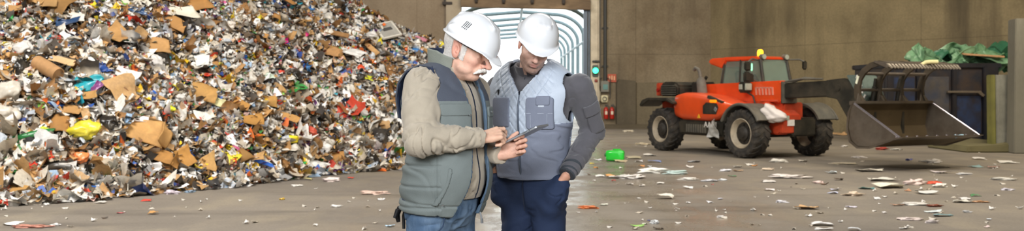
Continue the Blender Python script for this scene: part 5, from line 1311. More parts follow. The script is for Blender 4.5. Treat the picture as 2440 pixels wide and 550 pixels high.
for i, (px, py, w, h, kind, c, lab) in enumerate(LIT):
    p = floor_pt(px, py); s = S(p.y)
    ws = w*s; vs = (h-1)*s*(p.y/CAM_Z)            # depth on the floor a flat thing of that height would take
    if kind == 'bag':
        t = max(0.03, h*s*0.75); dd = min(max(ws*0.5, 0.06), 0.5)
        o = blob('crumpled_wrapper', ws, dd, t, 300+i, cmat(c, 'film'), 0.75, 3.4, False); place(o, 0, 0, 0, ground=p, lift=t*0.33)
        cat = 'wrapper'
    else:
        nm = {'paper': 'paper_scrap', 'card': 'cardboard_scrap', 'film': 'plastic_scrap'}[kind]
        dd = min(max(vs*0.6, ws*0.35), ws*0.9)
        o = sheet(nm, ws, dd, 300+i, cmat(c, kind), 0.004, 0.8, 10, 0.3, 0.12)
        zs = [v.co.z for v in o.data.vertices]; kz = min(1.0, (h*s*0.75+0.008)/(max(zs)-min(zs))); o.data.transform(Matrix.Diagonal((1, 1, kz, 1))); zmin = min(zs)*kz
        place(o, 0, 0, pr.uniform(-8, 8), ground=p, lift=-zmin+0.002); cat = {'paper': 'paper', 'card': 'cardboard', 'film': 'plastic'}[kind]
    tag(o, lab, cat)
# crumbs nobody could tell apart
rs = random.Random(77)
prot = []
for i in range(8): prot.append(sheet('litter_crumb', 0.08, 0.06, 900+i, cmat(['e6e1d8', 'd6cfc2', 'eeeae4', 'c9bfae'][i % 4], 'paper'), 0.004, 1.0, 6, 0.4, 0.3))
for i in range(150):
    for _ in range(30):
        py = rs.uniform(345, 548)**1.0; px = rs.uniform(1390, 2430) if i < 112 else rs.uniform(10, 930)
        if px < 930 and py < 470: py = rs.uniform(470, 545)
        if 1545 < px < 2320 and py < 382: continue
        break
    p = floor_pt(px, py)
    o = prot[i % 8] if i < 8 else prot[i % 8].copy()
    if i >= 8: COL.objects.link(o)
    o.location = p+Vector((0, 0, 0.012)); o.rotation_euler = (0, 0, rs.uniform(0, 6.28)); k = rs.uniform(0.4, 1.4); o.scale = (k, k*rs.uniform(.5, 1), k)
    if px < 930: tag(o, 'tiny pale litter crumb on the bare floor before the waste heap', 'litter', 'crumbs on the floor before the heap')
    else: tag(o, 'tiny pale litter crumb on the bare floor right of the men', 'litter', 'crumbs on the floor right of the men')
# bright green canister lying on its side
p = floor_pt(1466, 384); s = S(p.y)
can = empty('plastic_canister', (p.x, p.y, 0), rz=math.radians(-14), label='bright green plastic canister lying on its side on the floor', cat='canister')
wv = 44*s; hv = 27*s
M_can = mat('canister_green', '27d63c', .25, var=.06, scale=3, coat=.3, trans=0.15)
g = MB(); n_ = 30; secs = [(-0.5, 0.55), (-0.47, 0.86), (-0.40, 0.98), (-0.1, 1.0), (0.0, 0.97), (0.1, 1.0), (0.40, 0.99), (0.47, 0.88), (0.5, 0.6)]; rings = []
for (t_, k_) in secs:
    rings.append([g.bm.verts.new((t_*wv, math.copysign(abs(math.cos(2*PI*q/n_))**.5, math.cos(2*PI*q/n_))*hv*0.46*k_, hv*0.5+math.copysign(abs(math.sin(2*PI*q/n_))**.5, math.sin(2*PI*q/n_))*hv*0.48*k_)) for q in range(n_)])
for a_, b_ in zip(rings[:-1], rings[1:]):
    for q in range(n_): g.bm.faces.new((a_[q], a_[(q+1) % n_], b_[(q+1) % n_], b_[q]))
g.bm.faces.new(rings[0]); g.bm.faces.new(rings[-1])
g.build('body', M_can, can, True)
MB().lathe([(0.02, -wv*0.5), (hv*0.16, -wv*0.5), (hv*0.17, -wv*0.56), (hv*0.12, -wv*0.58)], c=(0, 0, hv*0.55), axis='X', n=20).build('neck', mat('canister_dark', '0d6a2c', .3), can, True)
MB().tube([(wv*0.3, 0, hv*0.9), (wv*0.28, 0, hv*1.03), (-wv*0.1, 0, hv*1.03), (-wv*0.14, 0, hv*0.9)], 0.015, n=8).build('handle', M_can, can, True)
# film caught on the telehandler
o = blob('white_plastic_bag', 0.62, 0.3, 0.34, 801, mat('bag_white_clean', 'dcd3cc', .45, var=.06, scale=4, bump=.4, bscale=8), 0.35, 2.2)
o.location = W(1845, 272, 20.6); o.rotation_euler = (0.2, 0.35, -0.6); tag(o, 'white plastic bag caught on the front fender of the telehandler', 'plastic bag')
o = sheet('clear_film', 0.34, 0.52, 803, mat('clear_film_grey', 'b5b3ad', .2, var=.25, scale=12, bump=.8, bscale=12, spec=.8), 0.004, 2.0, 18, 0.3, 0.3)
o.location = W(1700, 308, 21.85); o.rotation_euler = (PI/2, 0, -0.85); tag(o, 'crumpled clear plastic film hanging from the side of the telehandler', 'plastic film')
o = sheet('bottle_scrap', 0.22, 0.12, 805, cmat('a8cfe0', 'film'), 0.004, 1.5, 10, 0.3, 0.3)
o.location = W(2283, 322, 18.0); o.rotation_euler = (0.2, 0, 0.4); tag(o, 'pale blue plastic scrap hanging on the right corner of the bucket edge', 'plastic')
# ================================================================== PEOPLE
def frame(origin, theta):
    """local axes of a person: +X where the chest faces, +Y the person's left, +Z up"""
    f = np.array([math.sin(theta), -math.cos(theta), 0.0]); l = np.array([math.cos(theta), math.sin(theta), 0.0])
    R = np.stack([f, l, [0, 0, 1.0]], 1); O = np.array([origin[0], origin[1], 0.0])
    return O, R
class Loc:
    def __init__(s, origin, theta): s.O, s.R = frame(origin, theta); s.rz = math.atan2(-math.cos(theta), math.sin(theta))
    def p(s, v): return (np.array(v, float)-s.O) @ s.R
    def px(s, px, py, y): return s.p(W(px, py, y))
    def d(s, v): v = np.array(v, float) @ s.R; return v/np.linalg.norm(v)
def rot_dir(yaw, pitch, roll):
    """head axes (forward, left, up) in world for a gaze direction"""
    f = np.array([math.sin(yaw)*math.cos(pitch), -math.cos(yaw)*math.cos(pitch), -math.sin(pitch)])
    l = np.array([math.cos(yaw), math.sin(yaw), 0.0]); u = np.cross(f, l)
    c, s = math.cos(roll), math.sin(roll)
    l2 = l*c+u*s; u2 = u*c-l*s
    return np.stack([f, l2, u2], 1)
M_skin = mat('skin', rough=.5, attr='Col', var=.06, scale=60, bump=.12, bscale=160, spec=.35)
M_skin.node_tree.nodes['Principled BSDF'].inputs['Subsurface Weight'].default_value = 0.08
M_skin.node_tree.nodes['Principled BSDF'].inputs['Subsurface Radius'].default_value = (0.012, 0.005, 0.003)
# ---------------------------------------------------------------- head
def head_mesh(neck, old=False, h=0.0024):
    F = Field((-.15, -.115, -.24), (.155, .115, .16), h)
    F.ell((-.012, 0, .035), (.100, .077, .086), k=0)
    F.ell((.030, 0, -.030), (.058, .061, .085), k=.03)
    F.ell((.030, 0, -.078), (.052, .051, .038), k=.025)
    F.ell((.070, 0, -.104), (.020, .023, .017), k=.025)
    F.cone((.02, .052, -.070), (.062, .022, -.103), .013, .013, k=.02); F.cone((.02, -.052, -.070), (.062, -.022, -.103), .013, .013, k=.02)
    for s in (-1, 1):
        F.ell((.057, s*.042, -.026), (.026, .020, .020), k=.022)
        F.cone((.078, s*.036, .020), (.087, s*.010, .016), .009, .008, k=.014)
        F.ell((.101, s*.033, -.001), (.020, .019, .014), k=.012, sub=True)
        F.ell((.073, s*.032, -.003), (.0145, .0145, .0125), k=.004)
        F.cone((.083, s*.020, -.0045), (.083, s*.043, -.0045), .0035, .003, k=.003)      # lowered lid
        F.cone((.082, s*.022, -.013), (.076, s*.046, -.012), .004, .003, k=.008)       # bag under the eye
    nl = 0.010 if old else 0.0
    F.cone((.088, 0, .010), (.112+nl, 0, -.028), .0075, .0105, k=.012)
    F.ell((.112+nl, 0, -.033), (.0135, .0125, .0110), k=.008)
    for s in (-1, 1):
        F.ell((.100, s*.0125, -.036), (.0125, .0085, .0085), k=.006)
        F.ell((.108, s*.0065, -.044), (.005, .0035, .004), k=.003, sub=True)
        F.cone((.094, s*.019, -.040), (.080, s*.033, -.066), .0025, .0022, k=.008, sub=True)     # nasolabial crease
    F.ell((.085, 0, -.064), (.016, .030, .018), k=.014)
    F.ell((.0975, 0, -.0600), (.0065, .022, .0048), k=.005)
    F.ell((.0965, 0, -.0715), (.0070, .019, .0060), k=.005)
    F.cone((.104, -.022, -.0660), (.104, .022, -.0660), .0016, .0016, k=.002, sub=True)
    F.cone((.093, -.012, -.083), (.093, .012, -.083), .004, .004, k=.010, sub=True)
    for s in (-1, 1):                                               # ears
        c, sn = math.cos(.25), math.sin(.25)
        R = np.array([[c, 0, sn], [0, 1, 0], [-sn, 0, c]]).T
        F.ell((-.010, s*.079, -.008), (.019, .009, .033), R=R, k=.006)
        F.ell((-.006, s*.088, -.006), (.010, .008, .020), R=R, k=.003, sub=True)
        F.ell((-.002, s*.082, -.012), (.005, .006, .006), k=.003)
    if old:
        for s in (-1, 1): F.ell((.050, s*.046, -.070), (.018, .010, .018), k=.02)
        for i in range(3): F.cone((.062, -.052, -.010-.010*i), (.052, -.060, -.016-.012*i), .0012, .001, k=.003, sub=True)
    F.cone((-.030, 0, -.045), neck, .057, .066, k=.03)
    F.cone((.03, 0, -.10), (np.array(neck)*0.7+np.array([.02, 0, 0])), .020, .03, k=.04)
    V, Q = F.mesh(); V = smooth_mesh(V, Q, 1, .4)
    V = V+normals(V, Q)*(wnoise(V, 130, 3)*0.0004)[:, None]
    if old:      # shorter jaw
        V[:, 2] += .013*np.clip((-.060-V[:, 2])/.045, 0, 1)*np.clip((V[:, 0]+.005)/.045, 0, 1)*np.clip((V[:, 2]+.20)/.05, 0, 1)
    return V, Q
def head_colors(V, base, lips, blush, stubble=None, ears='c98470'):
    C = np.tile(np.array(lin(base)), (len(V), 1))
    def bl(c, w):
        nonlocal C
        w = np.clip(w, 0, 1)[:, None]; C = C*(1-w)+np.array(lin(c))*w
    g = lambda c, r: np.exp(-(((V-np.array(c))/np.array(r))**2).sum(1))
    bl(blush, .8*g((.112, 0, -.034), (.02, .022, .02))+.5*(g((.07, .045, -.035), (.03, .022, .022))+g((.07, -.045, -.035), (.03, .022, .022))))
    bl(ears, .7*(np.abs(V[:, 1]) > .074)*(np.abs(V[:, 0]+.01) < .03)*(np.abs(V[:, 2]+.008) < .04))
    if stubble:
        m = (V[:, 2] < -.045)*(V[:, 2] > -.125)*(V[:, 0] > -.0)
        mm = m*(1-g((.08, .035, -.045), (.03, .018, .018))-g((.08, -.035, -.045), (.03, .018, .018)))
        mm = mm*np.clip((-.040-V[:, 2])/.012, 0, 1)*np.clip((V[:, 0]-.0)/.03, 0, 1)
        rs_ = np.random.RandomState(4); bl(stubble, mm*(0.6+.2*rs_.rand(len(V)))*(0.85+0.15*wnoise(V, 120, 2)))
    bl(lips, .9*(g((.100, 0, -.0605), (.012, .020, .0042))+g((.100, 0, -.072), (.012, .018, .0055))))
    return C
# ---------------------------------------------------------------- hand
def hand(F, wrist, xd, zd, side, curls, thumb, sc=1.0, arm_from=None, spread=0.10):
    x = np.array(xd, float); x /= np.linalg.norm(x); z = np.array(zd, float); z = z-x*(z @ x); z /= np.linalg.norm(z); y = side*np.cross(z, x)
    o = np.array(wrist, float); T = lambda a, b, c: o+(x*a+y*b+z*c)*sc
    ks = [(.086, .031), (.091, .0105), (.087, -.010), (.079, -.029)]
    for i, (kx, ky) in enumerate(ks):
        F.cone(T(.004, ky*.50, 0), T(kx, ky, .002), .0165*sc, .0118*sc, k=.008)
    F.ell(T(.045, .0, -.006), np.array([.046, .036, .016])*sc, R=np.stack([x, y, z], 1), k=.010)
    F.ell(T(.035, .028, -.012), np.array([.032, .018, .016])*sc, R=np.stack([x, y, z], 1), k=.010)
    segs = [(.043, .026, .020), (.047, .029, .021), (.043, .027, .020), (.034, .021, .018)]
    for i, (kx, ky) in enumerate(ks):
        p = T(kx, ky, .001); a = 0.0; sp = (1.5-i)*spread; r = [.0105, .0098, .0086, .0074]
        r = [v*sc*(0.92 if i == 3 else 1.0) for v in r]
        for j in range(3):
            a += math.radians(curls[i][j])
            d = x*math.cos(a)*math.cos(sp)+y*math.sin(sp)*math.cos(a)-z*math.sin(a)
            q = p+d*segs[i][j]*sc
            F.cone(p, q, r[j], r[j+1], k=.0025)
            F.ell(p, (r[j]*1.06,)*3, k=.002)
            p = q
    b = T(.018, .022, -.008); m = T(*thumb[0]); F.cone(b, m, .0175*sc, .0125*sc, k=.010)
    p1 = T(*thumb[1]); F.cone(m, p1, .0120*sc, .0105*sc, k=.004); p2 = T(*thumb[2]); F.cone(p1, p2, .0105*sc, .0085*sc, k=.003)
    if arm_from is not None:
        F.cone(T(.006, 0, 0), arm_from, .0245*sc, .026*sc, k=.012, sq=(z, 1.15))
    return T
def skin_cols(V, base, seed=1, knuckle='c98a74'):
    C = np.tile(np.array(lin(base)), (len(V), 1)); w = np.clip(wnoise(V, 90, seed)*0.5, 0, 1)[:, None]
    return C*(1-w*.6)+np.array(lin(knuckle))*w*.6
# ---------------------------------------------------------------- hard hat (in head axes, +X forward)
M_hat = mat('hat_shell_white', 'edf0f4', .2, var=.02, scale=3, spec=.6, coat=.4)
M_hatin = mat('hat_lining', '33373c', .8)
def hard_hat(parent, tf, stripes=0):
    h = .0028
    def shell(g):
        F = Field((-.185, -.15, -.04), (.235, .15, .205), h)
        F.ell((-.004, 0, .045), (.135+g, .111+g, .128+g), k=0)
        if g < 0: return F
        for y in (-.022, 0, .022): F.cone((-.095, y, .128), (.075, y*1.2, .140), .013, .011, k=.016)
        F.ell((-.055, .093, .060), (.04+g, .020+g, .022+g), k=.02); F.ell((-.055, -.093, .060), (.04+g, .020+g, .022+g), k=.02)
        return F
    A = shell(0.0); B = shell(-.0060)
    X, Y, Z = A.grid()
    zr = 0.030+0.10*np.maximum(X+.0, 0)*0+0.0*X           # rim plane
    D = np.maximum(A.F, -B.F); D = np.maximum(D, zr-Z)
    # brim: flat ring, drawn out to a peak at the front
    rr = np.sqrt((X/1.0)**2+(Y/0.84)**2)
    peak = 0.146+0.030*np.exp(-(np.arctan2(Y, X)/0.60)**2)
    zb_ = 0.031-0.30*np.maximum(X-.11, 0)-0.08*np.maximum(rr-.14, 0)
    ring = np.maximum(np.maximum(rr-peak, 0.122-rr), np.abs(Z-zb_)-.0032)
    kk = .010; hh = np.maximum(kk-np.abs(D-ring), 0)/kk
    A.F = (np.minimum(D, ring)-hh*hh*kk*.25).astype(np.float32)
    V, Q = A.mesh(); V = smooth_mesh(V, Q, 6, .5)
    fc = V[Q].mean(1); N = normals(V, Q)[Q[:, 0]]
    e = np.sqrt((fc[:, 0]/.142)**2+(fc[:, 1]/.117)**2+((fc[:, 2]-.045)/.142)**2)
    inside = (N*(fc-np.array([0, 0, .03]))).sum(1) < 0
    o = np_mesh('hard_hat', tf(V), Q, [M_hat, M_hatin], parent, True, fmat=(inside & (fc[:, 2] > .036)).astype(int))
    o['label'] = 'white hard hat'
    # suspension band inside
    g = MB(); g.lathe([(.098, .02), (.101, .02), (.101, .045), (.098, .045)], n=32, close=True)
    b = g.build('head_band', M_hatin, o); co_ = np.array([v.co[:] for v in b.data.vertices]); co_[:, 1] *= .84
    b.data.vertices.foreach_set('co', tf(co_).astype(np.float32).ravel())
    return o
# ---------------------------------------------------------------- clothing helpers
def creases(V, seed, amp, freq, st=(1, 1, 1)):
    n = wnoise(V*np.array(st), freq, seed, 5); m = np.clip(wnoise(V, freq*.35, seed+7, 4)*1.5+.45, 0, 1)
    return -1.7*amp*np.exp(-(n/.11)**2)*m+amp*.9*np.exp(-((n-.26)/.16)**2)*m
def cut_ends(F, ends):
    X, Y, Z = F.grid()
    for w_, d_ in ends:
        s_ = (X-w_[0])*d_[0]+(Y-w_[1])*d_[1]+(Z-w_[2])*d_[2]
        F.F = np.where((X-w_[0])**2+(Y-w_[1])**2+(Z-w_[2])**2 < .085**2, np.maximum(F.F, s_), F.F).astype(np.float32)
def unit(v): return v/np.linalg.norm(v)
def torso(F, g, S):
    """S: list of (centre, radii) ellipsoids + shoulder caps, grown by g"""
    for i, (c, r) in enumerate(S['ell']): F.ell(c, np.array(r)+g, k=0 if i == 0 else .07)
    for (a, b, r) in S['cap']: F.cone(a, b, r+g, k=.06)
    return F
def displace(V, Q, d): return V+normals(V, Q)*d[:, None]
def shoe(x, y, parent, m, yaw=0.0):
    F = Field((x-.14, y-.08, -.01), (x+.22, y+.08, .16), .006)
    F.ell((x+.03, y, .045), (.15, .05, .05), k=0); F.ell((x-.06, y, .08), (.06, .045, .075), k=.03); F.ell((x+.12, y, .03), (.06, .05, .04), k=.03)
    X, Y, Z = F.grid(); F.F = np.maximum(F.F, .002-Z).astype(np.float32)
    V, Q = F.mesh(); return np_mesh('work_shoe', V, Q, m, parent, True)
def body_mesh(name, parts, parent):
    Vs, Qs, Cs, n = [], [], [], 0
    for V, Q, C in parts: Vs.append(V); Qs.append(Q+n); Cs.append(C); n += len(V)
    return np_mesh(name, np.concatenate(Vs), np.concatenate(Qs), M_skin, parent, True, col=np.concatenate(Cs))
# =============================================================== THE OLDER MAN (left)
A = Loc((-0.315, 4.30), math.radians(52))
man = empty('person', tuple(A.O), rz=A.rz, label='person with white moustache, padded grey-green vest and white hard hat, pointing at the tablet', cat='person')
SA = {'ell': [((-.02, 0, .98), (.130, .175, .14)), ((.025, 0, 1.12), (.160, .182, .17)), ((.025, 0, 1.34), (.140, .190, .20)), ((.01, 0, 1.46), (.115, .175, .12))],
      'cap': [((.0, -.12, 1.515), (.0, -.165, 1.475), .052), ((.0, .12, 1.515), (.0, .165, 1.475), .052), ((.01, -.06, 1.55), (.01, .06, 1.55), .045)]}
shR = A.px(1006, 203, 4.17); elR = A.px(1002, 333, 4.02); wrR = A.px(1146, 328, 4.12)
shL = np.array([0.01, .20, 1.50]); elL = A.px(1122, 345, 4.42); wrL = A.px(1190, 369, 4.235)
neckA = np.array([.03, 0, 1.60])
hcA = A.px(1112, 121, 4.24); RhA = A.R.T @ rot_dir(math.radians(66), math.radians(20), math.radians(-3))
HSA = 1.09
tfA = lambda P: (np.asarray(P)*HSA) @ RhA.T+hcA
inv = lambda p, R, c, s: ((np.array(p)-c) @ R)/s
V, Q = head_mesh(inv(neckA, RhA, hcA, HSA), old=True)
C = head_colors(V, 'e6b9a3', 'c07f72', 'dc9384', ears='dc9886')
hm = np.clip((.040-.25*np.maximum(V[:, 2], 0)-V[:, 0]+.004*wnoise(V, 300, 3))/.012, 0, 1)*np.clip((V[:, 2]+.060-np.maximum(V[:, 0]+.02, 0)*.9)/.02, 0, 1)*(1-((np.abs(V[:, 1]) > .068) & (V[:, 0] > -.034) & (V[:, 0] < .012) & (V[:, 2] < .028)))
C = C*(1-.75*hm[:, None])+np.array(lin('d4cbc2'))*.75*hm[:, None]
parts = [(tfA(V), Q, C)]
# short grey hair is a part of its own
def hair_shell(Vf, Qf, cond, lift, seed, name, m, parent, tf, rough=.0012):
    N = normals(Vf, Qf); keep = cond(Vf); fk = keep[Qf].all(1); Qk = Qf[fk]
    used = np.unique(Qk); mp = np.full(len(Vf), -1); mp[used] = np.arange(len(used))
    P = Vf[used]; n = N[used]; rs_ = np.random.RandomState(seed)
    out = P+n*(lift+rough*wnoise(P*np.array([1, 1, .5]), 260, seed)+rough*.8*rs_.normal(size=len(P)))[:, None]
    return np_mesh(name, tf(out), mp[Qk], m, parent, True)
M_greyhair = mat('grey_hair', 'ddd8d2', .7, var=.15, scale=180, stretch=(1, 1, .3), bump=.2, bscale=220)
# arms, torso and legs under the clothes
F = Field((-.30, -.42, .05), (.50, .36, 1.66), .012)
torso(F, -.030, SA)
for s in (-1, 1): F.cone((-.02, s*.09, .93), (.0, s*.11, .50), .070, .050, k=.04); F.cone((.0, s*.11, .50), (-.03, s*.115, .10), .056, .038, k=.02)
F.tube([shR, elR, wrR], [.045, .036, .022], k=.02); F.tube([shL, elL, wrL], [.045, .036, .022], k=.02)
V, Q = F.mesh(); parts.append((V, Q, skin_cols(V, 'd39f86')))
# right hand pointing at the screen
lo = np.minimum(wrR, A.px(1226, 322, 4.2))-.09; F = Field(lo, np.maximum(wrR, A.px(1226, 322, 4.2))+.09, .0024)
hand(F, wrR+A.d((1, .3, 0))*.005, A.d((.86, .38, .20)), A.d((.05, -.62, .78)), 1,
     [(22, 38, 16), (52, 72, 40), (58, 78, 45), (62, 75, 45)], [(.050, .040, -.022), (.078, .040, -.040), (.098, .028, -.052)], sc=1.0, arm_from=wrR-(wrR-elR)/np.linalg.norm(wrR-elR)*.05)
V, Q = F.mesh(); parts.append((V, Q, skin_cols(V, 'e8bda3', 2)))
# left hand holding the tablet from below
wl = A.px(1200, 366, 4.235)
F = Field(wl-np.array([.15, .15, .15]), wl+np.array([.15, .15, .15]), .0024)
hand(F, wl, A.d((.86, -.18, .38)), A.d((.15, .97, -.20)), -1,
     [(38, 88, 50), (42, 92, 50), (46, 92, 52), (50, 90, 50)], [(.046, .046, -.004), (.070, .062, .012), (.092, .070, .022)], sc=.98, arm_from=wrL)
V, Q = F.mesh(); parts.append((V, Q, skin_cols(V, 'e0b09a', 3)))
body_mesh('body', parts, man)
Vh, Qh = head_mesh(inv(neckA, RhA, hcA, HSA), old=True, h=.0032)
hair_shell(Vh, Qh, lambda P: (P[:, 0] < .028-.25*(P[:, 2]-.0)*(P[:, 2] > 0)) & (P[:, 2] > -.055+np.maximum(P[:, 0]+.02, 0)*.9) & ~((np.abs(P[:, 1]) > .068) & (P[:, 0] > -.034) & (P[:, 0] < .012) & (P[:, 2] < .028)) | ((P[:, 0] > .008) & (P[:, 0] < .034) & (P[:, 2] > -.040) & (P[:, 2] < .03) & (np.abs(P[:, 1]) > .052)), .0022, 5, 'hair', M_greyhair, man, tfA, rough=.0006)
M_white_hair = mat('white_moustache_hair', 'efece6', .7, var=.15, scale=200, bump=.5, bscale=260)
F = Field((.06, -.06, -.09), (.14, .06, -.02), .0016)
F.cone((.108, 0, -.050), (.100, .026, -.058), .0085, .0085, k=0); F.cone((.108, 0, -.050), (.100, -.026, -.058), .0085, .0085, k=.003)
F.cone((.100, .026, -.058), (.086, .040, -.074), .0085, .004, k=.004); F.cone((.100, -.026, -.058), (.086, -.040, -.074), .0085, .004, k=.004)
V, Q = F.mesh(); V = displace(V, Q, .0012*wnoise(V*np.array([1, 1, .25]), 900, 5)+.0008*wnoise(V, 1500, 6))
np_mesh('moustache', tfA(V), Q, M_white_hair, man, True)
g = MB()
for s in (-1, 1): g.tube([(.086, s*.014, .020), (.088, s*.026, .026), (.080, s*.040, .022), (.070, s*.050, .014)], [.003, .005, .0045, .002], n=8)
e = g.build('eyebrows', M_greyhair, man, True); co_ = np.array([v.co[:] for v in e.data.vertices]); e.data.vertices.foreach_set('co', tfA(co_).astype(np.float32).ravel())
def tilt(P, a, s, dz):
    P = np.asarray(P)*s; a = math.radians(a); return np.stack([P[:, 0]*math.cos(a)+P[:, 2]*math.sin(a), P[:, 1], -P[:, 0]*math.sin(a)+P[:, 2]*math.cos(a)+dz], 1)
hat = hard_hat(man, lambda P: tfA(tilt(P, 9, .94, .006)+np.array([.004, 0, 0])))
# black slotted emblem on the hat side
g = MB()
for i in range(4):
    g.box((-.010+i*.0085, 0, .0), (.0026, .0016, .026), Euler((0, .10, 0)).to_matrix()); g.box((-.0125+i*.0085, 0, -.019), (.0026, .0016, .006), Euler((0, .10, 0)).to_matrix())
em = g.build('emblem', mat('emblem_black', '16181b', .5), hat)
co_ = np.array([v.co[:] for v in em.data.vertices])
zc, xc = .108, -.015
Xc = co_[:, 0]+xc; Zc = co_[:, 2]+zc; yy = -.1115*np.sqrt(np.maximum(1-(Xc+.004)**2/.135**2-(Zc-.045)**2/.128**2, 0.01))
co_ = np.stack([Xc, yy-.0012+co_[:, 1], Zc], 1)
em.data.vertices.foreach_set('co', tfA(tilt(co_, 9, .94, .006)+np.array([.004, 0, 0])).astype(np.float32).ravel())
# sweater: body and both sleeves in one mesh
M_sweat = mat('sweater_cream', 'b3a896', .85, var=.05, scale=30, bump=.15, bscale=300, sheen=.3)
M_zipdk = mat('zip_navy', '232c40', .5)
F = Field((-.26, -.44, .88), (.50, .36, 1.70), .0052)
torso(F, .008, SA)
mR = (shR+elR)/2; nR = elR*.45+wrR*.55
F.tube([shR, mR, elR, nR, wrR], [.084, .083, .072, .056, .042], k=.04, fold=[(.008, .034, .28, .07, 1.0), (.004, .07, .12, .1, 2.0), (.005, .04, .42, .06, .4), (.0035, .02, .57, .035, 2.)])
mL = (shL+elL)/2
F.tube([shL, mL, elL, wrL], [.080, .072, .064, .043], k=.04, fold=[(.006, .04, .3, .12, 1.3), (.005, .03, .5, .1, .4)])
F.cone((.03, 0, 1.55), (.045, 0, 1.60), .066, .062, k=.02)
X, Y, Z = F.grid(); F.F = np.maximum(F.F, 1.015-Z).astype(np.float32)
hd = (hcA*.0+neckA)
F.F = np.maximum(F.F, -(np.sqrt((X-.045)**2+Y**2)-.060)*np.where(Z > 1.59, 1, -1) if False else F.F)
cut_ends(F, [(wrR+unit(wrR-nR)*.008, unit(wrR-nR)), (wrL+unit(wrL-elL)*.012, unit(wrL-elL))])
V, Q = F.mesh(); V = smooth_mesh(V, Q, 1, .4)
fa = unit(wrR-elR); nearf = np.clip(((V-elR)@fa)/.05+1.2, 0, 1)*(V[:, 1] < -.0)
V = displace(V, Q, .0016*wnoise(V, 22, 4)+.0006*wnoise(V, 70, 9)+creases(V, 31, .0065, 42, (1.3, 1.3, .45))*(nearf*.9+.15))
fc = V[Q].mean(1)
zipf = (fc[:, 0] > .05) & (np.abs(fc[:, 1]-.030) < .006) & (fc[:, 2] > .95) & (fc[:, 2] < 1.62) & (np.abs(np.arctan2(fc[:, 1], fc[:, 0])) < .6)
np_mesh('sweater', V, Q, [M_sweat, M_zipdk], man, True, fmat=zipf.astype(int))
# sleeve cuffs
g = MB(); g.tube([wrR-(wrR-nR)/np.linalg.norm(wrR-nR)*.012, wrR+(wrR-nR)/np.linalg.norm(wrR-nR)*.006], [.044, .041], n=24); g.build('cuff', M_sweat, man, True)
# vest
M_vest = mat('vest_grey_green', '747d7c', .8, var=.06, scale=10, bump=.2, bscale=260)
M_yoke = mat('vest_yoke_slate', '4b515e', .8, var=.06, scale=10, bump=.2, bscale=260)
M_lining = mat('vest_lining_navy', '2b3854', .7)
M_trimb = mat('vest_edge_blue', '4e6378', .6)
M_collar = mat('collar_olive_grey', '8b9086', .8, var=.06, scale=12, bump=.2, bscale=240)
def yn(z): return np.interp(z, [.90, 1.05, 1.28, 1.5, 1.60], [-.105, -.070, -.022, -.050, -.060])
def yf(z): return np.interp(z, [.90, 1.28, 1.5, 1.60], [.060, .070, .070, .075])
def vest_shell(g1, g2, lo, hi, h, S, armr, armz, hem, neck_r, opening, aY=.215):
    Fo = Field(lo, hi, h); torso(Fo, g1, S); Fi = Field(lo, hi, h); torso(Fi, g2, S)
    D = np.maximum(Fo.F, -Fi.F); X, Y, Z = Fo.grid()
    D = np.maximum(D, hem(X, Y)-Z)
    for s in (-1, 1):
        q = np.clip((armz[0]-Z)/(armz[0]-armz[1]), 0, 1)*(armz[0]-armz[1])
        dz = Z-(armz[0]-q); dx = X-.005
        r = np.sqrt(dx*dx*0.9+dz*dz)-armr
        out = aY-.06-np.abs(Y)
        D = np.maximum(D, -np.maximum(r, np.where(Y*s > 0, out, 1.0)))
    D = np.maximum(D, -(np.sqrt(((X-neck_r[1])/1.0)**2+Y**2)-neck_r[0]-np.maximum(1.56-Z, 0)*-2.0*0-np.where(Z < neck_r[2], -9, 0)))
    if opening is not None: D = np.maximum(D, opening(X, Y, Z))
    Fo.F = D.astype(np.float32); return Fo
opA = lambda X, Y, Z: np.where(X > 0, np.minimum(Y-yn(Z), yf(Z)-Y), -1.0)
Fv = vest_shell(.040, .022, (-.27, -.30, .88), (.30, .30, 1.68), .0046, SA, .102, (1.52, 1.40), lambda X, Y: .955-.10*X, (.085, .02, 1.52), opA, aY=.200)
V, Q = Fv.mesh(); V = smooth_mesh(V, Q, 2, .5)
N0 = normals(V, Q)
ang = np.arctan2(V[:, 1], V[:, 0])
hl_ = np.exp(-((np.mod(V[:, 2]-.935, .095)-.0475)/.006)**2)*(V[:, 2] < 1.43)*(np.abs(ang) > .9)
vl = np.exp(-((np.abs(ang)-1.0)/.03)**2)*(V[:, 2] < 1.43)
hem_ = np.exp(-((V[:, 2]-1.005+.10*V[:, 0])/.005)**2)
V = V+N0*(creases(V, 51, .004, 15, (1, 1, 1.2))+.0045*wnoise(V, 11, 7)+.0025*wnoise(V, 26, 8)-.007*hl_-.005*vl-.005*hem_+.003*np.sin(V[:, 2]*2*PI/.095)*(np.abs(ang) > .9)*(V[:, 2] < 1.43))[:, None]
Vs_ = smooth_mesh(V, Q, 12, .5); wm = (np.clip((np.abs(V[:, 1])-.115)/.015, 0, 1)*(V[:, 2] > 1.29))[:, None]; V = V*(1-wm)+Vs_*wm
fc = V[Q].mean(1); fn = N0[Q[:, 0]]
cen = np.array([.01, 0, 0]); outw = ((fc-cen)*fn)[:, :2].sum(1) > -.002
fm = np.where(outw | (fc[:, 2] > 1.56), 0, 2)
fm = np.where((fm == 0) & (fc[:, 2] > 1.462+.05*np.clip(-fc[:, 0], 0, 1)), 1, fm)
edge = (fc[:, 0] > 0.03) & ((np.abs(fc[:, 1]-yn(fc[:, 2])) < .008) | (np.abs(fc[:, 1]-yf(fc[:, 2])) < .008))
fm = np.where(edge, 3, fm)
vest = np_mesh('padded_vest', V, Q, [M_vest, M_yoke, M_lining, M_trimb], man, True, fmat=fm)
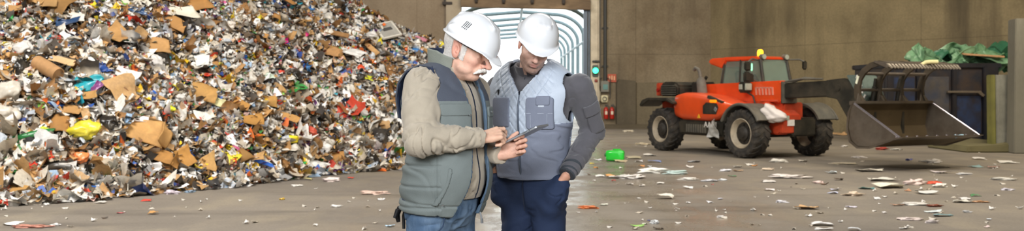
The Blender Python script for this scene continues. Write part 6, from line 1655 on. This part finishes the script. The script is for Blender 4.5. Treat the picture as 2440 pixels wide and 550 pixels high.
def patch(name, S, g1, g2, region, lo, hi, m, parent, h=.004, fr=None, amp=.0015, seed=3):
    """a piece of cloth lying on the torso: shell between two offsets, cut to a region"""
    Fo = Field(lo, hi, h); torso(Fo, g1, S); Fi = Field(lo, hi, h); torso(Fi, g2, S)
    X, Y, Z = Fo.grid(); Fo.F = np.maximum(np.maximum(Fo.F, -Fi.F), region(X, Y, Z)).astype(np.float32)
    V, Q = Fo.mesh(); V = smooth_mesh(V, Q, 2, .5); V = displace(V, Q, amp*wnoise(V, 30, seed)); return np_mesh(name, V, Q, m, parent, True)
box2 = lambda y0, y1, z0, z1, rc=.012: (lambda X, Y, Z: np.sqrt(np.maximum(np.abs(Y-(y0+y1)/2)-(y1-y0)/2+rc, 0)**2+np.maximum(np.abs(Z-(z0+z1)/2)-(z1-z0)/2+rc, 0)**2)+np.minimum(np.maximum(np.abs(Y-(y0+y1)/2)-(y1-y0)/2+rc, np.abs(Z-(z0+z1)/2)-(z1-z0)/2+rc), 0)-rc)
pk = patch('chest_pocket', SA, .046, .030, box2(-.180, -.045, 1.255, 1.445), (0, -.22, 1.2), (.28, 0, 1.5), M_vest, vest)
patch('pocket_flap', SA, .050, .040, box2(-.183, -.042, 1.395, 1.450), (0, -.22, 1.3), (.28, 0, 1.5), M_vest, pk)
pk2 = patch('chest_pocket', SA, .046, .030, box2(.088, .165, 1.275, 1.43), (0, .05, 1.2), (.28, .2, 1.5), M_vest, vest)
patch('pocket_flap', SA, .050, .040, box2(.085, .17, 1.385, 1.435), (0, .05, 1.3), (.28, .2, 1.5), M_vest, pk2)
patch('hand_pocket_welt', SA, .048, .036, lambda X, Y, Z: np.maximum(np.abs(Y+.165-(Z-1.08)*.18)-.006, np.abs(Z-1.08)-.085), (-.05, -.24, .95), (.28, -.05, 1.25), M_vest, vest)
g = MB()
def on_torso(y, z, g_, S=SA):
    for x in np.arange(.30, 0, -.002):
        for (c, r) in S['ell']:
            if ((x-c[0])/(r[0]+g_))**2+((y-c[1])/(r[1]+g_))**2+((z-c[2])/(r[2]+g_))**2 < 1: return np.array([x, y, z])
    return np.array([.1, y, z])
for (y, z) in ((-.065, 1.40), (.105, 1.41), (-.165, 1.00)):
    p = on_torso(y, z, .062); g.rod(p-np.array([.004, 0, 0]), p+np.array([.003, 0, 0]), .004, n=12)
g.build('press_studs', mat('stud_metal', 'c9cdd0', .3, metal=.8), vest, True)
# the armhole of the vest stands off behind the shoulder
def ribbon(name, outer, inner, m, parent, th=.006, n=24, m2=5):
    def sp(P, t):
        P = np.array(P); k = np.linspace(0, 1, len(P)); t2 = np.clip(t, 0, 1)
        i = np.minimum((t2*(len(P)-1)).astype(int), len(P)-2); f = t2*(len(P)-1)-i
        p0 = P[np.maximum(i-1, 0)]; p1 = P[i]; p2 = P[i+1]; p3 = P[np.minimum(i+2, len(P)-1)]; f = f[:, None]
        return .5*((2*p1)+(-p0+p2)*f+(2*p0-5*p1+4*p2-p3)*f**2+(-p0+3*p1-3*p2+p3)*f**3)
    t = np.linspace(0, 1, n); O_ = sp(outer, t); I_ = sp(inner, t)
    V = np.stack([O_*(1-w)+I_*w for w in np.linspace(0, 1, m2)], 1)
    du = np.gradient(V, axis=0); dv = np.gradient(V, axis=1); N = np.cross(du, dv); N /= np.linalg.norm(N, axis=2, keepdims=True)+1e-9
    V = np.concatenate([(V+N*th/2).reshape(-1, 3), (V-N*th/2).reshape(-1, 3)]); idx = np.arange(n*m2).reshape(n, m2); o_ = n*m2
    q = np.stack([idx[:-1, :-1], idx[1:, :-1], idx[1:, 1:], idx[:-1, 1:]], -1).reshape(-1, 4)
    b = np.concatenate([idx[:, 0], idx[-1, 1:], idx[-2::-1, -1], idx[0, -2:0:-1]]); bn = np.roll(b, -1)
    return np_mesh(name, V, np.concatenate([q, q[:, ::-1]+o_, np.stack([b, b+o_, bn+o_, bn], 1)]), m, parent, True)
ap = lambda L_: [A.px(*p) for p in L_]
ribbon('armhole_flap', ap([(1030, 160, 4.12), (1000, 156, 4.16), (968, 170, 4.20), (949, 200, 4.22), (945, 235, 4.23), (951, 280, 4.24)]),
       ap([(1036, 176, 4.14), (1004, 172, 4.22), (984, 186, 4.28), (972, 212, 4.30), (966, 245, 4.30), (966, 290, 4.29)]), M_lining, vest)
MB().tube([A.px(*p) for p in ((1030, 159, 4.12), (1000, 155, 4.16), (968, 169, 4.20), (948, 200, 4.22), (944, 235, 4.23), (950, 281, 4.24))], .0045, n=8).build('armhole_binding', M_yoke, vest, True)
# collar: standing, folded open, olive outside and navy inside
def collar(center, r0, z0, z1, tilt, gap, m, parent, flare=.012, th=.006, r1y=.95, back=.0, droop=0.0):
    F = Field((center[0]-r0-.06, -r0-.06, z0-.05), (center[0]+r0+.08, r0+.06, z1+.06), .0032)
    X, Y, Z = F.grid(); t = (Z-z0)/(z1-z0)
    cx = center[0]+tilt*(Z-z0); a = np.arctan2(Y, X-cx)
    r = r0+flare*np.clip(t, 0, 1.2)**2+.004*np.sin(a*5)*t
    d = np.abs(np.sqrt((X-cx)**2+(Y/r1y)**2)-r)-th
    top = z1-droop*np.clip(np.cos(a), 0, 1)+back*np.clip(-np.cos(a), 0, 1)
    D = np.maximum(np.maximum(d, Z-top), z0-Z); D = np.maximum(D, gap-np.abs(a)*r0*1.0)
    F.F = D.astype(np.float32); V, Q = F.mesh(); V = smooth_mesh(V, Q, 3, .5); V = displace(V, Q, .0015*wnoise(V, 35, 6))
    fc = V[Q].mean(1); fn = normals(V, Q)[Q[:, 0]]; outw = ((fc-np.array([center[0], 0, 0]))*fn)[:, :2].sum(1) > 0
    return np_mesh('collar', V, Q, m, parent, True, fmat=(~outw).astype(int))
collar((.004, 0), .088, 1.53, 1.690, .24, .060, [M_collar, M_lining], vest, droop=.045, back=.02, flare=.016)
collar((.030, 0), .067, 1.55, 1.635, .30, .018, [M_sweat, M_sweat], man, droop=.03, flare=.006)
g = MB()     # zip pull and drawn line at the lower front edge
p = np.array([.165, .062, .95]); g.tube([p, p+np.array([.01, 0, -.03])], .004, n=8); g.tube([p+np.array([.01, 0, -.03]), p+np.array([.012, 0, -.05])], .006, n=8)
g.build('zip_pull', mat('zip_metal', 'b9bdc0', .3, metal=.8), vest, True)
# jeans
def denim():
    m = mat('jeans_denim', '4c6684', .85, var=.16, scale=7, dirt='8fa6bd', dirt_amt=.55, dirt_scale=5, bump=.25, bscale=350, stretch=(1.6, 1.6, .6)); return m
F = Field((-.26, -.26, .04), (.26, .26, 1.06), .0065)
F.ell((-.015, 0, .99), (.156, .192, .15), k=0)
for s in (-1, 1):
    F.tube([(-.02, s*.088, .92), (-.01, s*.098, .72), (.012, s*.105, .50), (-.015, s*.11, .28), (-.03, s*.112, .06)], [.098, .090, .070, .064, .060], k=.03,
           fold=[(.006, .06, .05, .12, 1.+s), (.006, .05, .42, .1, .4), (.007, .04, .80, .12, 2.)])
X, Y, Z = F.grid(); F.F = np.maximum(np.maximum(F.F, Z-1.05), .05-Z).astype(np.float32)
V, Q = F.mesh(); V = displace(V, Q, .004*wnoise(V, 16, 9)*(V[:, 2] < .95)+.0018*wnoise(V, 45, 10)+creases(V, 41, .006, 22, (1, 1, 1.2))*(V[:, 2] < .98))
jn = np_mesh('jeans', V, Q, denim(), man, True)
M_belt = mat('belt_dark', '2a241f', .6)
bl_ = MB().lathe([(.156, 1.012), (.162, 1.012), (.162, 1.047), (.156, 1.047)], n=40, close=True).build('belt', M_belt, man)
bl_.scale = (.95, 1.17, 1.0); bl_.location = (-.012, 0, 0)
MB().tube([(.118, -.12, .975), (.105, -.125, .90), (.09, -.16, .86)], .003, n=6).build('pocket_seam', mat('denim_seam', '2b3f5a', .8), jn, True)
M_shoe = mat('shoe_brown', '3b2f27', .6)
for s in (-1, 1): shoe(-.02, s*.115, man, M_shoe)
# black gloves / keys hanging from the back pocket
g = MB(); g.tube([(-.17, -.12, .965), (-.185, -.125, .93), (-.180, -.12, .895)], [.012, .014, .009], n=10); g.tube([(-.165, -.085, .965), (-.178, -.088, .92), (-.175, -.09, .86)], [.009, .008, .007], n=10)
g.tube([(-.15, -.155, .96), (-.16, -.165, .92)], [.010, .008], n=10)
g.build('hanging_tool_strap', mat('strap_black', '17181b', .6), man, True)
# =============================================================== THE TABLET (held, a thing of its own)
P1 = np.array([-.093, 4.205, 1.246]); e1 = np.array([.200, -.080, .103]); e2 = np.array([.060, .155, .004]); n_ = np.cross(e1, e2); n_ /= np.linalg.norm(n_)
ex = e1/np.linalg.norm(e1); ey = np.cross(n_, ex)
tab = empty('tablet', tuple(P1), label='thin silver tablet computer with black screen held between the two men', cat='tablet')
Lx, Ly = .241, .172
def rrect(x0, y0, x1, y1, r, n=6):
    pts = []
    for (cx_, cy_, a0) in ((x1-r, y1-r, 0), (x0+r, y1-r, 90), (x0+r, y0+r, 180), (x1-r, y0+r, 270)):
        for i in range(n+1): a = math.radians(a0+90*i/n); pts.append((cx_+r*math.cos(a), cy_+r*math.sin(a)))
    return pts
def tl(x, y, z): return tuple(ex*x+ey*y+n_*z)
MB().prism([tl(x, y, -.0075) for x, y in rrect(0, 0, Lx, Ly, .012)], tuple(n_*.0075), bev=.0018).build('back_shell', mat('tablet_aluminium', 'a9aeb4', .32, metal=.45, var=.03), tab)
MB().prism([tl(x, y, 0) for x, y in rrect(.003, .003, Lx-.003, Ly-.003, .010)], tuple(n_*.0012)).build('bezel', mat('tablet_bezel', '17181b', .1), tab)
MB().prism([tl(x, y, .0012) for x, y in rrect(.020, .012, Lx-.020, Ly-.012, .001)], tuple(n_*.0004)).build('screen', mat('tablet_screen', '5a6068', .06, emit='8fa0b0', es=.25), tab)
g = MB(); g.prism([tl(x, y, -.0042) for x, y in ((.165, -.0006), (.19, -.0006), (.19, .001), (.165, .001))], tuple(n_*.002)); g.prism([tl(x, y, -.0046) for x, y in ((.200, -.0006), (.204, -.0006), (.204, .001), (.200, .001))], tuple(n_*.0028)); g.build('side_button', mat('tablet_button', '2c2e31', .4), tab)
MB().rod(tl(Lx-.014, .016, -.0076), tl(Lx-.014, .016, -.0083), .0035, n=14).build('camera_lens', mat('lens_black', '101114', .1), tab)
# =============================================================== THE YOUNGER MAN (right)
B = Loc((0.105, 4.78), math.radians(-26))
man2 = empty('person', tuple(B.O), rz=B.rz, label='bearded person in pale quilted vest and white hard hat, hands in trouser pockets', cat='person')
SB = {'ell': [((-.01, 0, 1.03), (.108, .164, .14)), ((.0, 0, 1.18), (.110, .168, .17)), ((.01, 0, 1.38), (.122, .192, .19)), ((.0, 0, 1.48), (.105, .185, .11))],
      'cap': [((-.005, -.13, 1.545), (-.01, -.175, 1.515), .055), ((-.005, .13, 1.545), (-.01, .175, 1.515), .055), ((.0, -.07, 1.585), (.0, .07, 1.585), .052)]}
bshL = B.px(1381, 207, 4.68); belL = B.px(1413, 312, 4.80); bwrL = B.px(1352, 413, 4.61)
bshR = np.array([-.01, -.20, 1.52]); belR = B.px(1176, 318, 4.98); bwrR = B.px(1183, 398, 4.82)
neckB = np.array([.01, 0, 1.60])
hcB = B.px(1276, 109, 4.63); RhB = B.R.T @ rot_dir(math.radians(4), math.radians(29), math.radians(-13))
HSB = .98
tfB = lambda P: (np.asarray(P)*HSB) @ RhB.T+hcB
V, Q = head_mesh(inv(neckB, RhB, hcB, HSB))
C = head_colors(V, 'e9c2af', 'c4827b', 'dba695', stubble='6b5046', ears='e3a592')
parts = [(tfB(V), Q, C)]
F = Field((-.30, -.36, .05), (.40, .42, 1.66), .012)
torso(F, -.030, SB)
for s in (-1, 1): F.cone((-.02, s*.085, .97), (.0, s*.10, .53), .076, .054, k=.04); F.cone((.0, s*.10, .53), (-.03, s*.105, .10), .054, .036, k=.02)
F.tube([bshL, belL, bwrL], [.040, .034, .022], k=.02); F.tube([bshR, belR, bwrR], [.040, .034, .022], k=.02)
V, Q = F.mesh(); parts.append((V, Q, skin_cols(V, 'c99a84')))
for (wr, xd, zd, sd, el, sc_) in ((bwrL, (-.42, .22, -.86), (.70, -.60, -.40), 1, belL, .95), (bwrR, (.10, -.12, -.98), (-.75, -.65, .0), -1, belR, 1.0)):
    F = Field(wr-.19, wr+np.array([.16, .16, .09]), .0028)
    x_ = B.d(xd); hand(F, wr+x_*.012, x_, B.d(zd), sd, [(8, 12, 8), (8, 12, 8), (8, 12, 8), (10, 14, 8)], [(.050, .036, -.010), (.078, .040, -.014), (.100, .038, -.018)], sc=sc_, arm_from=wr-(wr-el)/np.linalg.norm(wr-el)*.04)
    V, Q = F.mesh(); parts.append((V, Q, skin_cols(V, 'dba68c', 4)))
body_mesh('body', parts, man2)
M_darkhair = mat('dark_brown_hair', '2c2320', .6, var=.25, scale=160, bump=.4, bscale=220)
Vh, Qh = head_mesh(inv(neckB, RhB, hcB, HSB), h=.0034)
hair_shell(Vh, Qh, lambda P: (P[:, 0] < .030-.2*P[:, 2]) & (P[:, 2] > -.035+np.maximum(P[:, 0]+.03, 0)*.9) & ~((np.abs(P[:, 1]) > .068) & (P[:, 0] > -.034) & (P[:, 0] < .012) & (P[:, 2] < .028)), .003, 5, 'hair', M_darkhair, man2, tfB)
# stubble: short moustache and chin beard as a thin rough shell
def beard(P):
    return ((P[:, 0] > .062) & (P[:, 2] < -.046) & (P[:, 2] > -.122)) & ~((np.abs(P[:, 1]) < .024) & (np.abs(P[:, 2]+.066) < .011)) & ~((np.abs(P[:, 1]) > .030) & (P[:, 2] > -.068)) & (np.abs(P[:, 1]) < .050)
M_stub = mat('stubble_hair', '6b4f44', .8, var=.3, scale=300, bump=.3, bscale=300)
0 and hair_shell(Vh, Qh, beard, -.0008, 6, 'beard', M_stub, man2, tfB, rough=.0009)
g = MB()
for s in (-1, 1): g.tube([(.086, s*.014, .018), (.088, s*.026, .024), (.080, s*.040, .020), (.070, s*.050, .012)], [.003, .0045, .004, .002], n=8)
e = g.build('eyebrows', M_darkhair, man2, True); co_ = np.array([v.co[:] for v in e.data.vertices]); e.data.vertices.foreach_set('co', tfB(co_).astype(np.float32).ravel())
hard_hat(man2, lambda P: tfB(tilt(P, -2, .95, .008)))
# hoodie
M_hood = mat('hoodie_charcoal', '5d5c62', .9, var=.07, scale=18, bump=.25, bscale=380, sheen=.4)
M_cuff = mat('cuff_rib', '454b52', .9, var=.1, scale=60, bump=.5, bscale=120, stretch=(4, 4, .5))
F = Field((-.30, -.36, 1.00), (.34, .42, 1.70), .0052)
torso(F, .006, SB)
q1 = (bshL+belL)/2; q2 = belL*.5+bwrL*.5
F.tube([bshL, q1, belL, q2, bwrL], [.070, .066, .060, .053, .043], k=.03, fold=[(.007, .040, .30, .10, 1.0), (.0065, .034, .48, .12, .4), (.003, .05, .1, .08, 2.0)])
q3 = (bshR+belR)/2
F.tube([bshR, q3, belR, bwrR], [.068, .064, .056, .043], k=.03, fold=[(.006, .042, .30, .12, 1.6), (.005, .034, .5, .1, .4)])
X, Y, Z = F.grid(); F.F = np.where(np.sqrt(X*X+Y*Y) < .24, np.maximum(F.F, 1.07-Z), F.F).astype(np.float32)
cut_ends(F, [(bwrL+unit(bwrL-q2)*.004, unit(bwrL-q2)), (bwrR+unit(bwrR-belR)*.004, unit(bwrR-belR))])
V, Q = F.mesh(); V = smooth_mesh(V, Q, 1, .4)
V = displace(V, Q, .0016*wnoise(V, 24, 14)+.0006*wnoise(V, 70, 19)+creases(V, 37, .0048, 34, (.8, .8, 1.5))*(np.abs(V[:, 1]) > .19)*(.35+.65*(V[:, 2] < 1.36))*np.clip((V[:, 2]-1.17)/.04, 0, 1))
hd_ = np_mesh('hoodie', V, Q, M_hood, man2, True)
for (w_, q_) in ((bwrL, q2), (bwrR, belR)):
    d = (w_-q_)/np.linalg.norm(w_-q_)
    MB().tube([w_-d*.070, w_-d*.066, w_-d*.03, w_+d*.004, w_+d*.008], [.046, .049, .046, .043, .038], n=28).build('ribbed_cuff', M_cuff, hd_, True)
# pocket on the upper sleeve
def sleeve_patch(name, a, b, r, t0, t1, ang0, dang, grow, m, parent):
    d = (b-a); L = np.linalg.norm(d); d /= L
    out = B.d((.55, -.83, 0)); out = out-d*(out @ d); out /= np.linalg.norm(out); sd = np.cross(d, out)
    V = []; n, k = 14, 12
    for gi in (grow, grow-.006):
        for i in range(n):
            t = t0+(t1-t0)*i/(n-1)
            for j in range(k):
                al = ang0+dang*(j/(k-1)-.5)
                V.append(a+d*t*L+(out*math.cos(al)+sd*math.sin(al))*(r+gi))
    V = np.array(V); idx = np.arange(n*k).reshape(n, k)
    q = np.stack([idx[:-1, :-1], idx[1:, :-1], idx[1:, 1:], idx[:-1, 1:]], -1).reshape(-1, 4)
    bnd = np.concatenate([idx[:, 0], idx[-1, 1:], idx[-2::-1, -1], idx[0, -2:0:-1]]); bn = np.roll(bnd, -1); o_ = n*k
    return np_mesh(name, V, np.concatenate([q, q[:, ::-1]+o_, np.stack([bnd, bnd+o_, bn+o_, bn], 1)]), m, parent, True)
sleeve_patch('sleeve_pocket', bshL, belL, .066, .36, .92, .2, 1.15, .008, M_hood, hd_)
sleeve_patch('sleeve_pocket_flap', bshL, belL, .067, .30, .52, .2, 1.25, .013, M_hood, hd_)
# inner hoodie collar
collar((.008, 0), .066, 1.56, 1.655, .34, .010, [M_hood, M_hood], hd_, droop=.030, flare=.010, th=.007)
MB().tube([on_torso(0.0, z, .012, SB) for z in (1.36, 1.44, 1.50)]+[np.array([.088, 0, 1.575])], .004, n=6).build('hoodie_zip', M_cuff, hd_, True)
# quilted vest
M_quilt = mat('vest_quilted_pale', 'bcc8d8', .42, var=.04, scale=12, bump=.15, bscale=180, sheen=.2)
M_vgrey = mat('vest_panel_grey', '7d8496', .7, var=.05, scale=14, bump=.15, bscale=300)
M_vlin = mat('vest_pale_lining', 'a9b4c6', .6)
def opB(X, Y, Z):
    w = np.interp(Z, [1.0, 1.50, 1.60, 1.66], [-.02, .003, .082, .11]); return np.where(X > 0, w-np.abs(Y), -1.0)
Fv = vest_shell(.034, .020, (-.24, -.29, 1.0), (.26, .29, 1.69), .0044, SB, .066, (1.53, 1.42), lambda X, Y: 1.062-.05*X, (.080, .0, 1.545), opB, aY=.235)
V, Q = Fv.mesh(); V = smooth_mesh(V, Q, 2, .5); N0 = normals(V, Q)
ang = np.arctan2(V[:, 1], V[:, 0]+.0); uu = ang*.17; vv = V[:, 2]
def zlow(y): return np.interp(y, [-.2, -.05, .02, .12, .2], [1.27, 1.27, 1.285, 1.335, 1.345])
low = (vv < zlow(V[:, 1])) & (V[:, 0] > -.03)
per = .062
def lines(w): m_ = np.mod(w, per); return np.exp(-((m_-per/2)/.0045)**2)
qd = np.maximum(lines(uu+vv*.75), lines(uu-vv*.75))
puff = (np.abs(np.sin(PI*(uu+vv*.75)/per))*np.abs(np.sin(PI*(uu-vv*.75)/per)))**.5
d = np.where(low, np.clip(creases(V, 47, .005, 22, (1, .8, 1.5)), -.0015, .01)+0.0035*wnoise(V, 14, 4)+.002*wnoise(V*np.array([1, 1, 2.2]), 20, 5)-.004, -.0045*qd+.003*puff-.001+.003*wnoise(V, 20, 6))
ra_ = np.sqrt(V[:, 0]**2*.9+(V[:, 2]-np.clip(V[:, 2], 1.42, 1.53))**2)-.066
d = d*np.where(np.abs(V[:, 1]) > .13, np.clip(ra_/.03, 0, 1), 1)*np.where(V[:, 2] > 1.36, np.clip((.182-np.abs(V[:, 1]))/.025, 0, 1), 1)
d = d+.0025*np.exp(-((vv-1.075+.05*V[:, 0])/.012)**2)
d = d-.004*np.exp(-((np.abs(vv-zlow(V[:, 1])))/.004)**2)*(V[:, 0] > -.03)
V = V+N0*d[:, None]
Vs_ = smooth_mesh(V, Q, 12, .5); wm = (np.clip((np.abs(V[:, 1])-.150)/.015, 0, 1)*(V[:, 2] > 1.35))[:, None]; V = V*(1-wm)+Vs_*wm
fc = V[Q].mean(1); fn = N0[Q[:, 0]]; outw = ((fc-np.array([0, 0, 0]))*fn)[:, :2].sum(1) > -.002
lowf = (fc[:, 2] < zlow(fc[:, 1])) & (fc[:, 0] > -.03)
fm = np.where(outw | (fc[:, 2] > 1.57), np.where(lowf, 1, 0), 2)
vb = np_mesh('quilted_vest', V, Q, [M_quilt, M_vgrey, M_vlin], man2, True, fmat=fm)
g = MB(); zs_ = np.linspace(1.075, 1.50, 16); g.tube([on_torso(0, z, .042, SB) for z in zs_], .0048, n=8); g.build('front_zip', mat('zip_steel_blue', '56606f', .4, metal=.4), vb, True)
p = on_torso(0, 1.495, .047, SB); MB().box(p, (.006, .010, .022), bev=.002).build('zip_slider', mat('zip_slider_dark', '3c434f', .35, metal=.6), vb)
bp1 = patch('chest_pocket', SB, .042, .026, box2(.040, .172, 1.315, 1.475, .014), (0, 0, 1.25), (.26, .22, 1.52), M_vgrey, vb)
patch('pocket_flap', SB, .047, .036, box2(.092, .158, 1.435, 1.482, .006), (0, 0, 1.3), (.26, .22, 1.52), M_vgrey, bp1)
patch('pocket_tag', SB, .0445, .038, box2(.103, .135, 1.424, 1.440, .003), (0, 0, 1.3), (.26, .22, 1.52), mat('tag_pale', 'c6cfdb', .5), bp1, amp=.0004)
bp2 = patch('chest_pocket', SB, .043, .026, box2(-.165, -.052, 1.325, 1.475, .014), (0, -.22, 1.25), (.26, 0, 1.52), M_vgrey, vb)
p = on_torso(-.128, 1.475, .040, SB)
tag(MB().tube([A.O*0+B.O+B.R @ (p+np.array([.0, 0, -.05])), B.O+B.R @ (p+np.array([.006, -.001, .040]))], [.006, .0055], n=10).build('pen', mat('pen_black', '16171b', .3), None, True), 'black pen clipped in the breast pocket of the pale quilted vest', 'pen')
M_st = mat('stitch_pale', 'b3bccb', .7)
g = MB()
for y in (.066, .145):
    g.tube([on_torso(y, z, .0445, SB) for z in np.linspace(1.325, 1.43, 9)], .0011, n=5)
g.tube([on_torso(y, 1.395, .0445, SB) for y in np.linspace(.045, .168, 9)], .0011, n=5)
g.build('pocket_stitching', M_st, bp1, True)
# armhole piping
for s in (-1, 1):
    pass
# trousers
M_navy = mat('trousers_navy', '20304f', .85, var=.10, scale=9, bump=.2, bscale=320)
F = Field((-.26, -.26, .04), (.26, .26, 1.16), .006)
F.ell((-.010, 0, 1.05), (.122, .172, .17), k=0)
for s in (-1, 1):
    F.tube([(-.015, s*.083, .97), (-.01, s*.092, .74), (.012, s*.098, .52), (-.015, s*.10, .28), (-.03, s*.105, .06)], [.092, .084, .066, .058, .054], k=.025,
           fold=[(.006, .055, .03, .10, 1.+s), (.006, .05, .45, .1, .4), (.006, .04, .85, .12, 2.)])
# hands push the pockets out
F.tube([bwrL+B.d((-.42, .22, -.86))*.065, bwrL+B.d((-.42, .22, -.86))*.12, bwrL+B.d((-.42, .22, -.86))*.19], [.040, .050, .036], k=.09)
F.tube([bwrR+B.d((.10, -.12, -.98))*.062, bwrR+B.d((.10, -.12, -.98))*.15], [.038, .048], k=.05)
X, Y, Z = F.grid(); F.F = np.maximum(np.maximum(F.F, Z-1.12), .05-Z).astype(np.float32)
V, Q = F.mesh(); V = displace(V, Q, .003*wnoise(V, 16, 29)*(V[:, 2] < 1.02)+.0014*wnoise(V, 45, 20)+creases(V, 43, .0055, 26, (1, 1, 1.3))*(V[:, 2] < 1.04))
tr = np_mesh('trousers', V, Q, M_navy, man2, True)
g = MB(); g.tube([(.115, .0, 1.06), (.122, .004, .98), (.105, .006, .90)], .003, n=6); g.build('fly_seam', mat('navy_seam', '131d33', .8), tr, True)
for s in (-1, 1): shoe(-.02, s*.107, man2, mat('shoe_black', '1d1c1c', .5))
# =============================================================== THE DRIVER inside the cab
Bd = empty('person', (tel.location.x, tel.location.y, 0), rz=tel.rotation_euler.z, label='person in dark maroon jacket seated at the wheel inside the telehandler cab', cat='person')
F = Field((-2.0, .05, 1.2), (-.95, .92, 2.32), .012)
F.ell((-1.66, .48, 1.62), (.13, .17, .14), k=0); F.ell((-1.65, .48, 1.82), (.12, .19, .18), k=.05); F.cone((-1.62, .48, 1.95), (-1.58, .48, 2.06), .055, .05, k=.03)
F.ell((-1.56, .48, 2.12), (.10, .078, .12), k=.01); F.ell((-1.46, .48, 2.10), (.02, .014, .02), k=.012)
for s in (-1, 1):
    F.tube([(-1.64, .48+s*.20, 1.90), (-1.52, .48+s*.25, 1.66), (-1.26, .48+s*.12, 1.74)], [.062, .048, .034], k=.03); F.ell((-1.23, .48+s*.12, 1.755), (.045, .03, .03), k=.02)
    F.tube([(-1.6, .48+s*.09, 1.56), (-1.2, .48+s*.12, 1.58), (-1.12, .48+s*.12, 1.26)], [.085, .065, .05], k=.03)
V, Q = F.mesh()
C = np.tile(np.array(lin('5a2a26')), (len(V), 1)); C[V[:, 2] > 2.0] = lin('b98468'); C[(V[:, 2] > 2.17)] = lin('3a2a22'); C[V[:, 2] < 1.58] = lin('2a3040')
C[(V[:, 0] > -1.30) & (V[:, 2] > 1.68)] = lin('c08a70')
np_mesh('body', V, Q, M_skin, Bd, True, col=C)
# ================================================================== LIGHT AND CAMERA
w = bpy.data.worlds.new('sky'); SC.world = w; w.use_nodes = True
bg = w.node_tree.nodes['Background']; bg.inputs[0].default_value = (0.86, 0.94, 1.0, 1); bg.inputs[1].default_value = 3.2
def sun(rot, e, ang, c):
    l = bpy.data.lights.new('sun', 'SUN'); l.energy = e; l.angle = ang; l.color = c
    o = bpy.data.objects.new('sun', l); COL.objects.link(o); o.rotation_euler = rot
sun((math.radians(38), 0, math.radians(150)), 5.0, 0.03, (1, .98, .94))
def area(name, loc, tgt, sx, sy, e, c, portal=False):
    l = bpy.data.lights.new(name, 'AREA'); l.shape = 'RECTANGLE'; l.size = sx; l.size_y = sy; l.energy = e; l.color = c
    o = bpy.data.objects.new(name, l); COL.objects.link(o); o.location = loc
    o.rotation_euler = (Vector(tgt)-Vector(loc)).to_track_quat('-Z', 'Y').to_euler()
    if portal: l.cycles.is_portal = True
    return o
area('door_portal', ((DX0+DX1)/2, YB-0.35, DZ/2), ((DX0+DX1)/2, 0, DZ/2), DX1-DX0, DZ, 1, (1, 1, 1), True)
NEUT = (1.0, 0.97, 0.93); WARM = (1.0, 0.90, 0.74)
area('added_lamp', (-1.6, -1.2, 3.4), (0.0, 4.6, 1.3), 2.6, 1.6, 300, (0.96, 0.98, 1.0))  # key light added behind the camera to fill the men's faces
area('added_lamp', (2.4, -0.6, 3.2), (0.1, 4.6, 1.3), 2.0, 1.4, 150, (0.96, 0.98, 1.0))  # second added light on the men, from the other side
area('added_lamp', (-6.5, 8.0, 8.8), (-5.0, 15.5, 0.5), 5, 3, 1500, NEUT)  # added under the ceiling to brighten the heap, no fixture seen
area('added_lamp', (2.5, 13.0, 9.0), (3.0, 15.0, 0.0), 5, 3, 620, NEUT)  # added overhead light for the open floor
area('added_lamp', (9.0, 12.0, 9.0), (8.5, 20.0, 0.5), 4, 3, 900, WARM)  # added warm overhead light aimed at the telehandler
area('added_lamp', (3.5, 27.0, 9.0), (4.5, 33.0, 1.0), 4, 3, 700, WARM)  # added warm light towards the back of the hall
area('added_lamp', (-5.0, 26.0, 9.0), (-4.0, 34.0, 3.0), 4, 3, 900, NEUT)  # added light towards the back wall on the left
area('added_lamp', (12.0, 20.0, 9.0), (14.0, 27.0, 2.0), 3, 3, 650, WARM)  # added warm light for the skip corner
cam = bpy.data.cameras.new('camera'); co = bpy.data.objects.new('camera', cam); COL.objects.link(co)
cam.sensor_fit = 'HORIZONTAL'; cam.sensor_width = 36.0; cam.lens = 36.0*F_PX/2440.0
cam.shift_y = -(275.0-HOR)/2440.0
co.location = (0, 0, CAM_Z); co.rotation_euler = (PI/2, 0, 0)
cam.clip_end = 400
cam.dof.use_dof = True; cam.dof.focus_distance = 4.35; cam.dof.aperture_fstop = 4.5
SC.camera = co
SC.view_settings.view_transform = 'Standard'; SC.view_settings.look = 'None'
SC.view_settings.exposure = 0.12; SC.view_settings.gamma = 1.0; SC.view_settings.use_curve_mapping = False
SC.cycles.use_denoising = True
SC.cycles.max_bounces = 6; SC.cycles.diffuse_bounces = 3; SC.cycles.glossy_bounces = 3; SC.cycles.transparent_max_bounces = 8
SC.cycles.sample_clamp_indirect = 6.0
SC.cycles.caustics_reflective = False; SC.cycles.caustics_refractive = False
bpy.context.view_layer.update()
